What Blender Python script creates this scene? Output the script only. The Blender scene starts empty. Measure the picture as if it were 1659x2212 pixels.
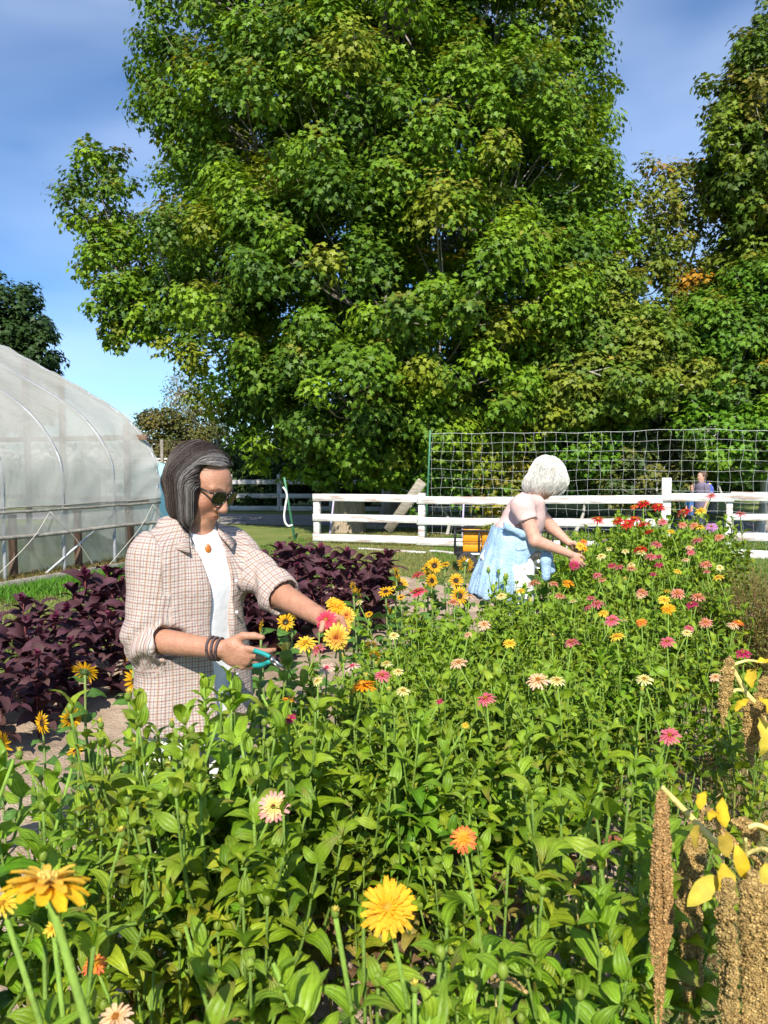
import bpy, math, random
import numpy as np
from mathutils import Matrix, Vector

rng = np.random.default_rng(11)
random.seed(11)
sc = bpy.context.scene
COL = sc.collection
R = math.radians

# ---------------------------------------------------------------- camera
CAM_Z = 1.62
PITCH = R(3.65)
cam = bpy.data.cameras.new("camera")
cam.sensor_fit = 'HORIZONTAL'
cam.sensor_width = 36.0
cam.lens = 36.0
cam.clip_start = 0.05
cam.clip_end = 3000
cam.dof.use_dof = True
cam.dof.focus_distance = 4.2
cam.dof.aperture_fstop = 13.0
cam_o = bpy.data.objects.new("camera", cam)
cam_o.location = (0, 0, CAM_Z)
cam_o.rotation_euler = (R(90) - PITCH, 0, 0)
COL.objects.link(cam_o)
sc.camera = cam_o

# ---------------------------------------------------------------- sky and sun
SUN_EL, SUN_AZ = R(42), R(184)          # azimuth clockwise from +Y
w = bpy.data.worlds.new("World")
sc.world = w
w.use_nodes = True
nt = w.node_tree
nt.nodes.clear()
out = nt.nodes.new('ShaderNodeOutputWorld')
bg = nt.nodes.new('ShaderNodeBackground')
sky = nt.nodes.new('ShaderNodeTexSky')
sky.sky_type = 'NISHITA'
sky.sun_disc = False
sky.sun_elevation = SUN_EL
sky.sun_rotation = SUN_AZ
sky.air_density = 0.9
sky.dust_density = 0.0
sky.ozone_density = 4.5
sky.altitude = 1300
hs = nt.nodes.new('ShaderNodeHueSaturation')
hs.inputs['Saturation'].default_value = 1.2
hs.inputs['Value'].default_value = 1.0
tc = nt.nodes.new('ShaderNodeTexCoord')
mp = nt.nodes.new('ShaderNodeMapping')
mp.inputs['Scale'].default_value = (1.1, 1.1, 3.4)
mp.inputs['Rotation'].default_value = (0.0, 0.16, 0.0)
mp.inputs['Location'].default_value = (2.9, 7.1, 3.15)
nz = nt.nodes.new('ShaderNodeTexNoise')
nz.inputs['Scale'].default_value = 2.1
nz.inputs['Detail'].default_value = 3.5
nz.inputs['Roughness'].default_value = 0.45
nz.inputs['Distortion'].default_value = 0.25
rmp = nt.nodes.new('ShaderNodeValToRGB')
rmp.color_ramp.elements[0].position = 0.30
rmp.color_ramp.elements[0].color = (0, 0, 0, 1)
rmp.color_ramp.elements[1].position = 0.84
rmp.color_ramp.elements[1].color = (.5, .5, .5, 1)
mx = nt.nodes.new('ShaderNodeMixRGB')
mx.inputs['Color2'].default_value = (7.2, 8.3, 10.2, 1)       # thin cloud, in the sky's own physical units
L = nt.links.new
L(tc.outputs['Generated'], mp.inputs['Vector'])
L(mp.outputs['Vector'], nz.inputs['Vector'])
L(nz.outputs['Fac'], rmp.inputs['Fac'])
L(rmp.outputs['Color'], mx.inputs['Fac'])
L(sky.outputs['Color'], hs.inputs['Color'])
L(hs.outputs['Color'], mx.inputs['Color1'])
L(mx.outputs['Color'], bg.inputs['Color'])
bg.inputs['Strength'].default_value = 0.12
L(bg.outputs['Background'], out.inputs['Surface'])

sun = bpy.data.lights.new("sun", 'SUN')
sun.energy = 5.0
sun.angle = R(0.53)
sun.color = (1.0, 0.945, 0.85)
sun_o = bpy.data.objects.new("sun", sun)
sd = Vector((math.sin(SUN_AZ) * math.cos(SUN_EL), math.cos(SUN_AZ) * math.cos(SUN_EL), math.sin(SUN_EL)))
sun_o.rotation_euler = (-sd).to_track_quat('-Z', 'Y').to_euler()
sun_o.location = sd * 50
COL.objects.link(sun_o)

sc.view_settings.view_transform = 'Standard'
sc.view_settings.look = 'None'
sc.view_settings.exposure = 0.5
sc.view_settings.gamma = 1.0
sc.view_settings.use_curve_mapping = False
sc.cycles.max_bounces = 8
sc.cycles.transparent_max_bounces = 16
sc.cycles.diffuse_bounces = 3
sc.cycles.glossy_bounces = 2
sc.cycles.transmission_bounces = 4
sc.cycles.caustics_reflective = False
sc.cycles.caustics_refractive = False

# ---------------------------------------------------------------- helpers
A = np.asarray
_f = np.array([0, math.cos(PITCH), -math.sin(PITCH)])
_u = np.array([0, math.sin(PITCH), math.cos(PITCH)])
_r = np.array([1.0, 0, 0])
C0 = np.array([0, 0, CAM_Z])


def at(x, y, Y):
    """world point at distance Y in front, in the direction of photo position x, y (photo 1659 wide)"""
    d = _f + (x - 829.5) / 1659 * _r - (y - 1105.9) / 1659 * _u
    return C0 + d * (Y / d[1])


def gnd(x, y, z=0.0):
    d = _f + (x - 829.5) / 1659 * _r - (y - 1105.9) / 1659 * _u
    return C0 + d * ((z - CAM_Z) / d[2])


def nrm(v):
    v = A(v, float)
    return v / (np.linalg.norm(v, axis=-1, keepdims=True) + 1e-12)


def mk(name, V, F, m=None, parent=None, col=None, att=None, smooth=True):
    """link V, F as ONE mesh object"""
    V = A(V, float).reshape(-1, 3)
    if not isinstance(F, list):
        F = [F]
    F = [A(f, np.int64) for f in F if len(f)]
    me = bpy.data.meshes.new(name)
    me.vertices.add(len(V))
    me.vertices.foreach_set('co', V.astype(np.float32).ravel())
    lp = np.concatenate([f.ravel() for f in F])
    tot = np.concatenate([np.full(len(f), f.shape[1]) for f in F])
    st = np.concatenate([[0], np.cumsum(tot)[:-1]])
    me.loops.add(len(lp))
    me.loops.foreach_set('vertex_index', lp.astype(np.int32))
    me.polygons.add(len(tot))
    me.polygons.foreach_set('loop_start', st.astype(np.int32))
    if smooth:
        me.polygons.foreach_set('use_smooth', np.ones(len(tot), bool))
    me.update(calc_edges=True)
    me.validate()
    if col is not None:
        a = me.attributes.new('col', 'FLOAT_COLOR', 'POINT')
        c = np.ones((len(V), 4), np.float32)
        col = A(col)
        c[:, :(4 if col.shape[-1] == 4 else 3)] = col
        a.data.foreach_set('color', c.ravel())
    if att is not None:
        a = me.attributes.new('pat', 'FLOAT_VECTOR', 'POINT')
        a.data.foreach_set('vector', A(att, np.float32).ravel())
    if m is not None:
        me.materials.append(m)
    o = bpy.data.objects.new(name, me)
    COL.objects.link(o)
    if parent is not None:
        o.parent = parent
    return o


class G:
    """collects shapes that become one mesh"""
    def __init__(s):
        s.V, s.F, s.c, s.n = [], {}, [], 0

    def add(s, V, F, col=(1, 1, 1)):
        V = A(V, float).reshape(-1, 3)
        if not isinstance(F, list):
            F = [F]
        for f in F:
            if len(f):
                f = A(f, np.int64)
                s.F.setdefault(f.shape[1], []).append(f + s.n)
        s.V.append(V)
        c = np.ones((len(V), 4))
        col = A(col, float)
        c[:, :(4 if col.shape[-1] == 4 else 3)] = col
        s.c.append(c)
        s.n += len(V)
        return s

    def arr(s):
        return np.concatenate(s.V), [np.concatenate(f) for f in s.F.values()], np.concatenate(s.c)

    def build(s, name, m, parent=None, smooth=True, origin=None):
        V, F, c = s.arr()
        if origin is not None:
            V = V - A(origin)
        return mk(name, V, F, m, parent, col=c, smooth=smooth)


def tag(o, label=None, cat=None, group=None, kind=None):
    if label: o['label'] = label
    if cat: o['category'] = cat
    if group: o['group'] = group
    if kind: o['kind'] = kind
    return o


def thing(name, label, cat, loc=(0, 0, 0), rz=0.0, group=None):
    o = bpy.data.objects.new(name, None)
    o.empty_display_size = 0.1
    o.location = loc
    o.rotation_euler = (0, 0, rz)
    COL.objects.link(o)
    return tag(o, label, cat, group)


def tube(P, r, n=6, cap=True):
    P = A(P, float)
    m = len(P)
    r = A(r, float)
    r = np.interp(np.linspace(0, 1, m), np.linspace(0, 1, len(r)), r) if r.ndim else np.full(m, float(r))
    T = nrm(np.gradient(P, axis=0))
    u = np.cross(T[0], [0, 0, 1.0])
    if np.linalg.norm(u) < 1e-3:
        u = np.cross(T[0], [0, 1.0, 0])
    u = nrm(u)
    a = np.arange(n) * 2 * np.pi / n
    V = np.empty((m, n, 3))
    for i in range(m):
        u = nrm(u - T[i] * np.dot(u, T[i]))
        v = np.cross(T[i], u)
        V[i] = P[i] + r[i] * (np.cos(a)[:, None] * u + np.sin(a)[:, None] * v)
    i, j = np.meshgrid(np.arange(m - 1), np.arange(n), indexing='ij')
    j2 = (j + 1) % n
    F = np.stack([i * n + j, i * n + j2, (i + 1) * n + j2, (i + 1) * n + j], -1).reshape(-1, 4)
    if cap:
        return V.reshape(-1, 3), [F, A([np.arange(n)[::-1], (m - 1) * n + np.arange(n)])]
    return V.reshape(-1, 3), [F]


def curve(pts, n=12):
    """smooth path through pts (Catmull-Rom)"""
    P = A(pts, float)
    Q = np.vstack([2 * P[0] - P[1], P, 2 * P[-1] - P[-2]])
    o = []
    for i in range(len(P) - 1):
        t = np.linspace(0, 1, n, endpoint=(i == len(P) - 2))[:, None]
        a, b, c, d = Q[i:i + 4]
        o.append(0.5 * (2 * b + (c - a) * t + (2 * a - 5 * b + 4 * c - d) * t ** 2 + (3 * b - a - 3 * c + d) * t ** 3))
    return np.vstack(o)


_BV = A([[-1, -1, -1], [1, -1, -1], [1, 1, -1], [-1, 1, -1], [-1, -1, 1], [1, -1, 1], [1, 1, 1], [-1, 1, 1]], float) / 2
_BF = A([[0, 3, 2, 1], [4, 5, 6, 7], [0, 1, 5, 4], [1, 2, 6, 5], [2, 3, 7, 6], [3, 0, 4, 7]])


def box(c, s, rot=None):
    V = _BV * A(s)
    if rot is not None:
        V = V @ A(rot).T
    return V + A(c), _BF


def bevbox(c, s, b=0.004, rot=None):
    """box with chamfered edges"""
    s = A(s, float)
    V, F = [], []
    sg = _BV * 2
    for k in range(8):
        h = sg[k] * s / 2
        for ax in range(3):
            p = h.copy()
            for q in range(3):
                if q != ax:
                    p[q] -= sg[k][q] * b
            V.append(p)
    V = A(V)
    for q in _BF:
        nvec = sg[q].mean(0)
        ax = int(np.argmax(np.abs(nvec)))
        F.append([i * 3 + ax for i in q])
    ed = set()
    for q in _BF:
        for a_, b_ in zip(q, np.roll(q, -1)):
            ed.add(tuple(sorted((int(a_), int(b_)))))
    for a_, b_ in ed:
        e = int(np.argmax(np.abs(sg[a_] - sg[b_])))
        x, y = [q for q in range(3) if q != e]
        quad = [a_ * 3 + x, b_ * 3 + x, b_ * 3 + y, a_ * 3 + y]
        p = V[quad]
        if np.dot(np.cross(p[1] - p[0], p[2] - p[0]), sg[a_] + sg[b_]) < 0:
            quad = quad[::-1]
        F.append(quad)
    T = []
    for k in range(8):
        t = [k * 3, k * 3 + 1, k * 3 + 2]
        p = V[t]
        if np.dot(np.cross(p[1] - p[0], p[2] - p[0]), sg[k]) < 0:
            t = t[::-1]
        T.append(t)
    if rot is not None:
        V = V @ A(rot).T
    return V + A(c), [A(F), A(T)]


def frame(x, up=(0, 0, 1)):
    """columns: x along the given direction, z close to up"""
    x = nrm(x)
    if abs(np.dot(x, nrm(up))) > .98:
        up = (0, 1, 0) if abs(x[1]) < .9 else (1, 0, 0)
    y = nrm(np.cross(up, x))
    return np.stack([x, y, np.cross(x, y)], 1)


def beam(a, b, wy, hz, up=(0, 0, 1), bv=0.004):
    a, b = A(a, float), A(b, float)
    return bevbox((a + b) / 2, (np.linalg.norm(b - a), wy, hz), bv, frame(b - a, up))


def ell(c, r, n=12, m=8, rot=None):
    th = np.linspace(0, np.pi, m + 1)
    ph = np.arange(n) * 2 * np.pi / n
    V = np.stack([np.sin(th)[:, None] * np.cos(ph), np.sin(th)[:, None] * np.sin(ph), np.cos(th)[:, None] + 0 * ph], -1).reshape(-1, 3) * A(r)
    i, j = np.meshgrid(np.arange(m), np.arange(n), indexing='ij')
    j2 = (j + 1) % n
    F = np.stack([i * n + j, (i + 1) * n + j, (i + 1) * n + j2, i * n + j2], -1).reshape(-1, 4)
    if rot is not None:
        V = V @ A(rot).T
    return V + A(c), F


def lathe(prof, n=24):
    """prof: (r, z) pairs"""
    p = A(prof, float)
    a = np.arange(n) * 2 * np.pi / n
    V = np.stack([p[:, :1] * np.cos(a), p[:, :1] * np.sin(a), p[:, 1:] + 0 * a], -1).reshape(-1, 3)
    i, j = np.meshgrid(np.arange(len(p) - 1), np.arange(n), indexing='ij')
    j2 = (j + 1) % n
    F = np.stack([i * n + j, i * n + j2, (i + 1) * n + j2, (i + 1) * n + j], -1).reshape(-1, 4)
    return V, F


def gridF(m, n):
    i, j = np.meshgrid(np.arange(m - 1), np.arange(n - 1), indexing='ij')
    return np.stack([i * n + j, i * n + j + 1, (i + 1) * n + j + 1, (i + 1) * n + j], -1).reshape(-1, 4)


def inst(tV, tF, M, T):
    """copies of a template inside one mesh: M (n,3,3) columns are axes, T (n,3)"""
    n, k = len(T), len(tV)
    V = np.einsum('nij,kj->nki', M, tV) + T[:, None, :]
    off = (np.arange(n) * k)[:, None, None]
    return V.reshape(-1, 3), [(A(f)[None] + off).reshape(-1, A(f).shape[1]) for f in (tF if isinstance(tF, list) else [tF])]


def axes(x, n):
    """orthonormal frames: x column along x, z column close to n"""
    x = nrm(x)
    y = nrm(np.cross(n, x))
    z = np.cross(x, y)
    return np.stack([x, y, z], -1)


_wk = [(rng.normal(size=3), rng.uniform(0, 6.28)) for _ in range(40)]


def wob(P, f, n=8, o=0):
    """smooth pseudo-noise, about -1..1"""
    P = A(P, float)
    s = 0
    for k in range(n):
        kv, ph = _wk[(k + o) % 40]
        s = s + np.sin(P @ (kv * f * (0.6 + 0.12 * k)) + ph)
    return s / math.sqrt(n) / 1.1


# ---------------------------------------------------------------- implicit surfaces for bodies and clothes
class SDF:
    def __init__(s, lo, hi, h):
        s.lo, s.h = A(lo, float), h
        s.n = np.ceil((A(hi, float) - s.lo) / h).astype(int) + 1
        s.D = np.full(s.n, 0.2, np.float32)

    def blk(s, lo, hi, pad):
        a = np.clip(np.floor((A(lo) - pad - s.lo) / s.h).astype(int), 0, s.n - 1)
        b = np.clip(np.ceil((A(hi) + pad - s.lo) / s.h).astype(int) + 1, 1, s.n)
        sl = tuple(slice(x, y) for x, y in zip(a, b))
        g = [(s.lo[i] + s.h * np.arange(a[i], b[i])).astype(np.float32) for i in range(3)]
        return sl, g[0][:, None, None], g[1][None, :, None], g[2][None, None, :]

    def put(s, sl, d, k, sub):
        o = s.D[sl]
        if sub:
            d = -d
            if k > 0:
                hh = np.maximum(k - np.abs(o - d), 0) / k
                s.D[sl] = np.maximum(o, d) + hh * hh * k / 4
            else:
                s.D[sl] = np.maximum(o, d)
        else:
            if k > 0:
                hh = np.maximum(k - np.abs(o - d), 0) / k
                s.D[sl] = np.minimum(o, d) - hh * hh * k / 4
            else:
                s.D[sl] = np.minimum(o, d)

    def ell(s, c, r, rot=None, k=0.01, sub=False):
        c, r = A(c, float), A(r, float) * np.ones(3)
        m = r.max()
        sl, X, Y, Z = s.blk(c - m, c + m, k + 2.5 * s.h)
        X, Y, Z = X - c[0], Y - c[1], Z - c[2]
        if rot is not None:
            q = A(rot, float)
            X, Y, Z = [q[0, i] * X + q[1, i] * Y + q[2, i] * Z for i in range(3)]
        k0 = np.sqrt((X / r[0]) ** 2 + (Y / r[1]) ** 2 + (Z / r[2]) ** 2)
        k1 = np.sqrt((X / r[0] ** 2) ** 2 + (Y / r[1] ** 2) ** 2 + (Z / r[2] ** 2) ** 2) + 1e-6
        s.put(sl, k0 * (k0 - 1) / k1, k, sub)
        return s

    def cap(s, a, b, ra, rb=None, k=0.01, sub=False, flat=False):
        a, b = A(a, float), A(b, float)
        rb = ra if rb is None else rb
        m = max(ra, rb)
        sl, X, Y, Z = s.blk(np.minimum(a, b) - m, np.maximum(a, b) + m, k + 2.5 * s.h)
        ab = b - a
        l2 = float(ab @ ab)
        t = ((X - a[0]) * ab[0] + (Y - a[1]) * ab[1] + (Z - a[2]) * ab[2]) / l2
        tc_ = np.clip(t, 0, 1)
        if flat:
            d = np.sqrt((X - a[0] - t * ab[0]) ** 2 + (Y - a[1] - t * ab[1]) ** 2 + (Z - a[2] - t * ab[2]) ** 2) - (ra + (rb - ra) * tc_)
            d = np.maximum(d, np.maximum(-t, t - 1) * math.sqrt(l2))
        else:
            d = np.sqrt((X - a[0] - tc_ * ab[0]) ** 2 + (Y - a[1] - tc_ * ab[1]) ** 2 + (Z - a[2] - tc_ * ab[2]) ** 2) - (ra + (rb - ra) * tc_)
        s.put(sl, d, k, sub)
        return s

    def chain(s, P, rr, k=0.008, sub=False):
        for i in range(len(P) - 1):
            s.cap(P[i], P[i + 1], rr[i], rr[i + 1], k, sub)
        return s

    def loft(s, o, rot, tab, k=0.02, sub=False):
        """stack of ellipses: rows (z, cx, cy, rx, ry) in the frame rot at o"""
        tab = A(tab, float)
        o = A(o, float)
        q = A(rot, float)
        m = (np.abs(tab[:, 1:3]).max() + tab[:, 3:5].max())
        cs = A([o + q @ A([x, y, z]) for x in (-m, m) for y in (-m, m) for z in (tab[0, 0], tab[-1, 0])])
        sl, X, Y, Z = s.blk(cs.min(0), cs.max(0), k + 2.5 * s.h)
        X, Y, Z = X - o[0], Y - o[1], Z - o[2]
        X, Y, Z = [q[0, i] * X + q[1, i] * Y + q[2, i] * Z for i in range(3)]
        zz = tab[:, 0]
        # smooth interpolation of the table
        zf = np.linspace(zz[0], zz[-1], 200)
        f = []
        for cidx in range(1, 5):
            y = np.interp(zf, zz, tab[:, cidx])
            kk = np.ones(21) / 21
            y = np.convolve(np.pad(y, 10, mode='edge'), kk, 'valid')
            f.append(np.interp(Z.ravel(), zf, y).reshape(Z.shape).astype(np.float32))
        cx, cy, rx, ry = f
        k0 = np.sqrt(((X - cx) / rx) ** 2 + ((Y - cy) / ry) ** 2)
        k1 = np.sqrt(((X - cx) / rx ** 2) ** 2 + ((Y - cy) / ry ** 2) ** 2) + 1e-6
        d = k0 * (k0 - 1) / k1
        d = np.maximum(d, np.maximum(zz[0] - Z, Z - zz[-1]))
        s.put(sl, d, k, sub)
        return s

    def half(s, p, n):
        """cut away everything on the side n points to"""
        n = nrm(n)
        sl, X, Y, Z = s.blk(s.lo, s.lo + s.h * s.n, 0)
        s.D = np.maximum(s.D, ((X - p[0]) * n[0] + (Y - p[1]) * n[1] + (Z - p[2]) * n[2]).astype(np.float32))
        return s

    def mesh(s, relax=1):
        D = s.D
        S = D < 0
        n0, n1, n2 = D.shape
        cnt = np.zeros((n0 - 1, n1 - 1, n2 - 1), np.uint8)
        for i in (0, 1):
            for j in (0, 1):
                for k in (0, 1):
                    cnt += S[i:n0 - 1 + i, j:n1 - 1 + j, k:n2 - 1 + k]
        act = (cnt > 0) & (cnt < 8)
        c = np.argwhere(act)
        idx = np.full(act.shape, -1, np.int64)
        idx[act] = np.arange(len(c))
        P = np.zeros((len(c), 3))
        W = np.zeros(len(c))
        cor = A([[i, j, k] for i in (0, 1) for j in (0, 1) for k in (0, 1)])
        vals = np.stack([D[c[:, 0] + q[0], c[:, 1] + q[1], c[:, 2] + q[2]] for q in cor], 1)
        for a_ in range(8):
            for b_ in range(a_ + 1, 8):
                if np.abs(cor[a_] - cor[b_]).sum() != 1:
                    continue
                va, vb = vals[:, a_], vals[:, b_]
                cr = (va < 0) != (vb < 0)
                t = np.where(cr, va / (va - vb + 1e-20), 0)
                P += np.where(cr[:, None], cor[a_] + t[:, None] * (cor[b_] - cor[a_]), 0)
                W += cr
        V = (c + P / W[:, None])
        F = []
        for ax in range(3):
            sh = [slice(None)] * 3
            a0 = list(sh); a1 = list(sh)
            a0[ax] = slice(0, -1); a1[ax] = slice(1, None)
            Sa, Sb = S[tuple(a0)], S[tuple(a1)]
            e = np.argwhere(Sa != Sb)
            o1, o2 = [(1, 2), (2, 0), (0, 1)][ax]
            e = e[(e[:, o1] > 0) & (e[:, o2] > 0) & (e[:, o1] < D.shape[o1] - 1) & (e[:, o2] < D.shape[o2] - 1)]
            ins = Sa[e[:, 0], e[:, 1], e[:, 2]]
            q = []
            for da, db in ((-1, -1), (0, -1), (0, 0), (-1, 0)):
                g = e.copy()
                g[:, o1] += da
                g[:, o2] += db
                q.append(idx[g[:, 0], g[:, 1], g[:, 2]])
            q = np.stack(q, 1)
            q[~ins] = q[~ins][:, ::-1]
            F.append(q)
        F = np.concatenate(F)
        V = s.lo + V * s.h
        for _ in range(relax):
            acc = np.zeros_like(V)
            w_ = np.zeros(len(V))
            for k in range(4):
                a_, b_ = F[:, k], F[:, (k + 1) % 4]
                np.add.at(acc, a_, V[b_]); np.add.at(w_, a_, 1)
                np.add.at(acc, b_, V[a_]); np.add.at(w_, b_, 1)
            V = V * 0.5 + 0.5 * acc / np.maximum(w_, 1)[:, None]
        return V, F


def normals(V, F):
    n = np.cross(V[F[:, 2]] - V[F[:, 0]], V[F[:, 3]] - V[F[:, 1]])
    N = np.zeros_like(V)
    for k in range(4):
        np.add.at(N, F[:, k], n)
    return nrm(N)


# ---------------------------------------------------------------- materials
def newmat(name):
    m = bpy.data.materials.new(name)
    m.use_nodes = True
    n = m.node_tree
    n.nodes.clear()
    o = n.nodes.new('ShaderNodeOutputMaterial')
    p = n.nodes.new('ShaderNodeBsdfPrincipled')
    n.links.new(p.outputs[0], o.inputs[0])
    return m, n, p, o


def mat(name, c1, c2=None, scale=8.0, rough=0.6, bump=0.0, bscale=None, metal=0.0, spec=0.4, detail=4.0, stretch=None, lo=0.35, hi=0.65, attr=False, c3=None):
    m, n, p, o = newmat(name)
    p.inputs['Roughness'].default_value = rough
    p.inputs['Metallic'].default_value = metal
    p.inputs['Specular IOR Level'].default_value = spec
    t = n.nodes.new('ShaderNodeTexCoord')
    v = t.outputs['Object']
    if stretch:
        mpn = n.nodes.new('ShaderNodeMapping')
        mpn.inputs['Scale'].default_value = stretch
        n.links.new(v, mpn.inputs['Vector'])
        v = mpn.outputs['Vector']
    if c2 is None:
        c2 = tuple(min(1, x * 1.25) for x in c1)
    z = n.nodes.new('ShaderNodeTexNoise')
    z.inputs['Scale'].default_value = scale
    z.inputs['Detail'].default_value = detail
    z.inputs['Roughness'].default_value = 0.6
    n.links.new(v, z.inputs['Vector'])
    r = n.nodes.new('ShaderNodeValToRGB')
    e = r.color_ramp.elements
    e[0].position, e[1].position = lo, hi
    e[0].color, e[1].color = (*c1, 1), (*c2, 1)
    if c3 is not None:
        x = e.new(min(0.99, hi + 0.12))
        x.color = (*c3, 1)
    n.links.new(z.outputs['Fac'], r.inputs['Fac'])
    colo = r.outputs['Color']
    if attr:
        a = n.nodes.new('ShaderNodeAttribute')
        a.attribute_name = 'col'
        x = n.nodes.new('ShaderNodeMixRGB')
        x.blend_type = 'MULTIPLY'
        x.inputs['Fac'].default_value = 1
        n.links.new(colo, x.inputs['Color1'])
        n.links.new(a.outputs['Color'], x.inputs['Color2'])
        colo = x.outputs['Color']
    n.links.new(colo, p.inputs['Base Color'])
    if bump:
        b = n.nodes.new('ShaderNodeBump')
        b.inputs['Strength'].default_value = min(1.0, bump)
        b.inputs['Distance'].default_value = 0.02
        z2 = n.nodes.new('ShaderNodeTexNoise')
        z2.inputs['Scale'].default_value = bscale or scale * 3
        z2.inputs['Detail'].default_value = 5
        n.links.new(v, z2.inputs['Vector'])
        n.links.new(z2.outputs['Fac'], b.inputs['Height'])
        n.links.new(b.outputs['Normal'], p.inputs['Normal'])
    return m


def leafmat(name, trans=0.35, rough=0.42, spec=0.45, tint=(1.25, 1.15, 0.6), fleck=0.0):
    """leaf: base colour from the per-leaf colour, light also comes through"""
    m, n, p, o = newmat(name)
    a = n.nodes.new('ShaderNodeAttribute')
    a.attribute_name = 'col'
    colo = a.outputs['Color']
    t = n.nodes.new('ShaderNodeTexCoord')
    z = n.nodes.new('ShaderNodeTexNoise')
    z.inputs['Scale'].default_value = 40
    z.inputs['Detail'].default_value = 3
    n.links.new(t.outputs['Object'], z.inputs['Vector'])
    r = n.nodes.new('ShaderNodeMapRange')
    r.inputs['From Min'].default_value = 0.3
    r.inputs['From Max'].default_value = 0.7
    r.inputs['To Min'].default_value = 0.78
    r.inputs['To Max'].default_value = 1.2
    n.links.new(z.outputs['Fac'], r.inputs['Value'])
    x = n.nodes.new('ShaderNodeMixRGB')
    x.blend_type = 'MULTIPLY'
    x.inputs['Fac'].default_value = 1
    n.links.new(colo, x.inputs['Color1'])
    n.links.new(r.outputs['Result'], x.inputs['Color2'])
    if fleck:                                  # veins along the leaf, from the across-leaf coordinate kept in alpha
        s1 = n.nodes.new('ShaderNodeMath'); s1.operation = 'MULTIPLY'; s1.inputs[1].default_value = 4 * math.pi
        s2 = n.nodes.new('ShaderNodeMath'); s2.operation = 'SINE'
        s3 = n.nodes.new('ShaderNodeMath'); s3.operation = 'ABSOLUTE'
        s4 = n.nodes.new('ShaderNodeMath'); s4.operation = 'POWER'; s4.inputs[1].default_value = .5
        n.links.new(a.outputs['Alpha'], s1.inputs[0])
        for p0, p1 in ((s1, s2), (s2, s3), (s3, s4)):
            n.links.new(p0.outputs[0], p1.inputs[0])
        bm = n.nodes.new('ShaderNodeBump')
        bm.inputs['Strength'].default_value = .6
        bm.inputs['Distance'].default_value = .0022
        ad = n.nodes.new('ShaderNodeMath'); ad.operation = 'MULTIPLY_ADD'; ad.inputs[1].default_value = .8
        n.links.new(z.outputs['Fac'], ad.inputs[0]); n.links.new(s4.outputs[0], ad.inputs[2])
        n.links.new(ad.outputs[0], bm.inputs['Height'])
        n.links.new(bm.outputs[0], p.inputs['Normal'])
        xv = n.nodes.new('ShaderNodeMixRGB')
        iv = n.nodes.new('ShaderNodeMapRange')
        iv.inputs['From Min'].default_value = .45
        iv.inputs['From Max'].default_value = .1
        iv.inputs['To Max'].default_value = .10
        n.links.new(s4.outputs[0], iv.inputs['Value'])
        n.links.new(iv.outputs[0], xv.inputs['Fac'])
        xv.inputs['Color2'].default_value = (.24, .33, .06, 1)
        n.links.new(x.outputs['Color'], xv.inputs['Color1'])
        x = xv
    if fleck:                                  # brown disease spots
        z2 = n.nodes.new('ShaderNodeTexNoise')
        z2.inputs['Scale'].default_value = 150
        z2.inputs['Detail'].default_value = 2
        n.links.new(t.outputs['Object'], z2.inputs['Vector'])
        r2 = n.nodes.new('ShaderNodeMapRange')
        r2.inputs['From Min'].default_value = .64
        r2.inputs['From Max'].default_value = .72
        r2.inputs['To Max'].default_value = fleck
        n.links.new(z2.outputs['Fac'], r2.inputs['Value'])
        x2 = n.nodes.new('ShaderNodeMixRGB')
        x2.inputs['Color2'].default_value = (.16, .10, .03, 1)
        n.links.new(r2.outputs['Result'], x2.inputs['Fac'])
        n.links.new(x.outputs['Color'], x2.inputs['Color1'])
        x = x2
    p.inputs['Roughness'].default_value = rough
    p.inputs['Specular IOR Level'].default_value = spec
    n.links.new(x.outputs['Color'], p.inputs['Base Color'])
    tr = n.nodes.new('ShaderNodeBsdfTranslucent')
    y = n.nodes.new('ShaderNodeMixRGB')
    y.blend_type = 'MULTIPLY'
    y.inputs['Fac'].default_value = 1
    y.inputs['Color2'].default_value = (*tint, 1)
    n.links.new(x.outputs['Color'], y.inputs['Color1'])
    n.links.new(y.outputs['Color'], tr.inputs['Color'])
    s = n.nodes.new('ShaderNodeMixShader')
    s.inputs['Fac'].default_value = trans
    n.links.new(p.outputs[0], s.inputs[1])
    n.links.new(tr.outputs[0], s.inputs[2])
    n.links.new(s.outputs[0], o.inputs[0])
    return m


M = {}
M['leaf'] = leafmat('leaf_green', trans=.26, rough=.5, spec=.25)
M['zleaf'] = leafmat('zinnia_leaf', trans=0.33, rough=0.45, spec=0.35, fleck=.55)
M['pleaf'] = leafmat('purple_leaf', trans=0.15, rough=0.6, spec=0.22, tint=(1.4, 0.6, 0.8))
M['petal'] = leafmat('petal', trans=0.3, rough=0.6, spec=0.2, tint=(1.1, 1.0, 0.9))
M['stem'] = mat('stem', (.75, .75, .6), (1.15, 1.1, .9), 30, 0.7, .3, 120, attr=True, spec=.2)
M['bark'] = mat('bark_grey', (.16, .13, .10), (.34, .31, .27), 6, 0.85, 0.8, 20, stretch=(1, 1, .3))
M['bark_pale'] = mat('bark_pale', (.32, .30, .26), (.52, .50, .45), 6, 0.8, 0.5, 20, stretch=(1, 1, .3))
# ================================================================ the setting
# the flower bed runs away from the camera to the right: a along it, b across it (b < 0 to the left)
BU = np.array([.48, .877]); BN = np.array([.877, -.48]); BO = np.array([.75, 2.4])


def bed(a, b, z=0.0):
    p = BO + BU * a + BN * b
    return np.array([p[0], p[1], z])


def ab(p):
    q = A(p)[:2] - BO
    return float(q @ BU), float(q @ BN)


def soil_z(x, y):
    P = np.stack([x, y, 0 * x], -1)
    return 0.03 + 0.018 * wob(P, 3.0, 8) + 0.012 * wob(P, 9.0, 8, 9) + 0.006 * wob(P, 25.0, 8, 18)


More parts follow.
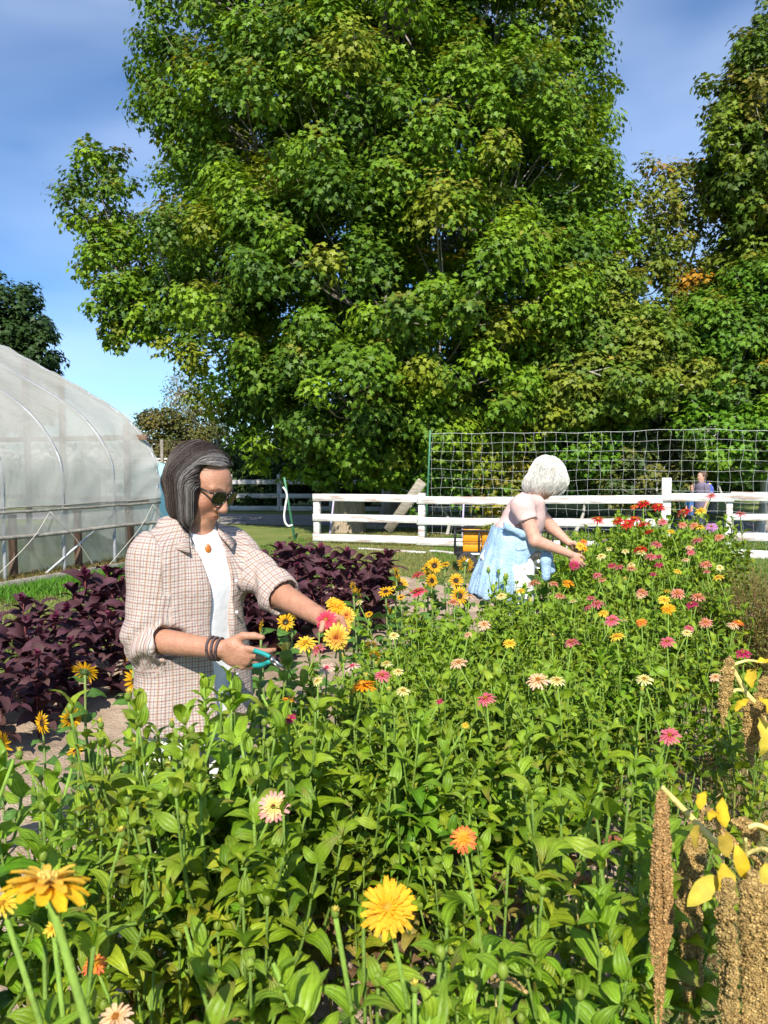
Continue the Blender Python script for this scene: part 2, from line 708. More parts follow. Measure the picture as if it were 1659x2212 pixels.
m_lawn = mat('lawn_soil', (.10, .165, .022), (.24, .24, .06), 0.9, 0.95, 0.6, 60, detail=8, lo=.3, hi=.72)
V = A([[-900, -300, 0], [900, -300, 0], [900, 1800, 0], [-900, 1800, 0]], float)
tag(mk('ground', V, A([[0, 1, 2, 3]]), m_lawn, smooth=False), kind='structure')

# soil between the rows
m_soil = mat('sandy_soil', (.33, .235, .155), (.50, .38, .27), 5, 0.95, 0.9, 70, detail=8)
aa, bb = np.meshgrid(np.linspace(-4.2, 7.2, 330), np.linspace(-5.0, 0.25, 170), indexing='ij')
px = BO[0] + BU[0] * aa + BN[0] * bb
py = BO[1] + BU[1] * aa + BN[1] * bb
edge = np.minimum.reduce([(aa + 4.2) / .4, (7.2 - aa) / .4, (bb + 5.0) / .3, (0.25 - bb) / .3, 1 + 0 * aa])
pz = soil_z(px, py) * edge - (1 - edge) * 0.03
tag(mk('soil', np.stack([px, py, pz], -1).reshape(-1, 3), gridF(330, 170)[:, ::-1], m_soil), kind='structure')

# gravel road beyond the lawn
m_gravel = mat('gravel', (.24, .21, .19), (.38, .34, .31), 3, 0.95, 0.7, 90, detail=8)
n = 60
xs = np.linspace(-30, 30, n)
yc = 21.2 - .25 * xs
hw = 1.9 + .12 * np.sin(xs * 2.1) + .1 * np.sin(xs * 5.3 + 1)
cr = np.linspace(-1, 1, 7)
V = np.stack([xs[:, None] + 0 * cr, yc[:, None] + hw[:, None] * cr, 0.012 + .03 * (1 - cr ** 2) + 0 * xs[:, None]], -1)
tag(mk('road', V.reshape(-1, 3), gridF(n, 7)[:, ::-1], m_gravel), kind='structure')

# ---------------------------------------------------------------- plastic hoop house
m_film = bpy.data.materials.new('plastic_film')
m_film.use_nodes = True
N_ = m_film.node_tree
N_.nodes.clear()


def filmmat(name, clear, dirt, streak):
    m, n, p, o = newmat(name)
    p.inputs['Base Color'].default_value = (*dirt, 1)
    p.inputs['Roughness'].default_value = 0.32
    p.inputs['Specular IOR Level'].default_value = 0.6
    tl = n.nodes.new('ShaderNodeBsdfTranslucent')
    tl.inputs['Color'].default_value = (.88, .87, .83, 1)
    tp = n.nodes.new('ShaderNodeBsdfTransparent')
    tp.inputs['Color'].default_value = (.95, .95, .95, 1)
    t = n.nodes.new('ShaderNodeTexCoord')
    mp_ = n.nodes.new('ShaderNodeMapping')
    mp_.inputs['Scale'].default_value = streak
    z = n.nodes.new('ShaderNodeTexNoise')
    z.inputs['Scale'].default_value = 2.2
    z.inputs['Detail'].default_value = 6
    z.inputs['Distortion'].default_value = 0.6
    n.links.new(t.outputs['Object'], mp_.inputs[0])
    n.links.new(mp_.outputs[0], z.inputs['Vector'])
    r = n.nodes.new('ShaderNodeMapRange')
    r.inputs['From Min'].default_value = .3
    r.inputs['From Max'].default_value = .7
    r.inputs['To Min'].default_value = clear * .65
    r.inputs['To Max'].default_value = clear * 1.35
    n.links.new(z.outputs['Fac'], r.inputs['Value'])
    b = n.nodes.new('ShaderNodeBump')
    b.inputs['Strength'].default_value = .5
    b.inputs['Distance'].default_value = .05
    n.links.new(z.outputs['Fac'], b.inputs['Height'])
    n.links.new(b.outputs[0], p.inputs['Normal'])
    s1 = n.nodes.new('ShaderNodeMixShader')
    s1.inputs[0].default_value = .5
    n.links.new(p.outputs[0], s1.inputs[1])
    n.links.new(tl.outputs[0], s1.inputs[2])
    s2 = n.nodes.new('ShaderNodeMixShader')
    n.links.new(r.outputs[0], s2.inputs[0])
    n.links.new(s1.outputs[0], s2.inputs[1])
    n.links.new(tp.outputs[0], s2.inputs[2])
    n.links.new(s2.outputs[0], o.inputs[0])
    return m


bpy.data.materials.remove(m_film)
m_film = filmmat('plastic_film', .27, (.88, .85, .79), (1, 1, .5))
m_film2 = filmmat('plastic_film_dirty', .42, (.70, .68, .62), (2, 2, 1.2))
m_galv = mat('galvanised_pipe', (.36, .37, .38), (.50, .51, .52), 12, 0.5, metal=.5)
m_wood = mat('weathered_wood', (.10, .06, .04), (.24, .15, .10), 8, 0.85, .6, 40, stretch=(3, 3, .4))
m_board = mat('grey_board', (.20, .18, .15), (.36, .33, .28), 8, 0.85, .6, 40)
m_rope = mat('rope', (.42, .39, .33), (.55, .52, .45), 60, 0.9)
m_white = mat('white_plastic', (.75, .75, .72), (.82, .82, .80), 10, .5)

GE = np.array([-3.84, 13.0]); GA = np.array([-.423, -.906]); GW = np.array([-.906, .423])


def gh(s, w_, h):
    p = GE + GA * s + GW * w_
    return np.array([p[0], p[1], h])


prof = [(0, 0), (0, .5), (0, 1.0), (0, 1.4), (.025, 1.6), (.10, 1.77), (.31, 2.06), (.64, 2.36), (1.06, 2.62), (1.64, 2.9), (2.37, 3.23), (3.2, 3.60), (3.86, 3.86), (4.6, 4.06)]
full = prof + [(9.2 - w_, h) for w_, h in prof[::-1][1:]]
arch = curve(A([(w_, 0, h) for w_, h in full]), 4)
hoop_house = thing('greenhouse', 'long hoop house of milky plastic film over bent metal pipes beside the lawn', 'greenhouse', gh(0, 0, 0))
G0 = gh(0, 0, 0)
half = A([(w_, h) for w_, _, h in arch])
sel = half[(half[:, 1] >= .93)]
S_ = np.linspace(0, 10, 121)
V = np.zeros((len(S_), len(sel), 3))
for i, s in enumerate(S_):
    sag = .035 * (np.sin(np.pi * s)) ** 2                     # film sags between the hoops
    for j, (w_, h) in enumerate(sel):
        q = np.array([w_ - 4.6, h - 1.3])
        q = q / np.linalg.norm(q)
        cr_ = .012 * math.sin(9 * s + 5 * h) * math.sin(4.1 * h + 2 * s) + .02 * math.exp(-s * 2.2) * math.sin(24 * h + 9 * s)
        dd = .03 - sag + cr_
        V[i, j] = gh(s - .04, w_ + q[0] * dd, h + q[1] * dd) - G0
mk('film_cover', V.reshape(-1, 3), gridF(len(S_), len(sel)), m_film, hoop_house)
# far end wall
ew = A([gh(-.02, w_, h) - G0 for w_, h in half])
cen = gh(-.02, 4.6, 1.2) - G0
mk('end_wall_film', np.vstack([ew, cen[None]]), A([[i, i + 1, len(ew)] for i in range(len(ew) - 1)]), m_film, hoop_house)
for s in range(0, 11):
    P = A([gh(s, w_, h) - G0 for w_, _, h in arch])
    V, F = tube(P, .027, 8)
    mk('hoop', V, F, m_galv, hoop_house)
for w_ in (.6, 2.1, 3.0, 6.2):
    V, F = beam(gh(.06, w_, 0) - G0, gh(.06, w_, np.interp(w_ if w_ < 4.6 else 9.2 - w_, [p[0] for p in prof[3:]], [p[1] for p in prof[3:]]) - .04) - G0, .1, .05)
    mk('end_post', V, F, m_wood, hoop_house)
for h in (1.0, 2.05):
    V, F = beam(gh(.12, .08, h) - G0, gh(.12, 9.1, h) - G0, .03, .09)
    mk('end_rail', V, F, m_wood, hoop_house)
for s in (2.9, 5.2, 7.6):
    V, F = beam(gh(s, 2.8, 0) - G0, gh(s, 2.8, 2.6) - G0, .35, .5)
    mk('interior_trellis', V, F, m_wood, hoop_house)
V, F = tube(A([gh(0.02, .05, 1.35) - G0, gh(2.35, -.02, .05) - G0]), .02, 8)
mk('brace', V, F, m_galv, hoop_house)
V, F = tube(A([gh(s, -.06, .955 + .004 * math.sin(7 * s)) - G0 for s in np.linspace(0, 10, 60)]), .022, 6)
mk('hip_rail', V, F, m_board, hoop_house)
V, F = tube(A([gh(s, -.065, 1.015 + .006 * math.sin(5 * s + 1)) - G0 for s in np.linspace(0, 10, 60)]), .012, 6)
mk('hip_channel', V, F, m_board, hoop_house)
V, F = tube(A([gh(s, -.075, .62 + .01 * math.sin(2 * s)) - G0 for s in np.linspace(-.1, 10, 60)]), .028, 8)
mk('roll_bar', V, F, m_board, hoop_house)
ss = np.linspace(0, 10, 140)
hh = np.linspace(.62, .99, 8)
V = A([[gh(s, -.05 - .02 * math.sin(3 * s + 4 * h) * (1 - h), h) - G0 for h in hh] for s in ss])
mk('roll_up_side', V.reshape(-1, 3), gridF(140, 8), m_film2, hoop_house)
hh = np.linspace(0, .75, 14)
ss = np.linspace(-.1, 10, 300)
V = A([[gh(s, .42 + .03 * math.sin(11 * s - 9 * h) + .03 * math.sin(5 * s + 3 * h) + .02 * math.sin(27 * s - 20 * h), h) - G0 for h in hh] for s in ss])
mk('inner_skirt_film', V.reshape(-1, 3), gridF(300, 14), m_film2, hoop_house)
for s in (.32, 1.45, 2.62, 3.8, 5.0):
    V, F = beam(gh(s, .30, 0) - G0, gh(s, .30, .9) - G0, .09, .09)
    mk('wood_post', V, F, m_wood, hoop_house)
for s0 in (.2, 2.3, 4.4):
    for ds in (-.75, .75):
        V, F = tube(curve(A([gh(s0, -.08, .93), gh(s0 + ds * .5, -.12, .55), gh(s0 + ds * (1.5 if ds > 0 else 1.0), -.16, .02)]) - G0, 6), .006, 5)
        mk('rope', V, F, m_rope, hoop_house)
V, F = beam(gh(-.3, -.5, .055) - G0, gh(4.2, -.5, .055) - G0, .04, .12)
mk('base_board', V, F, m_board, hoop_house)
gh_grass_line = [gh(s, -.5, 0) for s in np.linspace(-.3, 4.2, 40)]

# pale blue cover behind the hoop house
p = at(352, 1092, 14.2)
m_cyan = mat('blue_fabric', (.28, .62, .74), (.36, .72, .82), 2, .7)
aa_ = np.linspace(0, np.pi, 26)
ws = np.linspace(-.42, .42, 9)
V = A([[[w_ * (1 - .08 * math.sin(q)), -.55 * math.cos(q) + .02 * math.sin(9 * q), 1.62 * math.sin(q) ** .55 + .015 * math.sin(17 * w_ + 3 * q)] for w_ in ws] for q in aa_])
tv = thing('tent', 'small pale blue fabric tent standing behind the end of the hoop house', 'tent', (p[0], p[1] + .1, 0))
mk('canopy', V.reshape(-1, 3), gridF(26, 9), m_cyan, tv)
for s_, yy in ((-1, 0), (1, 0)):
    q = A([[s_ * .42, -.55 * math.cos(t_), 1.62 * math.sin(t_) ** .55] for t_ in aa_])
    mk('side_panel', np.vstack([q, [[s_ * .42, 0, 0]]]), A([[i, i + 1, 26] for i in range(25)]), m_cyan, tv)

# ---------------------------------------------------------------- fences
m_paint = mat('peeling_white_paint', (.80, .80, .78), (.74, .74, .71), 3, .6, .4, 40, stretch=(.6, 1, 6), lo=.38, hi=.50, c3=(.50, .37, .32))
m_paint_old = mat('worn_white_paint', (.72, .71, .68), (.5, .48, .45), 4, .8, .5, 40, stretch=(.6, 1, 5))
m_raw = mat('raw_wood', (.34, .29, .22), (.55, .49, .39), 7, .85, .8, 30, stretch=(1, 1, 4), c3=(.2, .17, .13))


def fp(X, off=0.0, z=0.0):
    return np.array([X - .31 * off, 15.15 - .33 * X - .95 * off, z])


front_fence = thing('rail_fence', 'white board fence with peeling paint along the far side of the lawn', 'fence', fp(-1.36))
O_ = fp(-1.36)
for X, h, ww in ((-1.36, .99, .13), (.74, 1.04, .13), (2.86, 1.0, .13), (4.97, 1.36, .16), (7.1, 1.0, .13), (9.2, 1.0, .13)):
    V, F = bevbox(fp(X, 0, h / 2) - O_, (ww, .12, h), .01, frame(A([1, -.33, 0])))
    mk('post', V, F, m_paint, front_fence)
for X0, X1, dz0, dz1 in ((-1.42, .70, 0, 0), (.66, 2.9, -.01, .01), (2.82, 4.93, .01, .05)):
    for k, z in enumerate((.925, .515, .115)):
        z += rng.normal() * .008
        dz1 = dz1 + rng.normal() * .01
        V, F = beam(fp(X0 + .0, .078, z + dz0) - O_, fp(X1 - .012, .078, z + dz1) - O_, .032, .145)
        mk('rail', V, F, m_paint, front_fence)
for X0, z0, X1, z1, hz in ((4.9, 1.02, 6.0, 1.03, .14), (5.95, 1.06, 8.6, 1.0, .15), (5.98, .70, 8.6, .70, .11), (5.75, .36, 8.6, .40, .14), (5.0, .10, 8.6, .02, .14)):
    V, F = beam(fp(X0, .08, z0) - O_, fp(X1, .08 if X0 != 5.95 else .115, z1) - O_, .032, hz)
    mk('rail', V, F, m_paint, front_fence)
V, F = bevbox(fp(5.94, 0, .53) - O_, (.1, .1, 1.06), .01, frame(A([1, -.33, 0])))
mk('post', V, F, m_paint, front_fence)

bf = thing('rail_fence', 'shaded old white board fence across the gravel road beneath the big maple', 'fence', (0, 25.4, 0))
for X in (-9.6, -6.9, -5.2, -3.5, -1.75, 0, 1.75, 3.5):
    V, F = bevbox((X, .18 * 0 - .1 * X, .62), (.16, .13, 1.24), .01)
    mk('post', V, F, m_paint_old, bf)
for X0, X1 in ((-9.6, -6.9), (-6.9, -5.2), (-5.2, -3.5), (-3.5, -1.75), (-1.75, 0), (0, 1.75), (1.75, 3.5)):
    for z in (.98, .52, .1):
        V, F = beam((X0 + .01, -.1 * X0 - .085, z), (X1 - .01, -.1 * X1 - .085, z + .01), .03, .15)
        mk('rail', V, F, m_paint_old, bf)

p = at(330, 1000, 19.0)
wf = thing('wire_fence', 'pale horizontal rails with dark netting above, just behind the end of the hoop house', 'fence', (p[0], p[1], 0))
for z in (1.5, 1.58, 1.66, 1.74):
    V, F = beam((-1.3, 0, z), (1.6, .3, z - .04), .03, .045)
    mk('rail', V, F, m_paint_old, wf)
for x in (-1.2, .2, 1.55):
    V, F = bevbox((x, .1 + .09 * x, 1.1), (.07, .07, 2.2), .006)
    mk('post', V, F, m_board, wf)
g = G()
for x in np.arange(-1.2, 1.56, .09):
    g.add(*tube(A([(x, .1 + .09 * x, 1.76), (x, .1 + .09 * x, 2.15)]), .004, 4))
for z in np.arange(1.8, 2.16, .09):
    g.add(*tube(A([(-1.2, -.01, z), (1.56, .24, z)]), .004, 4))
g.build('netting', m_wood, wf)

# netting trellis behind the fence
m_net = mat('white_cord', (.64, .66, .64), (.72, .73, .71), 20, .6)
m_green_metal = mat('green_metal_post', (.03, .13, .07), (.06, .2, .11), 14, .5, metal=.3)
trel = thing('trellis', 'tall white garden netting stretched on green metal posts behind the white fence', 'trellis netting', fp(.80, -.35))
O_ = fp(.80, -.35)
g = G()
sx = np.linspace(.80, 8.9, 200)
for k in range(13):
    z0 = .05 + k * .18
    P = A([fp(x, -.35, z0 + .012 * math.sin(2.2 * x + k * .7) + .008 * math.sin(7 * x + k)) for x in sx])
    P[:, 2] -= .03 * np.sin((sx - .8) / 4.05 * np.pi) ** 2 * (k / 12)
    g.add(*tube(P - O_, 0.002 if k < 12 else .0034, 4))
for i, x in enumerate(np.arange(.84, 8.9, .19)):
    zz = np.linspace(.05, 2.21, 40)
    P = A([fp(x + (.006 + .016 * math.sin(i * 2.3) ** 2) * math.sin(z * 9 + i * 1.7) + .014 * math.sin(z * 3.1 + i * .9), -.35 + .012 * math.sin(z * 8 + i), z - .02) for z in zz])
    g.add(*tube(P - O_, .0016, 4))
g.build('netting', m_net, trel)
for X in (.80, 8.9):
    V, F = beam(fp(X - (.09 if X < 1 else 0), -.37, 0) - O_, fp(X, -.37, 2.26) - O_, .035, .035)
    mk('post', V, F, m_green_metal, trel)

# lumber and stump behind the fence
lb = thing('leaning_board', 'weathered grey board with flaking paint leaning against the white fence', 'board', at(835, 1160, 16.3) * A([1, 1, 0]))
q0, q1 = at(838, 1146, 16.1), at(912, 1040, 15.35)
V, F = beam(q0, q1, .2, .05, up=(0, -1, .3))
bpy.data.objects.remove(lb)
lb = mk('leaning_board', V - q0, F, m_raw)
lb.location = q0
tag(lb, 'weathered grey board leaning diagonally against the white fence', 'board')
c = gnd(752, 1150)
m_stump = mat('stump_wood', (.30, .22, .14), (.55, .44, .31), 9, .9, .9, 30, stretch=(4, 4, .5))
a_ = np.arange(40) * 2 * np.pi / 40
lv = np.linspace(0, 1, 9)
V = A([[((.40 - .05 * t_ + .025 * math.sin(5 * q + 2 * t_) + .015 * math.sin(13 * q)) * math.cos(q), (.3 - .04 * t_ + .02 * math.sin(7 * q)) * math.sin(q), t_ * (.78 + .05 * math.sin(9 * q) + .045 * math.sin(23 * q))) for q in a_] for t_ in lv])
i, j = np.meshgrid(np.arange(8), np.arange(40), indexing='ij')
F = np.stack([i * 40 + j, i * 40 + (j + 1) % 40, (i + 1) * 40 + (j + 1) % 40, (i + 1) * 40 + j], -1).reshape(-1, 4)
V2 = V.reshape(-1, 3)
st = mk('tree_stump', np.vstack([V2, [[0, 0, .7]]]), [F, A([[8 * 40 + k, 8 * 40 + (k + 1) % 40, 360] for k in range(40)])], m_stump)
st.location = (c[0], c[1] - .1, 0)
tag(st, 'broad splintered tree stump standing behind the left end of the white fence', 'stump')
for (x0, y0, x1, y1, dz, lab) in ((742, 1139, 842, 1146, .12, 'flaking old timber lying on the ground behind the white fence'), (775, 1187, 920, 1196, .03, 'long white board lying flat in the grass in front of the fence'), (930, 1192, 1005, 1199, .03, 'short white strip of wood lying in the grass before the second fence post')):
    q0, q1 = gnd(x0, y0), gnd(x1, y1)
    V, F = beam((0, 0, dz / 2 + .005), q1 - q0 + A([0, 0, dz / 2 + .005]), .09, dz)
    o = mk('loose_board', V, F, m_paint if dz < .1 else m_raw)
    o.location = q0
    tag(o, lab, 'board')
m_lilac = mat('lilac_paint', (.50, .44, .66), (.56, .50, .70), 10, .6)
for x, y0, y1, dx, lab in ((716, 1080, 1132, -8, 'thin lilac garden stake behind the left end of the fence'), (1004, 1083, 1112, 4, 'thin lilac garden stake behind the fence left of the wagon')):
    q1 = at(x, y0, 16.2)
    V, F = beam((-.05, 0, 0), q1 * A([0, 0, 1]) + A([dx * -.006, 0, 0]), .035, .035)
    o = mk('garden_stake', V, F, m_lilac)
    o.location = (q1[0], q1[1], 0)
    tag(o, lab, 'stake')

# metal stake with hose hook on the lawn
q0, q1 = gnd(637, 1166), at(614, 1031, 16.2)
hp = thing('hose_stake', 'dark metal stake with a looped white hose standing on the lawn left of the fence', 'stake', q0)
V, F = beam((0, 0, 0), q1 - q0, .045, .045)
mk('stake', V, F, m_green_metal, hp)
hz = [at(x, y, 16.15) - q0 for x, y in ((611, 1052), (617, 1060), (620, 1072), (617, 1090), (614, 1112), (616, 1128), (623, 1136), (632, 1134))]
V, F = tube(curve(A(hz), 6), .022, 8)
mk('hose', V, F, m_white, hp)

# ---------------------------------------------------------------- trees
# maple leaf: five pointed lobes, a little folded
_ml = A([(0, -.02), (.30, .02), (.20, .20), (.52, .38), (.24, .50), (.17, .62), (0, 1.0), (-.17, .62), (-.24, .50), (-.52, .38), (-.20, .20), (-.30, .02)])
MLV = np.vstack([[[0, .38, .03]], np.c_[_ml[:, 0], _ml[:, 1], -.10 * np.abs(_ml[:, 0]) - .10 * (_ml[:, 1] - .38) ** 2]])
MLV = MLV[:, [1, 0, 2]] * A([1, 1.05, 1])      # x = towards the tip
MLF = A([[0, k + 1, (k + 1) % 12 + 1] for k in range(12)])[:, ::-1]
# plain leaf: pointed oval of two folded halves
SLV = A([[0, 0, 0], [.35, .24, .05], [.75, .17, .03], [1, 0, -.06], [.75, -.17, .03], [.35, -.24, .05], [.5, 0, -.02]], float)
SLF = A([[0, 1, 6], [1, 2, 6], [2, 3, 6], [3, 4, 6], [4, 5, 6], [5, 0, 6]])[:, ::-1]


def crown(name, parent, origin, clumps, size, per, pal, tmpl=(MLV, MLF), flat=.75, droop=.45, tips=None, m='leaf', up=.55, cr0=None):
    """leaf sprays: clumps = rows (x, y, z, r, outward xyz); pal = leaf colours with weights; tips = colour at clump tops"""
    cl = A(clumps)
    n = (per * (cl[:, 3] / (cr0 or cl[:, 3].mean())) ** 2).astype(int)
    k = np.repeat(np.arange(len(cl)), n)
    N = len(k)
    d = nrm(rng.normal(size=(N, 3)))
    rad = rng.uniform(.1, 1, N) ** .6
    P = d * rad[:, None]
    P[:, 2] *= flat
    o = cl[k, 4:7]
    lat = P - o * (P * o).sum(1, keepdims=True)
    P[:, 2] -= droop * (lat ** 2).sum(1)
    c = cl[k, :3] + .9 * P * cl[k, 3:4] + rng.normal(size=(N, 3)) * .05 * cl[k, 3:4]
    nn = nrm(.35 * o + up * A([0, 0, 1]) + .7 * d + .30 * rng.normal(size=(N, 3)))
    x = nrm(lat + .5 * o + .5 * rng.normal(size=(N, 3)) + A([0, 0, -.55]))
    x = nrm(x - nn * (x * nn).sum(1, keepdims=True))
    s = size * rng.uniform(.65, 1.25, N)
    Mx = axes(x, nn) * s[:, None, None]
    cols = A([q[0] for q in pal], float)
    wts = A([q[1] for q in pal], float)
    kc = rng.choice(len(cols), len(cl), p=wts / wts.sum())
    base = cols[kc][k]
    other = cols[rng.choice(len(cols), N, p=wts / wts.sum())]
    t = rng.uniform(0, .45, (N, 1))
    col = base * (1 - t) + other * t
    if tips is not None:
        hot = rng.uniform(size=len(cl)) < tips[1]
        q = np.clip((P[:, 2] - .1) * 2.0 + (rng.uniform(size=N) - .5) * .8, 0, 1) * hot[k]
        col = col * (1 - q[:, None]) + A(tips[0]) * q[:, None]
    col = col * rng.uniform(.75, 1.25, (N, 1))
    V, F = inst(tmpl[0], tmpl[1], Mx, c)
    return mk(name, V - A(origin), F, M[m], parent, col=np.repeat(col, len(tmpl[0]), 0), smooth=False)


def lobe_clumps(lobes, cr, dens=1.0, keep=.72, jit=.18, inner=.25):
    """clumps over the surface of a union of ellipsoids: lobes = rows (x, y, z, rx, ry, rz)"""
    lb_ = A(lobes, float)
    out_ = []
    for i, (x, y, z, a_, b_, c_) in enumerate(lb_):
        cr_ = min(cr, .55 * min(a_, c_))
        area = 4 * np.pi * ((a_ * b_) ** 1.6 / 3 + (a_ * c_) ** 1.6 / 3 + (b_ * c_) ** 1.6 / 3) ** (1 / 1.6)
        n_ = max(5, int(dens * area / (cr_ * cr_ * 1.9)))
        kk = np.arange(n_) + .5
        ph = np.arccos(1 - 2 * kk / n_)
        th = np.pi * (1 + 5 ** .5) * kk + rng.uniform(0, 6)
        d = np.stack([np.cos(th) * np.sin(ph), np.sin(th) * np.sin(ph), np.cos(ph)], -1)
        d = nrm(d + rng.normal(size=d.shape) * .12)
        rr_ = 1 + rng.normal(size=n_) * jit * .6 * min(1, 1.4 / a_) - .05
        n_in = int(n_ * inner)
        rr_[rng.permutation(n_)[:n_in]] *= rng.uniform(.45, .8)
        p_ = A([x, y, z]) + d * A([a_, b_, c_]) * rr_[:, None]
        o_ = nrm(d / A([a_, b_, c_]))
        ok = np.ones(n_, bool)
        for j, q in enumerate(lb_):
            if j != i:
                ok &= (((p_ - q[:3]) / q[3:]) ** 2).sum(1) > keep ** 2
        for pp, oo in zip(p_[ok], o_[ok]):
            out_.append([*pp, cr_ * rng.uniform(.65, 1.35), *oo])
    return A(out_)


def limbs(name, parent, origin, base, lobes, r0, clumps, m, twig=.4, start=.25):
    """tapered trunk with limbs into every lobe and twigs into part of the sprays"""
    g = G()
    lb_ = A(lobes, float)
    top = lb_[np.argmax(lb_[:, 2])][:3].copy()
    base = A(base, float)
    P = curve([base - A([0, 0, .2]), base * .8 + top * .2 + A([.1, 0, 0]), base * .45 + top * .55 + A([-.15, .1, 0]), top], 8)
    rad = np.linspace(r0, r0 * .12, len(P))
    rad[:3] *= [1.5, 1.2, 1.05]
    g.add(*tube(P, rad, 10))
    hub = []
    pts_ = [(P[i], rad[i]) for i in range(3, len(P))]
    for L_ in sorted(lb_.tolist(), key=lambda q: np.linalg.norm(A(q[:2]) - base[:2])):
        c_ = A(L_[:3])
        best = min(pts_, key=lambda q: np.linalg.norm(q[0] - c_) + 1.6 * max(0, q[0][2] - c_[2] + .35 * np.linalg.norm((c_ - q[0])[:2])) + 3 * (q[0][2] < base[2] + start))
        s_ = best[0]
        mid = s_ * .45 + c_ * .55 + A([0, 0, -.10 * np.linalg.norm(c_ - s_)]) + rng.normal(size=3) * .15
        Q = curve([s_, mid, c_ + rng.normal(size=3) * .1], 7)
        ra = min(best[1] * .75, .15)
        rr_ = np.linspace(ra, max(.02, ra * .3), len(Q))
        g.add(*tube(Q, rr_, 7))
        hub.append(Q)
        pts_ += [(Q[i], rr_[i]) for i in range(3, len(Q))]
    for cl in clumps:
        if rng.uniform() < twig:
            c_ = cl[:3]
            i_ = int(np.argmin([np.linalg.norm(h[-1] - c_) for h in hub]))
            s_ = hub[i_][rng.integers(5, len(hub[i_]))]
            e_ = c_ + cl[4:7] * cl[3] * .5
            Q = curve([s_, s_ * .5 + e_ * .5 + A([0, 0, -.08 * np.linalg.norm(e_ - s_)]) + rng.normal(size=3) * .08, e_], 5)
            g.add(*tube(Q, np.linspace(.028, .006, len(Q)), 5, cap=False))
    return g.build(name, m, parent, origin=origin)


def tree(label, base, lobes_px, cr, per, size, pal, r0=.15, bark='bark', tips=None, tmpl=(MLV, MLF), dens=1.0, twig=.4, name='tree', cat='tree', group=None, flat=.75, droop=.45, keep=.72, jit=.18, inner=.25, start=.25, ry=.8):
    """lobes_px: rows (photo x, photo y, distance, radius x in metres, radius z in metres)"""
    lobes = []
    for x, y, d, a_, c_ in lobes_px:
        q = at(x, y, d)
        lobes.append([*q, a_, a_ * ry, c_])
    base = A(base, float)
    o = thing(name, label, cat, base, group=group)
    cl = lobe_clumps(lobes, cr, dens, keep, jit, inner)
    cl = cl[cl[:, 2] > .15]
    limbs('trunk', o, base, base, lobes, r0, cl, M[bark], twig, start)
    crown('crown', o, base, cl, size, per, pal, tmpl, flat, droop, tips, cr0=cr)
    return o


GREEN = [((.105, .20, .012), 3), ((.145, .26, .013), 3), ((.20, .32, .016), 2), ((.06, .125, .013), 3), ((.25, .28, .022), 1)]
maple_lobes = [
    (565, 60, 19.3, 2.75, 3.2), (880, 40, 19.0, 3.2, 3.4), (1130, 120, 19.6, 1.85, 3.0), (495, 285, 19.0, 1.6, 1.7),
    (690, 330, 18.0, 2.9, 2.9), (990, 370, 18.0, 3.0, 2.9), (1190, 430, 18.8, 1.6, 2.3),
    (215, 430, 18.6, .75, 1.15), (255, 545, 18.4, .8, 1.0), (275, 650, 18.2, .75, .7), (370, 650, 18.6, 1.0, .95), (245, 715, 18.2, .3, .4),
    (490, 560, 18.4, 1.5, 1.6), (700, 620, 17.2, 2.6, 2.4), (960, 640, 17.0, 2.7, 2.4), (1170, 640, 18.0, 2.0, 1.8),
    (545, 800, 18.0, 1.45, 1.2), (760, 840, 16.9, 2.1, 1.6), (1010, 820, 17.0, 2.1, 1.5), (1190, 800, 17.8, 1.7, 1.3),
    (640, 930, 18.0, 1.15, .8), (800, 975, 17.2, 1.3, .75), (960, 950, 17.6, 1.3, .8), (830, -230, 20, 3.9, 3.2), (720, -120, 21.5, 3.6, 3.0), (1000, 420, 22.5, 4.0, 4.2), (650, 480, 22.5, 3.8, 3.8)]
tree('huge spreading green maple filling the middle of the sky behind the fence', (.35, 20.3, 0), maple_lobes, .66, 290, .128, GREEN, .42, 'bark', ((.27, .215, .035), .46), dens=.98, name='maple_tree', jit=.34, droop=.6, inner=.15)

OLIVE = [((.15, .20, .02), 3), ((.22, .24, .03), 2), ((.10, .16, .02), 2), ((.40, .22, .02), .5), ((.48, .22, .015), .4)]
tree('slender half bare tree with orange tinged leaves just right of the big maple', (6.4, 19.6, 0),
     [(1455, 440, 19, .9, 1.0), (1540, 400, 19.3, .7, .8), (1400, 560, 18.8, .75, .8), (1500, 620, 19.2, .9, .8), (1390, 700, 18.6, .8, .6), (1585, 540, 19.4, .7, .7), (1480, 760, 19, 1.0, .6)],
     .42, 75, .12, OLIVE, .13, 'bark_pale', ((.40, .19, .02), .22), dens=1.15, twig=.85, jit=.35)
DKOL = [((.12, .20, .018), 3), ((.17, .24, .02), 2), ((.07, .12, .018), 2), ((.24, .20, .03), .6)]
tree('tall dark olive tree cut off by the right border of the photo', (9.6, 19.0, 0),
     [(1640, 200, 18, 1.0, 1.3), (1590, 300, 17.8, .75, .9), (1690, 350, 18, 1.4, 1.6), (1600, 430, 18.2, .7, .7), (1720, 150, 18.3, 1.3, 1.6), (1640, 560, 18.4, .9, 1.0), (1780, 450, 18.5, 1.5, 2.5)],
     .45, 130, .13, DKOL, .2, 'bark_pale', ((.22, .2, .03), .3), dens=1.3, twig=.7, jit=.3)
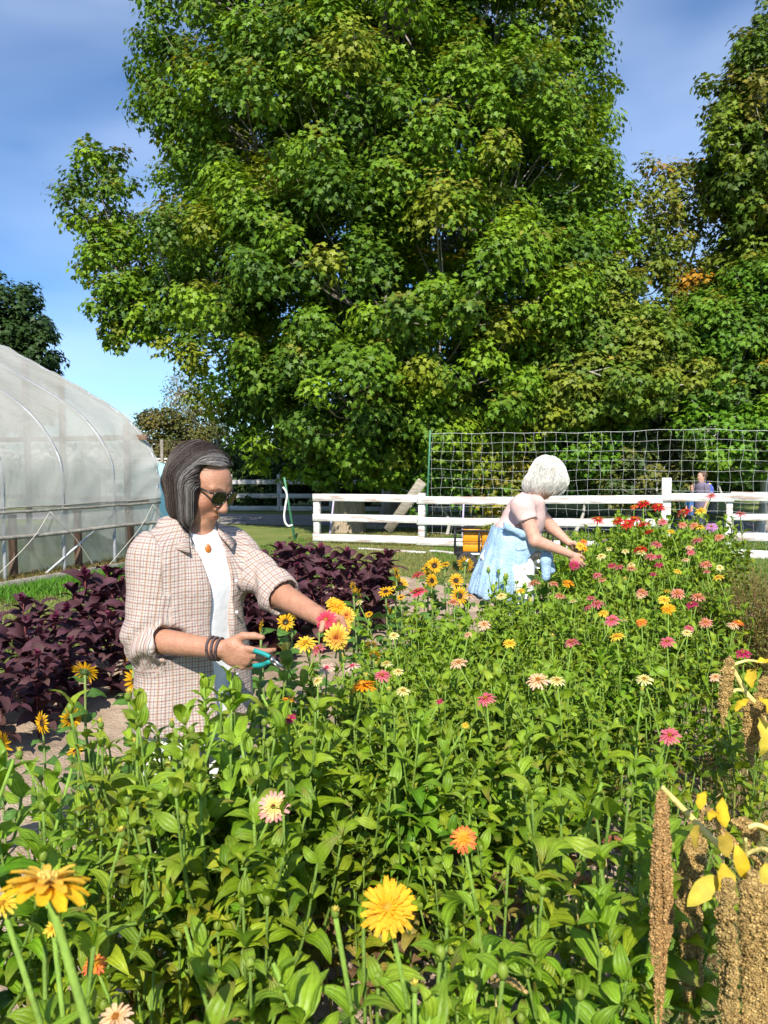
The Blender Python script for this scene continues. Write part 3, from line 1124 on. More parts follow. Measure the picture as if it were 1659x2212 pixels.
tree('leafy green tree with yellowing twigs low at the right border', (8.6, 17.6, 0),
     [(1600, 720, 17, 1.0, .9), (1660, 640, 17.4, .9, .9), (1560, 840, 16.8, .9, .7), (1650, 870, 16.6, 1.0, .8), (1700, 760, 17, 1.0, 1.0), (1520, 700, 17.8, .6, .7)],
     .42, 150, .12, [((.10, .22, .015), 3), ((.14, .26, .02), 2), ((.08, .16, .018), 3), ((.36, .25, .02), .3)], .12, 'bark_pale', ((.24, .22, .02), .25), dens=1.25, twig=.5, jit=.28)
tree('yellow green young tree between the big maple and the right hand trees', (5.6, 17.6, 0),
     [(1290, 700, 17, .9, .7), (1380, 740, 16.8, .9, .6), (1250, 800, 16.6, .8, .6), (1350, 830, 16.5, 1.0, .6), (1440, 800, 16.8, .8, .6), (1300, 620, 17.2, .8, .6), (1220, 880, 16.8, .8, .5)],
     .42, 135, .125, [((.16, .25, .025), 3), ((.23, .27, .03), 3), ((.11, .19, .02), 2)], .1, 'bark_pale', ((.3, .24, .04), .4), dens=1.25, twig=.4, jit=.28)
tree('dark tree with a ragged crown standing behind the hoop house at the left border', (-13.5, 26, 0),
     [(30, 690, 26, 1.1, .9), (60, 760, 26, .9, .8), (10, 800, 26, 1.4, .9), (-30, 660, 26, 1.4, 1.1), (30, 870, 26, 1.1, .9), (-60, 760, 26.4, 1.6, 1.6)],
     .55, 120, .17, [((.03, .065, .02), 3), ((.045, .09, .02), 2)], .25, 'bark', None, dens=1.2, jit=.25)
tree('wispy silver birch rising behind the olive shrubs left of the big maple', (-8.8, 34, 0),
     [(395, 860, 34, .75, 1.2), (420, 900, 34, .9, .9), (385, 920, 34, .8, .8), (455, 880, 34.3, .8, 1.0)],
     .45, 34, .13, [((.20, .22, .12), 2), ((.14, .17, .08), 2), ((.28, .27, .17), 1)], .1, 'bark_pale', None, (SLV, SLF), dens=1.5, twig=.95, jit=.35)
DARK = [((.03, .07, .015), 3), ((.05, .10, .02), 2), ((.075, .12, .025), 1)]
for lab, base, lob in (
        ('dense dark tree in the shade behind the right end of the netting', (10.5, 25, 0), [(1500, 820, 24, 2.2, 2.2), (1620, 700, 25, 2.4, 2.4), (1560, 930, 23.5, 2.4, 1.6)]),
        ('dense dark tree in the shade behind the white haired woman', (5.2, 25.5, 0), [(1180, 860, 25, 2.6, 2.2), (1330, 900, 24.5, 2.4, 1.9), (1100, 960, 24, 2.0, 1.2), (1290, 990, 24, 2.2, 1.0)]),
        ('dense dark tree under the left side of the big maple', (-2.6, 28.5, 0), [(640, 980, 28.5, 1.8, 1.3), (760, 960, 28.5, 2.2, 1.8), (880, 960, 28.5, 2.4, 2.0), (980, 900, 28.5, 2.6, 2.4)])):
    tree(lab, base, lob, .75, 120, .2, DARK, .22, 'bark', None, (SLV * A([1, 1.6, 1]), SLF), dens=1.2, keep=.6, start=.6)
for lab, lob, pal, d in (
        ('olive brown shrub beside the end of the hoop house', [(350, 960, 30, 1.3, .9), (310, 980, 30, .9, .9), (410, 950, 30.4, 1.2, 1.0), (345, 905, 30, .8, .5), (470, 960, 30.4, 1.1, .8)], [((.13, .13, .03), 3), ((.18, .15, .035), 2), ((.08, .10, .025), 2)], 30),
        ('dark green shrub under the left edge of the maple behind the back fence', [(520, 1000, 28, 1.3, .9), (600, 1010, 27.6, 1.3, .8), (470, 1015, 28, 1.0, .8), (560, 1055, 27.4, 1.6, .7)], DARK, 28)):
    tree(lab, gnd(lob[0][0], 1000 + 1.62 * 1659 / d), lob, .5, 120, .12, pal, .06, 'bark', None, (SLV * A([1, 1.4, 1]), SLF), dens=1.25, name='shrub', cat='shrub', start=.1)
YG = [((.12, .26, .015), 3), ((.17, .30, .02), 2), ((.08, .17, .018), 2)]
YV = [((.30, .27, .03), 2), ((.40, .32, .035), 1.5), ((.17, .21, .03), 2), ((.42, .22, .03), .6)]
for lab, lob, pal, dn in (
        ('low maple boughs drooping behind the left end of the netting', [(960, 1000, 17.2, .9, .7), (1020, 1035, 17, .7, .5), (905, 1030, 17.2, .6, .4)], YG, 1.2),
        ('yellowing vine covered shrub behind the netting left of the white haired woman', [(1085, 1000, 17.2, .6, .9), (1060, 1060, 16.9, .5, .6), (1120, 960, 17.4, .5, .7), (1100, 1090, 16.8, .5, .4)], YV, .9),
        ('bright green shrub behind the netting above the white haired woman', [(1230, 965, 17.4, .9, .6), (1330, 940, 17.4, .9, .6), (1280, 1010, 17.6, .8, .5)], YG, .95),
        ('olive shrub behind the netting right of the white haired woman', [(1400, 990, 17, .9, .8), (1470, 950, 17.2, .8, .7), (1360, 1050, 16.9, .7, .5), (1440, 1060, 17.2, .8, .5)], [((.09, .13, .025), 3), ((.16, .16, .03), 2), ((.05, .09, .02), 2)], .75),
        ('bright green shrub behind the netting at the right border', [(1570, 930, 16.4, .9, .6), (1650, 940, 16.2, .9, .7), (1600, 980, 16.6, .8, .5)], YG, 1.0)):
    q = gnd(lob[0][0], 1000 + 1.62 * 1659 / lob[0][2])
    tree(lab, q, lob, .34, 85, .11, pal, .05, 'bark_pale', None, (MLV, MLF), dens=dn, name='shrub', cat='shrub', start=.1, jit=.32, twig=.6)

# far-off wood closing the view
g_cl = []
for x in np.linspace(-26, 40, 60):
    for q in range(5):
        g_cl.append([x + rng.normal() * .6, 37 + rng.normal() * 1.2, .8 + q * 1.15 + rng.normal() * .3, 1.3, 0, -1, .2])
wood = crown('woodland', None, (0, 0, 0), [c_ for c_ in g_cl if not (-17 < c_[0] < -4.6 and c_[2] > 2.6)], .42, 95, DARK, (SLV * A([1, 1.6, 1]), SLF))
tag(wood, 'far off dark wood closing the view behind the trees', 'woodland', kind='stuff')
# ================================================================ plants
def leaf_t(n=7, wid=.2, fold=.35, rise=.5, fall=1.1, wave=.0, peak=.42, shape=.9):
    """folded leaf, length 1 along x; rise/fall = slope at base and towards the tip"""
    t = np.linspace(0, 1, n)
    sl = rise - (rise + fall) * t ** 1.2
    dx, dz = np.cos(sl), np.sin(sl)
    X = np.concatenate([[0], np.cumsum((dx[1:] + dx[:-1]) / 2 * np.diff(t))])
    Z = np.concatenate([[0], np.cumsum((dz[1:] + dz[:-1]) / 2 * np.diff(t))])
    p = np.log(.5) / np.log(peak)
    W = wid * np.sin(np.pi * np.clip(t, .02, .985) ** p) ** shape
    W[-1] = .004
    rows = []
    for i in range(n):
        wv = wave * math.sin(i * 2.1)
        rows += [[X[i], -W[i], Z[i] + fold * W[i] + wv * W[i]], [X[i], 0, Z[i]], [X[i], W[i], Z[i] + fold * W[i] - wv * W[i]]]
    return A(rows), gridF(n, 3)[:, ::-1]


ZL = [leaf_t(7, .20, .35, .55, .9, .0, .38), leaf_t(7, .215, .3, .3, 1.2, .15, .38), leaf_t(7, .18, .5, .7, 1.5, .1, .36), leaf_t(7, .21, .2, .2, .7, .2, .40), leaf_t(7, .20, .25, .4, 1.8, .3, .42)]
ZLc = np.tile(A([1.0, 1.22, 1.0]), 7)[:, None]
Z_GREENS = A([[.135, .25, .010], [.175, .30, .012], [.095, .195, .012], [.24, .36, .02]])


def foliage(g, tm, tc, pos, az, el, ln, col, worn=0.0):
    """add leaves: template set tm picked at random"""
    pos, az, el, ln, col = A(pos), A(az), A(el), A(ln), A(col)
    n = len(pos)
    x = np.stack([np.cos(az) * np.cos(el), np.sin(az) * np.cos(el), np.sin(el)], -1)
    up = A([0, 0, 1.0]) + .28 * rng.normal(size=(n, 3))
    y = nrm(np.cross(up, x))
    Mx = np.stack([x, y, np.cross(x, y)], -1) * ln[:, None, None]
    k = rng.integers(0, len(tm), n)
    for q in range(len(tm)):
        s = k == q
        if s.any():
            V, F = inst(tm[q][0], tm[q][1], Mx[s], pos[s])
            c = np.repeat(col[s], len(tm[q][0]), 0) * np.tile(tc[np.arange(len(tm[q][0])) % 3], (s.sum(), 1))
            al = np.tile([0, .5, 1.0], len(c) // 3)[:, None]
            if worn:                       # some tips have turned brown or yellow
                nv = len(tm[q][0])
                f = np.tile(np.clip((np.arange(nv) // 3) / 6 * 2 - 1, 0, 1), s.sum())[:, None] * np.repeat(np.where(rng.uniform(size=s.sum()) < worn, rng.uniform(.4, 1, s.sum()), 0), nv)[:, None]
                c = c * (1 - f) + A([.26, .17, .05]) * f
            g.add(V, F, np.hstack([c, al]))


def zinnia_proto(bloom, seed, leafsize=.11, nb=5, old=.1):
    """one plant of height 1: stem mesh and foliage mesh"""
    global rng
    keep, rng = rng, np.random.default_rng(seed)
    st, fo = G(), G()
    tone = A([rng.uniform(.8, 1.25), rng.uniform(.88, 1.12), 1])
    sway = rng.normal(size=2) * .05
    def ax(t):
        return A([sway[0] * math.sin(t * 3.14), sway[1] * math.sin(t * 3.14 * .8), t]) * A([1, 1, 1])
    top = 1.0
    sc_ = (.20, .22, .06) if seed % 3 else (.18, .085, .06)
    P = A([ax(t) for t in np.linspace(0, 1, 9)])
    P[-1] = [0, 0, 1.0]
    st.add(*tube(P, np.linspace(.0052, .0034, 9), 6), [(np.array(sc_) * (1 - t) + A([.20, .34, .06]) * t) for t in np.repeat(np.linspace(0, 1, 9), 6)])
    pos, az, el, ln, co = [], [], [], [], []
    def node(p, a0, size, e0, age):
        for s in (0, np.pi):
            pos.append(p); az.append(a0 + s + rng.normal() * .2); el.append(e0 + rng.normal() * .18)
            ln.append(size * rng.uniform(.62, 1.3))
            c = Z_GREENS[rng.integers(0, 4)] * rng.uniform(.7, 1.15) * tone
            if age > .78:
                c = c * .5 + A([.26, .40, .03]) * .5
            if age < .45 and rng.uniform() < old * 3:
                c = [A([.30, .24, .05]), A([.24, .14, .07]), A([.26, .28, .04])][rng.integers(0, 3)] * rng.uniform(.7, 1.1)
            co.append(c)
    ts = np.arange(.14, .93 if not bloom else .88, .078)
    a0 = rng.uniform(0, 3)
    for i, t in enumerate(ts):
        node(ax(t), a0 + i * np.pi / 2, leafsize * (1.15 - .45 * abs(t - .5)) * (1.0 if t < .85 else .8), .45 if t < .8 else .75, t)
    bs = rng.choice(ts[(ts > .18) & (ts < .78)], nb)
    for i, t in enumerate(bs):
        b0 = rng.uniform(0, 6.28)
        hz = rng.uniform(.06, .17)
        zt = min(rng.uniform(.6, 1.0), t + .42)
        if bloom:
            zt = min(zt, .9)
        p0, p1 = ax(t), ax(t) + A([hz * math.cos(b0), hz * math.sin(b0), zt - t])
        Q = curve([p0, p0 * .5 + p1 * .5 + A([math.cos(b0), math.sin(b0), -.4]) * .03, p1], 5)
        st.add(*tube(Q, np.linspace(.004, .003, len(Q)), 5), (.15, .25, .05))
        L_ = len(Q) - 1
        m_ = max(3, int((zt - t) / .062))
        for q in range(1, m_ + 1):
            f = q / m_ * L_
            i0 = min(int(f), L_ - 1)
            p = Q[i0] + (Q[i0 + 1] - Q[i0]) * (f - i0)
            node(p, b0 + q * np.pi / 2, leafsize * (.95 - .3 * q / m_), .45 if q < m_ else .95, p[2])
        if rng.uniform() < .55:
            fo.add(*ell(p1 + A([0, 0, .012]), (.009, .009, .012), 7, 5), (.26, .36, .05))
    if not bloom:                       # young leaf tip
        for q in range(3):
            node(ax(.93 + .03 * q), a0 + q * 1.57, leafsize * (.8 - .18 * q), .85 + .2 * q, 1)
    foliage(fo, ZL, ZLc, pos, az, el, ln, co, .16)
    rng = keep
    return st, fo


ZP_LEAFY = [zinnia_proto(False, 100 + i, .098 + .008 * (i % 3), 13 + i % 3, .12 + .07 * (i % 3)) for i in range(9)]
ZP_BLOOM = [zinnia_proto(True, 200 + i, .097, 10 + i % 2, .1) for i in range(6)]


class Kind:
    """first use builds the meshes, later uses copy the first thing part by part"""
    def __init__(s, parts):
        s.parts, s.first = parts, None

    def make(s, name, label, cat, loc, rz, scale, group):
        r = thing(name, label, cat, loc, rz, group)
        r.scale = (scale, scale, scale)
        if s.first is None:
            s.first = [g.build(n_, m_, r) for n_, g, m_ in s.parts]
            s.par = [g for g in s.first]
        else:
            for o in s.first:
                c = o.copy()
                c.parent = r
                COL.objects.link(c)
        return r


K_LEAFY = [Kind([('stem', a_, M['stem']), ('foliage', b_, M['zleaf'])]) for a_, b_ in ZP_LEAFY]
K_BLOOM = [Kind([('stem', a_, M['stem']), ('foliage', b_, M['zleaf'])]) for a_, b_ in ZP_BLOOM]

# petals
def petal_t(wid=.11, notch=.0, up=.25, dn=.5, point=False):
    t = np.linspace(0, 1, 5)
    sl = up - (up + dn) * t
    X = np.concatenate([[0], np.cumsum(np.cos(sl[1:]) * .25)])
    Z = np.concatenate([[0], np.cumsum(np.sin(sl[1:]) * .25)])
    W = wid * (A([.35, .75, 1, .85, .05]) if point else A([.4, .8, 1.0, 1.05, .6]))
    rows = []
    for i in range(5):
        rows += [[X[i], -W[i], Z[i] + .25 * W[i]], [X[i] - (notch if i == 4 else 0), 0, Z[i]], [X[i], W[i], Z[i] + .25 * W[i]]]
    return A(rows), gridF(5, 3)[:, ::-1]


PET = petal_t()
PETS = petal_t(.12, 0, .2, .35, True)
PETN = petal_t(.105, .05, .25, .3)


def ring(g, tm, n, r0, ln, elv, z, c0, c1, jit=.12, off=0.0):
    """n petals around the axis; colour runs c0 at the base to c1 at the tip"""
    az = np.arange(n) * 2 * np.pi / n + off + rng.normal(size=n) * jit * .5
    e = elv + rng.normal(size=n) * jit
    x = np.stack([np.cos(az) * np.cos(e), np.sin(az) * np.cos(e), np.sin(e)], -1)
    y = np.stack([-np.sin(az), np.cos(az), 0 * az], -1)
    l_ = ln * rng.uniform(.88, 1.1, n)
    Mx = np.stack([x, y, np.cross(x, y)], -1) * l_[:, None, None]
    P = np.stack([np.cos(az) * r0, np.sin(az) * r0, 0 * az + z], -1)
    V, F = inst(tm[0], tm[1], Mx, P)
    t = np.clip(tm[0][:, 0] / tm[0][:, 0].max(), 0, 1)[:, None]
    c = A(c0) * (1 - t) + A(c1) * t
    g.add(V, F, np.tile(c, (n, 1)) * np.repeat(rng.uniform(.85, 1.12, (n, 1)), len(tm[0]), 0))


def zinnia_head(outer, inner, disc, dbl=3, nr=15, pet=PET):
    """flower of diameter 1 facing +z: (petals, centre)"""
    g, c = G(), G()
    ring(g, pet, nr, .05, .46, .05, 0, A(outer) * .8 + A(inner) * .2, outer)
    if dbl > 1: ring(g, pet, nr - 2, .05, .38, .25, .03, inner * A(1.0), A(outer) * .7 + A(inner) * .3, off=.2)
    if dbl > 2: ring(g, pet, nr - 4, .04, .29, .5, .055, inner, A(outer) * .35 + A(inner) * .65, off=.4)
    if dbl > 3: ring(g, pet, nr - 6, .03, .20, .85, .08, inner, inner, off=.1)
    V, F = lathe([(0, -.14), (.045, -.14), (.10, -.09), (.11, -.02), (.08, .02), (0, .03)], 12)
    g.add(V, F, (.17, .27, .06))
    V, F = ell((0, 0, .06), (.11, .11, .085), 12, 8)
    c.add(V, F, A(disc) * .6)
    n_ = 22
    for q in range(n_):
        r_ = .105 * math.sqrt((q + .5) / n_)
        a_ = q * 2.4
        c.add(*ell((r_ * math.cos(a_), r_ * math.sin(a_), .14 - 2.6 * r_ * r_), (.02, .02, .032), 5, 4), A(disc) * rng.uniform(.7, 1.3))
    return g, c


def bud_head(tip):
    g, c = G(), G()
    V, F = lathe([(0, -.5), (.16, -.48), (.36, -.2), (.40, .05), (.34, .3), (.2, .38), (0, .4)], 12)
    g.add(V, F, [A([.22, .34, .05]) * (1.0 if (i // 12) % 2 else .72) for i in range(len(V))])
    ring(c, PETN, 9, .14, .62, 1.25, .2, A(tip) * .8, tip, .1)
    ring(c, PETN, 6, .07, .6, 1.4, .22, tip, tip, .1)
    return g, c


def sun_head():
    g, c = G(), G()
    ring(g, PETS, 17, .16, .38, .08, 0, (.72, .36, .01), (.86, .52, .015), .16)
    ring(g, PETS, 14, .15, .34, .28, .012, (.70, .33, .01), (.86, .50, .015), .18, off=.2)
    ring(g, PETS, 14, .10, .22, -.25, -.035, (.10, .17, .05), (.12, .20, .06), .15)
    V, F = lathe([(0, -.11), (.05, -.1), (.15, -.04), (.19, 0), (.17, .02)], 16)
    g.add(V, F, (.12, .19, .06))
    V, F = lathe([(0, .03), (.06, .03), (.12, .045), (.17, .035), (.185, .0)], 18)
    c.add(V, F, [A([.045, .022, .012]) * (1 if (i // 18) < 2 else 1.6) for i in range(len(V))])
    for q in range(36):
        r_ = .17 * math.sqrt((q + .5) / 36)
        c.add(*ell((r_ * math.cos(q * 2.4), r_ * math.sin(q * 2.4), .045), (.014, .014, .02), 5, 4), (.10, .05, .015) if r_ > .12 else (.05, .025, .012))
    return g, c


Y_ = (.85, .56, .05)
HEADS = {
    'red': zinnia_head((.62, .02, .015), (.55, .025, .02), (.55, .35, .03), 3),
    'pink': zinnia_head((.74, .22, .25), (.66, .10, .15), (.50, .22, .02), 3),
    'salmon': zinnia_head((.74, .32, .23), (.66, .20, .10), (.55, .25, .02), 3),
    'magenta': zinnia_head((.52, .03, .13), (.45, .03, .09), (.5, .25, .03), 3),
    'cream': zinnia_head((.80, .74, .36), (.72, .60, .16), (.45, .22, .03), 3),
    'yellow': zinnia_head((.86, .62, .07), (.80, .48, .03), (.6, .3, .02), 3),
    'orange': zinnia_head((.86, .36, .015), (.84, .30, .01), (.7, .4, .03), 3, 17),
    'golden': zinnia_head((.88, .45, .02), (.86, .42, .02), (.75, .5, .06), 4, 19, PETN),
    'coral': zinnia_head((.85, .16, .06), (.88, .42, .03), (.8, .45, .04), 4),
    'lilac': zinnia_head((.62, .30, .58), (.55, .2, .45), (.5, .3, .05), 2),
    'peach': zinnia_head((.86, .55, .38), (.80, .50, .22), (.5, .2, .03), 3),
    'two tone pink and yellow': zinnia_head((.82, .36, .34), (.80, .70, .20), (.22, .03, .02), 4, 18),
    'striped yellow': zinnia_head((.88, .66, .09), (.72, .32, .05), (.55, .12, .04), 4, 22, PETN),
    'cream and pink': zinnia_head((.84, .70, .52), (.78, .25, .28), (.62, .06, .12), 2),
    'raspberry': zinnia_head((.72, .07, .13), (.62, .05, .09), (.6, .35, .04), 4, 18),
    'bud': bud_head((.80, .66, .14)),
    'sunflower': sun_head(),
    'big yellow': zinnia_head((.90, .52, .02), (.90, .60, .10), (.85, .6, .15), 3, 13, petal_t(.165, .06)),
}
HK = {}
MADE_PART = {}


def head(kind, root, loc, diam, direction, spin=0.0):
    """flower part (with its centre as sub-part) on a plant; placed in the plant's own frame"""
    if kind not in HK:
        a_, b_ = HEADS[kind]
        f = a_.build('flower' if kind != 'bud' else 'flower_bud', M['petal'], root)
        c = b_.build('flower_centre' if kind != 'bud' else 'petal_tip', M['petal'], f)
        HK[kind] = (f, c)
    else:
        f0, c0 = HK[kind]
        f = f0.copy(); f.parent = root; COL.objects.link(f)
        c = c0.copy(); c.parent = f; COL.objects.link(c)
    s = diam / root.scale[0]
    f.scale = (s, s, s)
    f.location = loc
    z = nrm(A(direction, float))
    rz = root.rotation_euler[2]
    z = A([z[0] * math.cos(-rz) - z[1] * math.sin(-rz), z[0] * math.sin(-rz) + z[1] * math.cos(-rz), z[2]])
    q = Vector(z).to_track_quat('Z', 'Y').to_euler()
    f.rotation_euler = (Matrix(q.to_matrix()) @ Matrix.Rotation(spin, 3, 'Z')).to_euler()
    return f


# ---- open zinnias, placed where the photograph shows them (positions in photo units)
YD = ([1040, 1090, 1150, 1188, 1250, 1300, 1400, 1475, 1550, 1620, 1750, 1820, 1900, 1960, 2100], [7.6, 7.2, 6.3, 5.6, 4.75, 4.1, 3.1, 2.5, 2.12, 1.95, 1.6, 1.35, 1.15, 1.0, .95])
Z5, Z6, Z2, Z1, Z7 = (700, 1500, 2.765), (1300, 1350, 2.183), (1000, 1700, 2.074), (500, 1700, 2.074), (1660, 1450, 1.6065)
FL = [
    (Z5, 1250, 255, 'raspberry', 34), (Z5, 1260, 385, 'raspberry', 44), (Z5, 1525, 460, 'salmon', 30), (Z5, 1645, 412, 'peach', 26),
    (Z5, 395, 785, 'yellow', 54), (Z5, 490, 820, 'pink', 38), (Z5, 560, 970, 'cream and pink', 40),
    (Z5, 755, 955, 'cream and pink', 40), (Z5, 985, 1025, 'pink', 40), (Z5, 1015, 930, 'cream', 30), (Z5, 1105, 990, 'cream', 26), (Z5, 1140, 1140, 'cream', 34),
    (Z5, 490, 1060, 'cream', 28), (Z5, 835, 1115, 'orange', 68), (Z5, 255, 1210, 'orange', 36), (Z5, 275, 1350, 'magenta', 34), (Z5, 1070, 715, 'cream', 26),
    (Z5, 805, 460, 'cream', 22), (Z5, 1565, 930, 'peach', 42), (Z5, 1635, 705, 'peach', 22), (Z5, 1420, 1212, 'magenta', 18),
    (Z6, 765, 195, 'red', 30), (Z6, 885, 198, 'red', 26), (Z6, 942, 218, 'red', 30), (Z6, 985, 190, 'red', 28), (Z6, 1038, 95, 'red', 34), (Z6, 985, 112, 'coral', 20), (Z6, 1130, 115, 'red', 32),
    (Z6, 1285, 148, 'red', 32), (Z6, 1268, 160, 'salmon', 28), (Z6, 1385, 140, 'yellow', 28), (Z6, 1448, 50, 'pink', 28), (Z6, 1625, 160, 'pink', 28), (Z6, 1155, 205, 'pink', 24), (Z6, 1040, 220, 'red', 32), (Z6, 1070, 265, 'red', 28),
    (Z6, 1275, 222, 'salmon', 22), (Z6, 1345, 228, 'salmon', 24), (Z6, 1380, 237, 'yellow', 26), (Z6, 1205, 262, 'yellow', 20), (Z6, 1450, 236, 'lilac', 28), (Z6, 1495, 297, 'salmon', 24),
    (Z6, 1362, 318, 'pink', 30), (Z6, 1118, 342, 'pink', 28), (Z6, 1022, 372, 'red', 34), (Z6, 1024, 392, 'cream', 26), (Z6, 1318, 358, 'peach', 18), (Z6, 1325, 388, 'pink', 20), (Z6, 785, 412, 'cream', 22),
    (Z6, 930, 380, 'cream', 18), (Z6, 832, 365, 'cream', 16), (Z6, 1085, 415, 'pink', 28), (Z6, 1130, 413, 'magenta', 20), (Z6, 1132, 462, 'magenta', 22), (Z6, 850, 467, 'magenta', 22),
    (Z6, 895, 478, 'pink', 24), (Z6, 968, 487, 'salmon', 26), (Z6, 965, 462, 'cream', 20), (Z6, 1100, 517, 'magenta', 18), (Z6, 1295, 432, 'peach', 18), (Z6, 1415, 462, 'salmon', 28), (Z6, 1500, 478, 'cream', 18),
    (Z6, 1420, 502, 'pink', 18), (Z6, 1245, 503, 'yellow', 20), (Z6, 1490, 542, 'yellow', 28), (Z6, 760, 525, 'pink', 22), (Z6, 790, 554, 'salmon', 22), (Z6, 585, 577, 'orange', 30), (Z6, 500, 578, 'salmon', 24),
    (Z6, 376, 580, 'salmon', 36), (Z6, 537, 653, 'salmon', 28), (Z6, 300, 620, 'yellow', 22), (Z6, 185, 653, 'cream', 26), (Z6, 615, 682, 'cream', 20), (Z6, 1033, 630, 'salmon', 28), (Z6, 1022, 650, 'peach', 24), (Z6, 1180, 622, 'yellow', 20), (Z6, 1245, 638, 'salmon', 34),
    (Z6, 1370, 660, 'salmon', 34), (Z6, 1163, 676, 'yellow', 28), (Z6, 1330, 704, 'magenta', 30), (Z6, 1190, 732, 'golden', 34), (Z6, 722, 664, 'pink', 24), (Z6, 760, 702, 'pink', 34), (Z6, 705, 722, 'pink', 24), (Z6, 800, 757, 'yellow', 26),
    (Z6, 850, 802, 'pink', 36), (Z6, 920, 796, 'cream', 18), (Z6, 1028, 808, 'coral', 26), (Z6, 1415, 814, 'salmon', 32), (Z6, 1313, 846, 'pink', 24), (Z6, 1303, 874, 'cream', 24), (Z6, 1580, 830, 'peach', 26), (Z6, 1610, 815, 'coral', 28),
    (Z6, 80, 828, 'peach', 34), (Z6, 232, 940, 'yellow', 32), (Z6, 605, 937, 'pink', 38), (Z6, 880, 900, 'yellow', 36), (Z6, 1183, 932, 'pink', 36), (Z6, 1640, 1000, 'magenta', 36),
    (Z6, 405, 1172, 'peach', 54), (Z6, 520, 1167, 'cream', 40), (Z6, 1045, 1160, 'cream', 40), (Z6, 1475, 1143, 'peach', 30), (Z6, 665, 326, 'salmon', 20), (Z6, 805, 312, 'lilac', 14),
    (Z2, 710, 490, 'pink', 48), (Z2, 590, 632, 'yellow', 18), (Z1, 530, 1112, 'two tone pink and yellow', 70), (Z7, 305, 945, 'pink', 50), (Z2, 580, 1292, 'coral', 62),
]
BUDS = [(0, 1900, 2.37, 838, 60, 22), (0, 1900, 2.37, 878, 372, 18), (0, 1900, 2.37, 1105, 545, 24), (0, 1900, 2.37, 800, 960, 22), (0, 1900, 2.37, 660, 245, 18), (0, 1900, 2.37, 1125, 240, 16), (0, 1900, 2.37, 125, 440, 22),
        (*Z5, 690, 890, 16), (*Z5, 860, 1038, 16), (*Z5, 1035, 1140, 14), (*Z5, 935, 940, 12), (*Z5, 1492, 317, 12), (*Z5, 250, 875, 38), (*Z6, 105, 495, 12), (*Z6, 207, 537, 12), (*Z6, 358, 697, 16), (*Z6, 490, 906, 14), (*Z6, 930, 563, 14), (*Z6, 640, 290, 10), (*Z7, 180, 745, 16), (300, 1180, 2.458, 690, 1490, 26), (900, 2200, 1.508, 370, 800, 26), (0, 2200, 1.659, 1535, 540, 24)]
NTH = ['', 'second', 'third', 'fourth', 'fifth', 'sixth', 'seventh', 'eighth', 'ninth', 'tenth', 'eleventh', 'twelfth']


def ordn(k, n):
    if k == 0: return 'leftmost'
    if k == n - 1: return 'rightmost'
    if k <= n // 2: return NTH[k] + ' from the left'
    return NTH[n - 1 - k] + ' from the right'


def zone(y):
    return ('at the far end of the bed' if y < 1178 else 'beside the white haired woman' if y < 1262 else
            'halfway along the bed' if y < 1372 else 'in front of the man' if y < 1660 else 'low in the foreground')


rec = []
for (ox, oy, k), x, y, c, dpx in FL:
    rec.append([(ox + x / k) / 1.278, (oy + y / k) / 1.278, c, dpx])
for ox, oy, k, x, y, dpx in BUDS:
    rec.append([(ox + x / k) / 1.278, (oy + y / k) / 1.278, 'bud', dpx])
cnt_ = {}
for r_ in sorted(rec, key=lambda q: q[0]):
    key = (r_[2], zone(r_[1]))
    r_.append(cnt_.get(key, 0))
    cnt_[key] = cnt_.get(key, 0) + 1
zpts = []                # ground positions in use
for x, y, c, dpx, rank in rec:
    d = float(np.interp(y, *YD))
    p = at(x, y, d)
    D_ = dpx * d / 1659 * .98
    z_ = zone(y)
    n_ = cnt_[(c, z_)]
    what = 'closed zinnia bud' if c == 'bud' else f'{c} zinnia bloom'
    lab = f'{what} {z_}' if n_ == 1 else f'{what}, {ordn(rank, n_)} of {n_} {z_}'
    h = p[2]
    rz = rng.uniform(0, 6.28)
    r = K_BLOOM[rng.integers(0, 6)].make('zinnia_plant', lab, 'zinnia', (p[0], p[1], 0), rz, h, 'zinnias in bloom along the flower bed' if c != 'bud' else 'zinnias in bud along the flower bed')
    dr = A([-.25, -.35, 1.1]) + rng.normal(size=3) * .22
    if c in ('orange', 'golden') and dpx > 60: dr = A([-.1, .05, 1.0])
    if c.startswith('two'): dr = A([.05, -.75, .7])
    if c == 'bud': dr = A([0, 0, 1]) + rng.normal(size=3) * .1
    if y > 1690: dr = dr + A([0, -.4, 0])
    f = head(c, r, (0, 0, 1.0 + .1 * D_ / h), D_, dr, rng.uniform(0, 6))
    zpts.append(p[:2])

# ---- big near blooms
def near(x, y, d, c, dpx, lab, dr, v=0):
    p = at(x, y, d)
    r = K_BLOOM[v].make('zinnia_plant', lab, 'zinnia', (p[0], p[1], 0), 1.0 + v, p[2], 'zinnias in bloom along the flower bed')
    head(c, r, (0, 0, 1.0), dpx * d / 1659, dr, .3)
    zpts.append(p[:2])


near(100, 1915, .70, 'big yellow', 205, 'golden yellow zinnia seen from the side, largest and nearest bloom at the left border', A([.1, .25, .95]), 1)
near(838, 1962, 1.0, 'golden', 130, 'shaggy golden orange zinnia low in the middle foreground', A([0, -.75, .75]), 2)
near(115, 2005, 1.0, 'yellow', 44, 'small yellow zinnia half hidden below the nearest golden bloom', A([0, -.3, .8]), 3)
near(5, 1955, .95, 'yellow', 70, 'yellow zinnia cut off by the left border behind the nearest golden bloom', A([0, -.3, .8]), 4)
near(205, 2085, 1.25, 'coral', 56, 'shaded orange red zinnia deep between leaves at the lower left', A([0, -.3, .8]), 5)
near(250, 2200, .95, 'peach', 80, 'peach coloured zinnia cut off by the bottom border', A([0, -.3, .8]), 0)

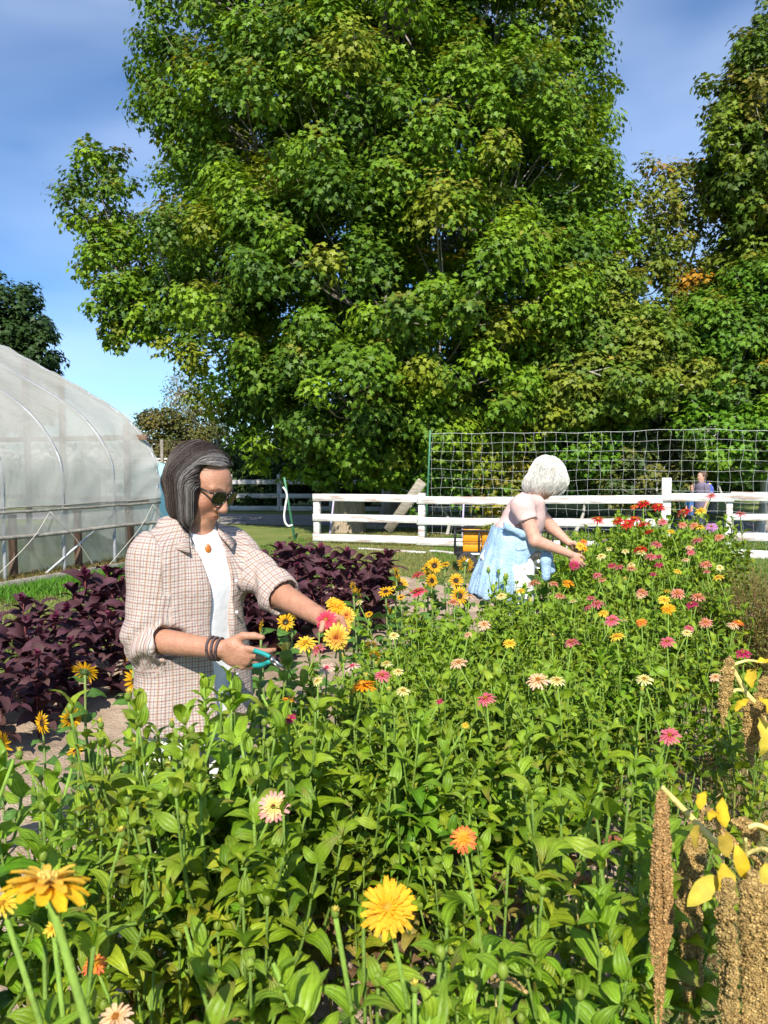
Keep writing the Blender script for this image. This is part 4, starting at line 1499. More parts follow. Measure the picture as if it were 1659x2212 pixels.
# ---- leafy plants without a bloom
def leafy(p, h, lab, v, grp='leafy zinnias filling the flower bed'):
    K_LEAFY[v % 9].make('zinnia_plant', lab, 'zinnia', (p[0], p[1], 0), rng.uniform(0, 6.28), h, grp)
    zpts.append(A(p)[:2])


for x, y, d, v, lab in (
        (1430, 1760, 1.34, 0, 'leafy zinnia with long bright leaves beside the hanging tan tassels at lower right'),
        (1300, 1690, 1.5, 1, 'tall leafy zinnia with a thick pale stem left of the hanging tassels'),
        (1265, 1950, 1.25, 2, 'low leafy zinnia with yellowing leaf tips in the right foreground'),
        (1060, 2040, 1.2, 3, 'low leafy zinnia in the dry grass at the bottom middle'),
        (925, 2190, .88, 4, 'dark leafy zinnia top at the bottom border, nearest in the middle'),
        (1010, 2180, 1.05, 5, 'small leafy zinnia right of the golden bloom at the bottom border'),
        (300, 1500, 1.8, 6, 'tall leafy zinnia close before the hem of the plaid shirt on the left'),
        (400, 2000, 1.15, 7, 'leafy zinnia with narrow bright tips at lower left'),
        (590, 2080, 1.0, 8, 'leafy zinnia in the lower left foreground right of the peach bloom'),
        (30, 1640, 1.5, 2, 'leafy zinnia at the left border above the nearest golden bloom'),
        (155, 1660, 1.6, 3, 'leafy zinnia before the bare soil at left'),
        (335, 1590, 1.95, 1, 'leafy zinnia covering the white trousers below the plaid hem, leftmost of three'), (440, 1480, 2.02, 4, 'tall leafy zinnia under the hand with the shears'),
        (400, 1585, 1.85, 0, 'leafy zinnia covering the white trousers below the plaid hem, middle of three'), (500, 1465, 2.0, 5, 'tall leafy zinnia right under the wrist with bracelets'),
        (565, 1500, 1.95, 8, 'tall leafy zinnia below the pruning shears'), (470, 1560, 1.75, 3, 'leafy zinnia covering the white trousers below the plaid hem, rightmost of three'),
        (360, 1680, 1.7, 2, 'leafy zinnia low before the trousers at left'), (430, 1650, 1.62, 6, 'leafy zinnia low before the trousers in the middle'), (520, 1600, 1.68, 7, 'leafy zinnia low before the trousers at right')):
    p = at(x, y, d)
    leafy(p, p[2], lab, v)
ntot = 0
tries = 0
while ntot < 172 and tries < 20000:
    tries += 1
    a_ = rng.uniform(-1.25, 6.1)
    b_ = rng.uniform(-1.28, -.15)
    if a_ < -.2 and rng.uniform() < .15: continue
    if b_ < -.8 and a_ < -.3 and rng.uniform() < .3: continue
    if a_ < -.8 and b_ > -.72: continue
    p = bed(a_, b_)
    if p[1] < 1.15: continue
    if a_ < -.75 and b_ > -.35 and rng.uniform() < .6: continue
    if len(zpts) and np.min(np.linalg.norm(A(zpts) - p[:2], axis=1)) < (.125 if a_ < 2 else .14): continue
    xd = 829.5 + 1659 * p[0] / p[1]
    if abs(p[0] + .6) < .34 and p[1] > 2.0 and p[1] < 2.9: continue       # the man stands here
    if abs(p[0] - .95) < .28 and p[1] > 5.2 and p[1] < 5.85 and b_ < -.8: continue
    h = float(np.interp(p[1], [1.1, 2.0, 3.0, 4.5, 5.5, 6.5, 7.5], [.86, .90, .80, .78, .86, .98, 1.05])) * rng.uniform(.84, 1.05)
    if xd < 300: h *= .9
    if 330 < xd < 720 and 1.55 < p[1] < 2.3: h = max(h, rng.uniform(.97, 1.07))
    zz = zone(float(np.interp(p[1], YD[1][::-1], YD[0][::-1])))
    leafy(p, h, 'leafy zinnia without an open bloom ' + zz, rng.integers(0, 9))
    ntot += 1
print('leafy', ntot, 'tries', tries)

# ---- sunflowers in the row left of the zinnias
SL = [leaf_t(7, .36, .2, .3, 1.0, .12, .33, .8), leaf_t(7, .38, .12, .1, 1.4, .15, .33, .8)]
SLc = np.tile(A([1.0, 1.15, 1.0]), 7)[:, None]


def sun_proto(seed):
    global rng
    keep, rng = rng, np.random.default_rng(seed)
    st, fo = G(), G()
    P = A([[.012 * math.sin(3 * t + seed), .012 * math.sin(4 * t), t] for t in np.linspace(0, 1, 8)])
    P[-1] = [0, 0, 1]
    st.add(*tube(P, np.linspace(.0105, .008, 8), 7), (.22, .30, .11))
    n_ = 9
    t = np.linspace(.22, .93, n_)
    foliage(fo, SL, SLc, np.stack([0 * t, 0 * t, t], -1), np.arange(n_) * 2.4 + seed, np.full(n_, .35), rng.uniform(.15, .24, n_) * (1.15 - .4 * t), A([[.085, .19, .035]]) * rng.uniform(.8, 1.25, (n_, 1)))
    rng = keep
    return st, fo


K_SUN = [Kind([('stem', a_, M['stem']), ('foliage', b_, M['zleaf'])]) for a_, b_ in (sun_proto(i) for i in range(4))]
F_, S_l, S_r, B_, T_ = A([-.1, -.9, .35]), A([-.95, -.3, .2]), A([.95, -.2, .2]), A([.2, .9, .5]), A([-.2, -.4, .9])
SF = [((0, 1480, 3.16), 370, 1630, 50, A([-.6, -.7, .1]), -2.3, 'facing left, before the purple plants at the left border'), ((0, 1480, 3.16), 622, 1590, 50, A([.75, -.55, .1]), -2.3, 'seen nearly edge on, beside the one at far left'),
      ((0, 1480, 3.16), 740, 1185, 55, B_, -2.3, 'turned away showing its green back among the purple plants'), ((0, 1480, 3.16), 1175, 1045, 36, T_, -2.1, 'half hidden behind the left edge of the plaid shirt, upper'), ((0, 1480, 3.16), 1185, 1265, 58, A([.8, -.4, .1]), -2.1, 'half hidden behind the left edge of the plaid shirt, lower'),
      ((0, 1480, 3.16), 5, 1830, 60, S_r, -2.3, 'cut off by the left border above the near leaves'), ((0, 1480, 3.16), 665, 1870, 40, T_, -1.9, 'small and low over the bare soil left of the man'),
      (Z5, 1120, 315, 34, F_, -2.1, 'facing the camera left of the two raspberry zinnias'), (Z5, 1090, 230, 30, S_r, -2.1, 'seen edge on, highest left of the raspberry zinnias'), (Z5, 1325, 190, 30, S_l, -2.2, 'turned left, touching the tallest facing one'), (Z5, 1380, 170, 34, F_, -2.1, 'highest one facing the camera, left of the woman'),
      (Z5, 1465, 160, 20, T_, -2.2, 'smallest yellow one before the wagon wheel'), (Z5, 1617, 158, 36, B_, -1.9, 'turned upward before the wagon wheel'), (Z5, 1360, 285, 32, A([.5, -.8, .2]), -2.0, 'just right of the upper raspberry zinnia'), (Z5, 1545, 285, 32, F_, -1.9, 'facing the camera left of the denim shirt'), (Z5, 1570, 400, 40, F_, -1.7, 'big, touching the hem of the denim shirt'),
      (Z5, 760, 335, 26, S_r, -2.1, 'upper of a pair before the purple plants right of the man'), (Z5, 800, 382, 28, S_r, -2.1, 'lower of a pair before the purple plants right of the man'), (Z5, 1010, 368, 32, T_, -2.0, 'seen flat from the side between purple plants and raspberry zinnias'), (Z5, 1125, 412, 18, T_, -1.9, 'tiny, left of the lower raspberry zinnia'),
      (Z5, 1028, 495, 28, S_r, -1.7, 'seen edge on below the purple plants'), (Z5, 880, 542, 18, T_, -1.7, 'small, right of the bouquet'), (Z5, 1205, 602, 26, B_, -1.5, 'turned away, drooping below the raspberry zinnias'), (Z5, 900, 775, 26, B_, -1.4, 'drooping yellow one lower right of the bouquet'), (Z5, 915, 857, 34, B_, -1.35, 'lowest drooping yellow one right of the bouquet'),
      (Z5, 245, 600, 38, F_, -2.0, 'facing the camera under the reaching forearm'), (Z5, 290, 560, 22, B_, -2.1, 'half hidden behind the one under the reaching forearm'), (Z5, 60, 630, 28, S_l, -2.0, 'touching the right edge of the plaid shirt'),
      (Z6, 326, 480, 38, S_r, -1.2, 'seen edge on before the denim shirt, upper'), (Z6, 318, 537, 26, S_r, -1.2, 'seen edge on before the denim shirt, lower'), (Z6, 470, 440, 22, T_, -1.1, 'small orange yellow one below the knot of the denim shirt'), (Z5, 60, 870, 30, S_r, -1.45, 'just behind the pruning shears')]
for (ox, oy, k), x, y, dpx, dr, b0, lab in SF:
    xd, yd = (ox + x / k) / 1.278, (oy + y / k) / 1.278
    dx = (xd - 829.5) / 1659
    cz = math.cos(PITCH) + (yd - 1105.9) / 1659 * -math.sin(PITCH)
    dx = dx / cz
    d = (b0 + BO @ BN) / (dx * BN[0] + BN[1])
    p = at(xd, yd, d)
    r = K_SUN[rng.integers(0, 4)].make('sunflower', 'yellow sunflower ' + lab, 'sunflower', (p[0], p[1], 0), rng.uniform(0, 6.28), max(.25, p[2]), 'dwarf sunflowers left of the zinnias')
    head('sunflower', r, (0, 0, 1.0), dpx * d / 1659 * 1.05, dr + rng.normal(size=3) * .1, rng.uniform(0, 6))
# leafy sunflowers without a head, between the blooms
for i in range(22):
    a_ = rng.uniform(-1.0, 3.6)
    p = bed(a_, rng.uniform(-2.3, -1.6))
    K_SUN[i % 4].make('sunflower', 'leafy sunflower without a head in the row between zinnias and purple plants', 'sunflower', (p[0], p[1], 0), rng.uniform(0, 6.28), rng.uniform(.38, .58), 'dwarf sunflowers left of the zinnias')

# ---- purple amaranths
AL = [leaf_t(7, .27, .25, .5, 1.0, .1, .42, .8), leaf_t(7, .29, .15, .2, 1.3, .12, .42, .8), leaf_t(7, .25, .4, .7, .8, .05, .42, .8)]


def ama_proto(seed):
    global rng
    keep, rng = rng, np.random.default_rng(seed)
    st, fo = G(), G()
    st.add(*tube(A([[.01 * math.sin(4 * t + seed), .01 * math.cos(3 * t), t] for t in np.linspace(0, .95, 8)]), np.linspace(.012, .006, 8), 7), (.20, .06, .07))
    pos, az, el, ln, co = [], [], [], [], []
    n_ = 24
    for i in range(n_):
        t = .15 + .79 * i / n_
        pos.append([0, 0, t]); az.append(i * 2.4 + seed); el.append(.15 + .4 * (t > .8) + rng.normal() * .22); ln.append(rng.uniform(.24, .40) * (1.05 - .35 * t))
        co.append(A([.078, .034, .040]) * rng.uniform(.7, 1.35) + (A([.03, .025, .01]) * rng.uniform() if rng.uniform() < .3 else 0))
    for b in range(4):
        t = rng.uniform(.35, .7)
        a_ = rng.uniform(0, 6.28)
        p1 = A([.17 * math.cos(a_), .17 * math.sin(a_), t + .2])
        st.add(*tube(curve([[0, 0, t], A([.1 * math.cos(a_), .1 * math.sin(a_), t + .06]), p1], 4), .005, 5), (.20, .05, .07))
        for q in range(6):
            pos.append(p1 - A([0, 0, .02 * q])); az.append(a_ + q * 2.4); el.append(.5 - .08 * q); ln.append(rng.uniform(.16, .28)); co.append(A([.08, .032, .042]) * rng.uniform(.7, 1.3))
    for q in range(12):                     # reddish young tuft
        pos.append([0, 0, .93 + .004 * q]); az.append(q * 2.4); el.append(.7 + .05 * q); ln.append(rng.uniform(.06, .1)); co.append(A([.13, .022, .05]) * rng.uniform(.7, 1.2))
    foliage(fo, AL, SLc, pos, az, el, ln, co)
    rng = keep
    return st, fo


K_AMA = [Kind([('stem', a_, M['stem']), ('foliage', b_, M['pleaf'])]) for a_, b_ in (ama_proto(i) for i in range(5))]
for i in range(17):
    for j in range(5):
        a_ = -1.9 + .385 * i + rng.normal() * .07
        if j == 4 and a_ < 1.2: continue
        b_ = (-3.35 - .36 * j if j < 4 else -3.02) + rng.normal() * .07
        p = bed(a_, b_)
        h = (.66 - .05 * (j == 0)) * rng.uniform(.85, 1.12)
        if a_ > 1.5: h *= 1.1
        side = 'left of the man' if 829.5 + 1659 * p[0] / p[1] < 415 else 'between the man and the woman'
        K_AMA[rng.integers(0, 5)].make('amaranth_plant', 'dark purple amaranth with broad leaves in the purple row ' + side, 'amaranth', (p[0], p[1], 0), rng.uniform(0, 6.28), h, 'purple amaranths ' + side)

# ---- drooping tan amaranths at the right
M['tassel'] = mat('dry_tassel', (.42, .27, .10), (.72, .52, .24), 90, .9, .9, 260, attr=True)


def tassel(g, P, r, col, lump=.25, blob=True):
    r = r * .72
    """hanging seed tassel: a knobbly strand"""
    P = A(P, float)
    n_ = len(P)
    t = np.linspace(0, 1, n_)
    rad = r * np.minimum(1, np.minimum((t + .05) * 8, (1.03 - t) * 5)) * (1 + lump * np.sin(np.arange(n_) * 1.1 + rng.uniform(0, 6)) * rng.uniform(.3, 1, n_))
    g.add(*tube(P, rad * .8, 7), A(col) * .75)
    L_ = np.linalg.norm(np.diff(P, axis=0), axis=1).sum()
    m_ = int(L_ * r * 6.28 / (.0032 ** 2) * .8)
    f = rng.uniform(0, n_ - 1.001, m_)
    i0 = f.astype(int)
    c = P[i0] + (P[i0 + 1] - P[i0]) * (f - i0)[:, None]
    a_ = rng.uniform(0, 6.28, m_)
    rr_ = np.interp(f, np.arange(n_), rad)
    c = c + np.stack([np.cos(a_) * rr_, np.sin(a_) * rr_, 0 * a_], -1)
    bV, bF = A([[1, 0, 0], [-1, 0, 0], [0, 1, 0], [0, -1, 0], [0, 0, 1], [0, 0, -1.0]]), A([[0, 2, 4], [2, 1, 4], [1, 3, 4], [3, 0, 4], [2, 0, 5], [1, 2, 5], [3, 1, 5], [0, 3, 5]])
    s = rng.uniform(.0016, .0030, m_)
    V, F = inst(bV, bF, np.eye(3)[None] * s[:, None, None], c)
    g.add(V, F, np.repeat(A(col) * rng.uniform(.7, 1.3, (m_, 1)), len(bV), 0))


YL = [leaf_t(9, .19, .3, .5, 1.1, .3, .42, .8), leaf_t(9, .17, .2, .2, 1.5, .4, .42, .8), leaf_t(9, .21, -.2, .6, .6, .3, .42, .8)]
YLEAF = [(.72, .50, .03), (.66, .46, .04), (.60, .48, .06), (.50, .36, .05)]


def z7(x, y, d):
    return at((1660 + x / 1.6065) / 1.278, (1450 + y / 1.6065) / 1.278, d)


def drooper(lab, stalks, tass, lvs, base):
    base = A(base, float)
    r = thing('drooping_amaranth', lab, 'amaranth', base)
    for P, r0, r1 in stalks:
        Q = curve(P, 8) - base
        g = G()
        g.add(*tube(Q, np.linspace(r0, r1, len(Q)), 8), (.72, .62, .26))
        g.build('stalk', M['stem'], r)
    for P, rr_, col in tass:
        g = G()
        tassel(g, curve(P, 14) - base, rr_, A(col) * rng.uniform(.85, 1.1), .42)
        g.build('tassel', M['tassel'], r)
    for p, az, el, ln in lvs:
        g = G()
        foliage(g, YL, SLc, [A(p) - base], [az], [el], [ln * .8], [A(YLEAF[rng.integers(0, 4)]) * rng.uniform(.85, 1.1)])
        g.build('leaf', M['petal'], r)


TAN, GOLD = (1.3, 1.1, .95), (1.2, 1.15, .92)
d1 = 1.24
b1 = at(1690, 2211, 1.22) * A([1, 1, 0])
ts = []
for dx, x1, y1, w_ in ((-26, 228, 1950, .0062), (-10, 240, 2215, .0068), (4, 262, 2330, .0075), (20, 282, 1980, .0065), (34, 296, 1860, .006), (12, 275, 2120, .006)):
    ts.append(([z7(268 + dx * .5, 1180, d1), z7(262 + dx * 1.2, 1500, d1 - .008 * (dx % 3)), z7(262 + dx * 1.35, 1740, d1 + .01 - .008 * (dx % 3)), z7(x1, y1, d1)], w_ * .8, TAN))
for dx, y0, y1, w_ in ((352, 1400, 1900, .006), (372, 1380, 2250, .0075), (392, 1360, 2330, .0085), (410, 1420, 2100, .007), (436, 1450, 2150, .0085), (428, 1300, 1980, .006)):
    ts.append(([z7(dx + 20, y0 - 60, d1 + .12), z7(dx, y0 + 140, d1 + .12), z7(dx - 4, (y0 + y1) / 2, d1 + .13), z7(dx + 4, y1, d1 + .12)], w_, GOLD))
for dx, y0, y1, w_ in ((556, 1610, 2330, .0165), (585, 1900, 2500, .010), (668, 1580, 2440, .0175), (640, 1620, 2360, .010), (728, 1640, 2350, .015), (770, 1600, 2300, .013)):
    ts.append(([z7(dx + 8, y0 - 40, d1 - .12), z7(dx - 5, y0 + 150, d1 - .12), z7(dx + 8, (y0 + y1) / 2, d1 - .1), z7(dx - 3, y1, d1 - .12)], w_, GOLD))
for x, y in ((620, 1350), (655, 1340), (500, 1300), (560, 1400), (690, 1500)):
    ts.append(([z7(x - 30, y - 40, d1 - .05), z7(x, y - 20, d1 - .05), z7(x + 25, y + 15, d1 - .05), z7(x + 30, y + 80, d1 - .05)], .009, GOLD))
drooper('pale yellow drooping amaranth bending left with long tan seed tassels at lower right',
        [([b1, z7(790, 1850, d1 - .1), z7(640, 1540, d1 - .06), z7(470, 1370, d1), z7(340, 1235, d1), z7(268, 1160, d1)], .0085, .0042), ([z7(800, 1520, d1 - .1), z7(735, 1440, d1 - .08), z7(660, 1450, d1 - .06), z7(600, 1500, d1 - .06)], .0045, .003), ([z7(640, 1540, d1 - .06), z7(640, 1460, d1 - .08), z7(640, 1390, d1 - .1)], .0035, .0025), ([z7(800, 1380, d1 - .1), z7(700, 1330, d1 - .1), z7(650, 1340, d1 - .1)], .004, .003)],
        ts, [(z7(x, y, d1 - .09), az, el, ln) for x, y, az, el, ln in ((540, 1500, 4.4, -.9, .09), (560, 1470, 1.2, .3, .07), (600, 1420, 4.9, -1.0, .08), (720, 1390, .3, .5, .10), (735, 1500, 4.4, -1.0, .10), (430, 1330, 4.0, -.4, .05), (480, 1310, .8, .5, .05), (550, 1340, 1.3, .9, .06), (520, 1560, 3.3, -.7, .09), (640, 1560, 5.0, -.5, .06), (440, 1260, 1.0, .4, .05), (700, 1350, .2, -.4, .12), (745, 1560, 4.0, -1.1, .11))], b1)
d2 = 2.25
b2 = at(1700, 2150, 2.2) * A([1, 1, 0])
ts = []
for dx, y0, y1, w_ in ((548, 640, 850, .017), (570, 620, 760, .013), (536, 700, 900, .01), (650, 790, 1000, .016), (665, 820, 1070, .02), (690, 760, 980, .016), (715, 690, 960, .018), (560, 600, 700, .016)):
    ts.append(([z7(dx + 10, y0 - 20, d2), z7(dx, y0 + 50, d2), z7(dx - 4, (y0 + y1) / 2, d2), z7(dx + 4, y1, d2)], w_, GOLD))
drooper('second yellowed drooping amaranth with short golden tassels higher up at the right border',
        [([b2, z7(770, 1200, d2), z7(720, 860, d2), z7(640, 740, d2), z7(590, 650, d2), z7(560, 610, d2)], .0095, .006), ([z7(580, 620, d2), z7(650, 600, d2), z7(720, 610, d2)], .005, .003), ([z7(640, 735, d2), z7(600, 730, d2), z7(585, 740, d2)], .005, .005)],
        ts, [(z7(x, y, d2 - .05), az, el, ln) for x, y, az, el, ln in ((670, 720, 1.3, .9, .13), (690, 760, 5.0, -.6, .12), (700, 850, 4.6, -1.1, .16), (735, 800, .4, -.2, .12), (715, 880, 5.3, -.8, .14), (650, 770, 3.6, -.6, .08), (690, 610, .2, .2, .1))], b2)
# small pinkish tassels in the foreground weeds
for x, y, d_, lab in ((1325, 1820, 1.6, 'small pinkish seed tassel of a weed at right, upper'), (1262, 1908, 1.5, 'small pinkish seed tassel of a weed at right, lower'), (1095, 2130, 1.15, 'fuzzy tan foxtail grass head lying across leaves at the bottom')):
    p = at(x, y, d_)
    r = thing('weed', lab, 'weed', (p[0], p[1], 0))
    g = G(); g.add(*tube(curve([[0, 0, 0], [.01, 0, p[2] * .6], [-.02, 0, p[2]]], 5), .0018, 5), (.4, .35, .15)); g.build('stem', M['stem'], r)
    g = G(); tassel(g, curve([[-.02, 0, p[2]], [.0, 0, p[2] + .012], [.03, -.01, p[2] - .004]], 10), .0075, (.9, .55, .5) if 'pink' in lab else GOLD); g.build('seed_head', M['tassel'], r)

# ---- olive feathery bush at the right and the dry weeds below it
p = at(1660, 1420, 5.0)
ob = thing('bush', 'feathery olive green bush with brown twigs below at the right border', 'bush', (p[0], p[1], 0))
g, st = G(), G()
base = A([p[0], p[1], 0])
n_ = 260
for i in range(n_):
    a_ = rng.uniform(0, 6.28)
    q = math.sqrt(rng.uniform())
    R_ = .52
    tip = A([R_ * q * math.cos(a_), R_ * 1.1 * q * math.sin(a_), (1.05 - .33 * q * q) * rng.uniform(.55, 1.02)])
    Q = curve([[tip[0] * .12, tip[1] * .12, 0], [tip[0] * .55, tip[1] * .55, tip[2] * .6], tip], 4)
    st.add(*tube(Q, np.linspace(.004, .0012, len(Q)), 4, cap=False), (.20, .12, .07))
    m_ = 34
    f = rng.uniform(.45, 1, m_)
    pp = A([np.interp(f * (len(Q) - 1), np.arange(len(Q)), Q[:, k]) for k in range(3)]).T + rng.normal(size=(m_, 3)) * .022
    xx = nrm(A([[0, 0, .6]]) + rng.normal(size=(m_, 3)))
    nn = nrm(rng.normal(size=(m_, 3)))
    s = rng.uniform(.018, .034, m_)
    V, F = inst(SLV * A([1, .7, 1]), SLF, axes(xx, nn) * s[:, None, None], pp)
    g.add(V, F, np.repeat(A([[.17, .17, .03], [.12, .13, .03], [.22, .19, .045]])[rng.integers(0, 3, m_)] * rng.uniform(.8, 1.2, (m_, 1)), len(SLV), 0))
st.build('twigs', M['stem'], ob)
g.build('foliage', M['leaf'], ob)

# ---- ground cover: countless blades
def blades(name, pts, hgt, wid, cols, lean=.5, lab=None, mm='leaf'):
    pts = A(pts, float)
    n_ = len(pts)
    a_ = rng.uniform(0, 6.28, n_)
    l_ = rng.normal(size=(n_, 2)) * lean
    h = hgt * rng.uniform(.5, 1.3, n_)
    w_ = wid * rng.uniform(.6, 1.3, n_)
    sx_ = np.stack([np.cos(a_) * w_, np.sin(a_) * w_, 0 * a_], -1)
    mid = pts + np.stack([l_[:, 0] * h * .3, l_[:, 1] * h * .3, h * .6], -1)
    tip = pts + np.stack([l_[:, 0] * h, l_[:, 1] * h, h * np.clip(1 - .35 * (l_ ** 2).sum(1), .15, 1)], -1)
    V = np.stack([pts - sx_, pts + sx_, mid + sx_ * .7, mid - sx_ * .7, tip], 1)
    o_ = (np.arange(n_) * 5)[:, None]
    F = [A([[0, 1, 2, 3]]) + o_, A([[3, 2, 4]]) + o_]
    c = A(cols)[rng.integers(0, len(cols), n_)] * rng.uniform(.75, 1.25, (n_, 1))
    o = mk(name, V.reshape(-1, 3), F, M[mm], None, col=np.repeat(c, 5, 0), smooth=False)
    return tag(o, lab, None, kind='stuff')


def away(P):
    q = (P[:, :2] - BO)
    a_, b_ = q @ BU, q @ BN
    return ~((a_ > -4.2) & (a_ < 7.1) & (b_ > -4.9) & (b_ < .2))


P = np.stack([rng.uniform(-8, 8, 150000), 5.2 + 13.5 * rng.uniform(size=150000) ** 1.15, 0 * np.zeros(150000)], -1)
P = P[away(P) & (np.abs(P[:, 0]) < P[:, 1] * .56) & ~((P[:, 1] > 19.2 - .25 * P[:, 0] - .2 * np.sin(P[:, 0] * 2))) ]
hw_ = (P[:, :2] - GE) @ GW
P = P[hw_ < -.48]
dry = wob(P, .9, 8, 3)
blades('lawn_grass', P[dry < .35], .055, .0055, [(.09, .19, .02), (.12, .23, .03), (.16, .22, .04), (.10, .16, .03)], .55, 'short sunlit lawn grass around the beds')
blades('dry_lawn_grass', P[dry >= .35], .06, .005, [(.24, .22, .07), (.17, .2, .05), (.30, .26, .11)], .7, 'drier yellowish patches of lawn grass')
gl = A(gh_grass_line)
P = gl[rng.integers(0, 40, 9000)] + np.c_[rng.normal(size=(9000, 1)) * .3 + .35, rng.normal(size=(9000, 1)) * .25 - .2, np.zeros(9000)]
hw_ = (P[:, :2] - GE) @ GW
P = P[hw_ < -.54]
blades('lush_grass', P, .12, .006, [(.10, .26, .02), (.13, .30, .025), (.08, .20, .02)], .45, 'lush bright grass along the base board of the hoop house')
s_ = rng.uniform(-.3, 6, 9000); w2 = rng.uniform(-.42, .4, 9000)
P = np.c_[GE + s_[:, None] * GA + w2[:, None] * GW, np.zeros(9000)]
blades('dry_straw', P, .09, .005, [(.30, .20, .08), (.24, .17, .06), (.13, .18, .03), (.35, .26, .12)], 1.1, 'brown straw and weeds inside the base board of the hoop house')
n_ = 26000
a_ = rng.uniform(-2.1, 6.5, n_); b_ = rng.uniform(-.2, 3.6, n_)
P = np.c_[BO + a_[:, None] * BU + b_[:, None] * BN, np.full(n_, .01)]
k_ = (b_ > .1) | (a_ < -.45)
blades('dry_weeds', P[k_], .20, .0035, [(.34, .25, .12), (.42, .33, .17), (.24, .17, .08), (.12, .15, .04), (.26, .16, .09)], 1.0, 'dry straw coloured grass and weeds to the right of the bed')
n_ = 6500
a_ = rng.uniform(-2.1, 6.0, n_); b_ = np.where(rng.uniform(size=n_) < .78, rng.uniform(-1.25, .2, n_), rng.uniform(.1, 2.6, n_))
pp = np.c_[BO + a_[:, None] * BU + b_[:, None] * BN, rng.uniform(.02, .22, n_)]
g = G()
foliage(g, ZL, ZLc, pp, rng.uniform(0, 6.28, n_), rng.uniform(-.2, .9, n_), rng.uniform(.03, .075, n_), A([[.06, .13, .02], [.09, .16, .025], [.17, .11, .05], [.05, .10, .02]])[rng.integers(0, 4, n_)] * rng.uniform(.7, 1.2, (n_, 1)))
tag(g.build('low_weeds', M['zleaf']), 'low weeds and fallen leaves under the zinnias', None, kind='stuff')
# ================================================================ people
def rotz(a):
    c, s = math.cos(a), math.sin(a)
    return A([[c, -s, 0], [s, c, 0], [0, 0, 1.0]])


def headframe(yaw, pitch, roll=0.0):
    """columns: the person's left, back, up; yaw 0 looks at the camera, positive turns to the photo's right"""
    F = A([math.sin(yaw) * math.cos(pitch), -math.cos(yaw) * math.cos(pitch), -math.sin(pitch)])
    L_ = A([math.cos(yaw), math.sin(yaw), 0])
    U = np.cross(L_, -F)
    if roll:
        L_, U = L_ * math.cos(roll) + U * math.sin(roll), U * math.cos(roll) - L_ * math.sin(roll)
    return np.stack([L_, -F, U], 1)


def sfn(S, f, lo, hi, sub=False, k=0.0):
    sl, X, Y, Z = S.blk(A(lo), A(hi), 0)
    S.put(sl, f(X, Y, Z).astype(np.float32), k, sub)


def head_sdf(S, c, Q, k_=1.0):
    c = A(c, float)
    P = lambda x, y, z: c + Q @ (A([x, y, z]) * k_)
    s = k_
    S.ell(P(0, .018, .035), A([.073, .092, .080]) * s, Q, .01)
    S.ell(P(0, -.028, -.035), A([.060, .066, .086]) * s, Q, .03)
    S.ell(P(0, -.045, .03), A([.062, .050, .055]) * s, Q, .03)
    S.ell(P(0, -.062, -.098), A([.030, .026, .022]) * s, Q, .03)                     # chin
    for q in (-1, 1):
        S.ell(P(q * .040, -.058, -.030), A([.026, .026, .026]) * s, Q, .025)           # cheekbone
        S.ell(P(q * .046, -.020, -.075), A([.020, .035, .028]) * s, Q, .03)            # jaw corner
        S.ell(P(q * .032, -.104, .004), A([.021, .017, .014]) * s, Q, .014, sub=True)   # eye socket
        S.ell(P(q * .032, -.082, .002), A([.0145, .0135, .0125]) * s, Q, .004)             # eye behind lid
        S.cap(P(q * .012, -.093, .022), P(q * .048, -.080, .024), .009 * s, .007 * s, .012)  # brow ridge
        S.ell(P(q * .078, .010, -.005), A([.010, .022, .032]) * s, Q, .008)            # ear
        S.ell(P(q * .013, -.103, -.038), A([.009, .010, .008]) * s, Q, .006)           # nostril wing
    S.cap(P(0, -.092, .012), P(0, -.114, -.030), .009 * s, .0125 * s, .010)             # nose
    S.ell(P(0, -.112, -.035), A([.0125, .012, .010]) * s, Q, .008)
    S.ell(P(0, -.086, -.066), A([.026, .012, .014]) * s, Q, .014)                     # muzzle
    S.ell(P(0, -.0955, -.0615), A([.021, .006, .0045]) * s, Q, .004)                    # upper lip
    S.ell(P(0, -.0945, -.0725), A([.019, .007, .0055]) * s, Q, .004)                    # lower lip
    S.cap(P(-.020, -.104, -.0668), P(.020, -.104, -.0668), .0022 * s, .0022 * s, .003, sub=True)
    return P


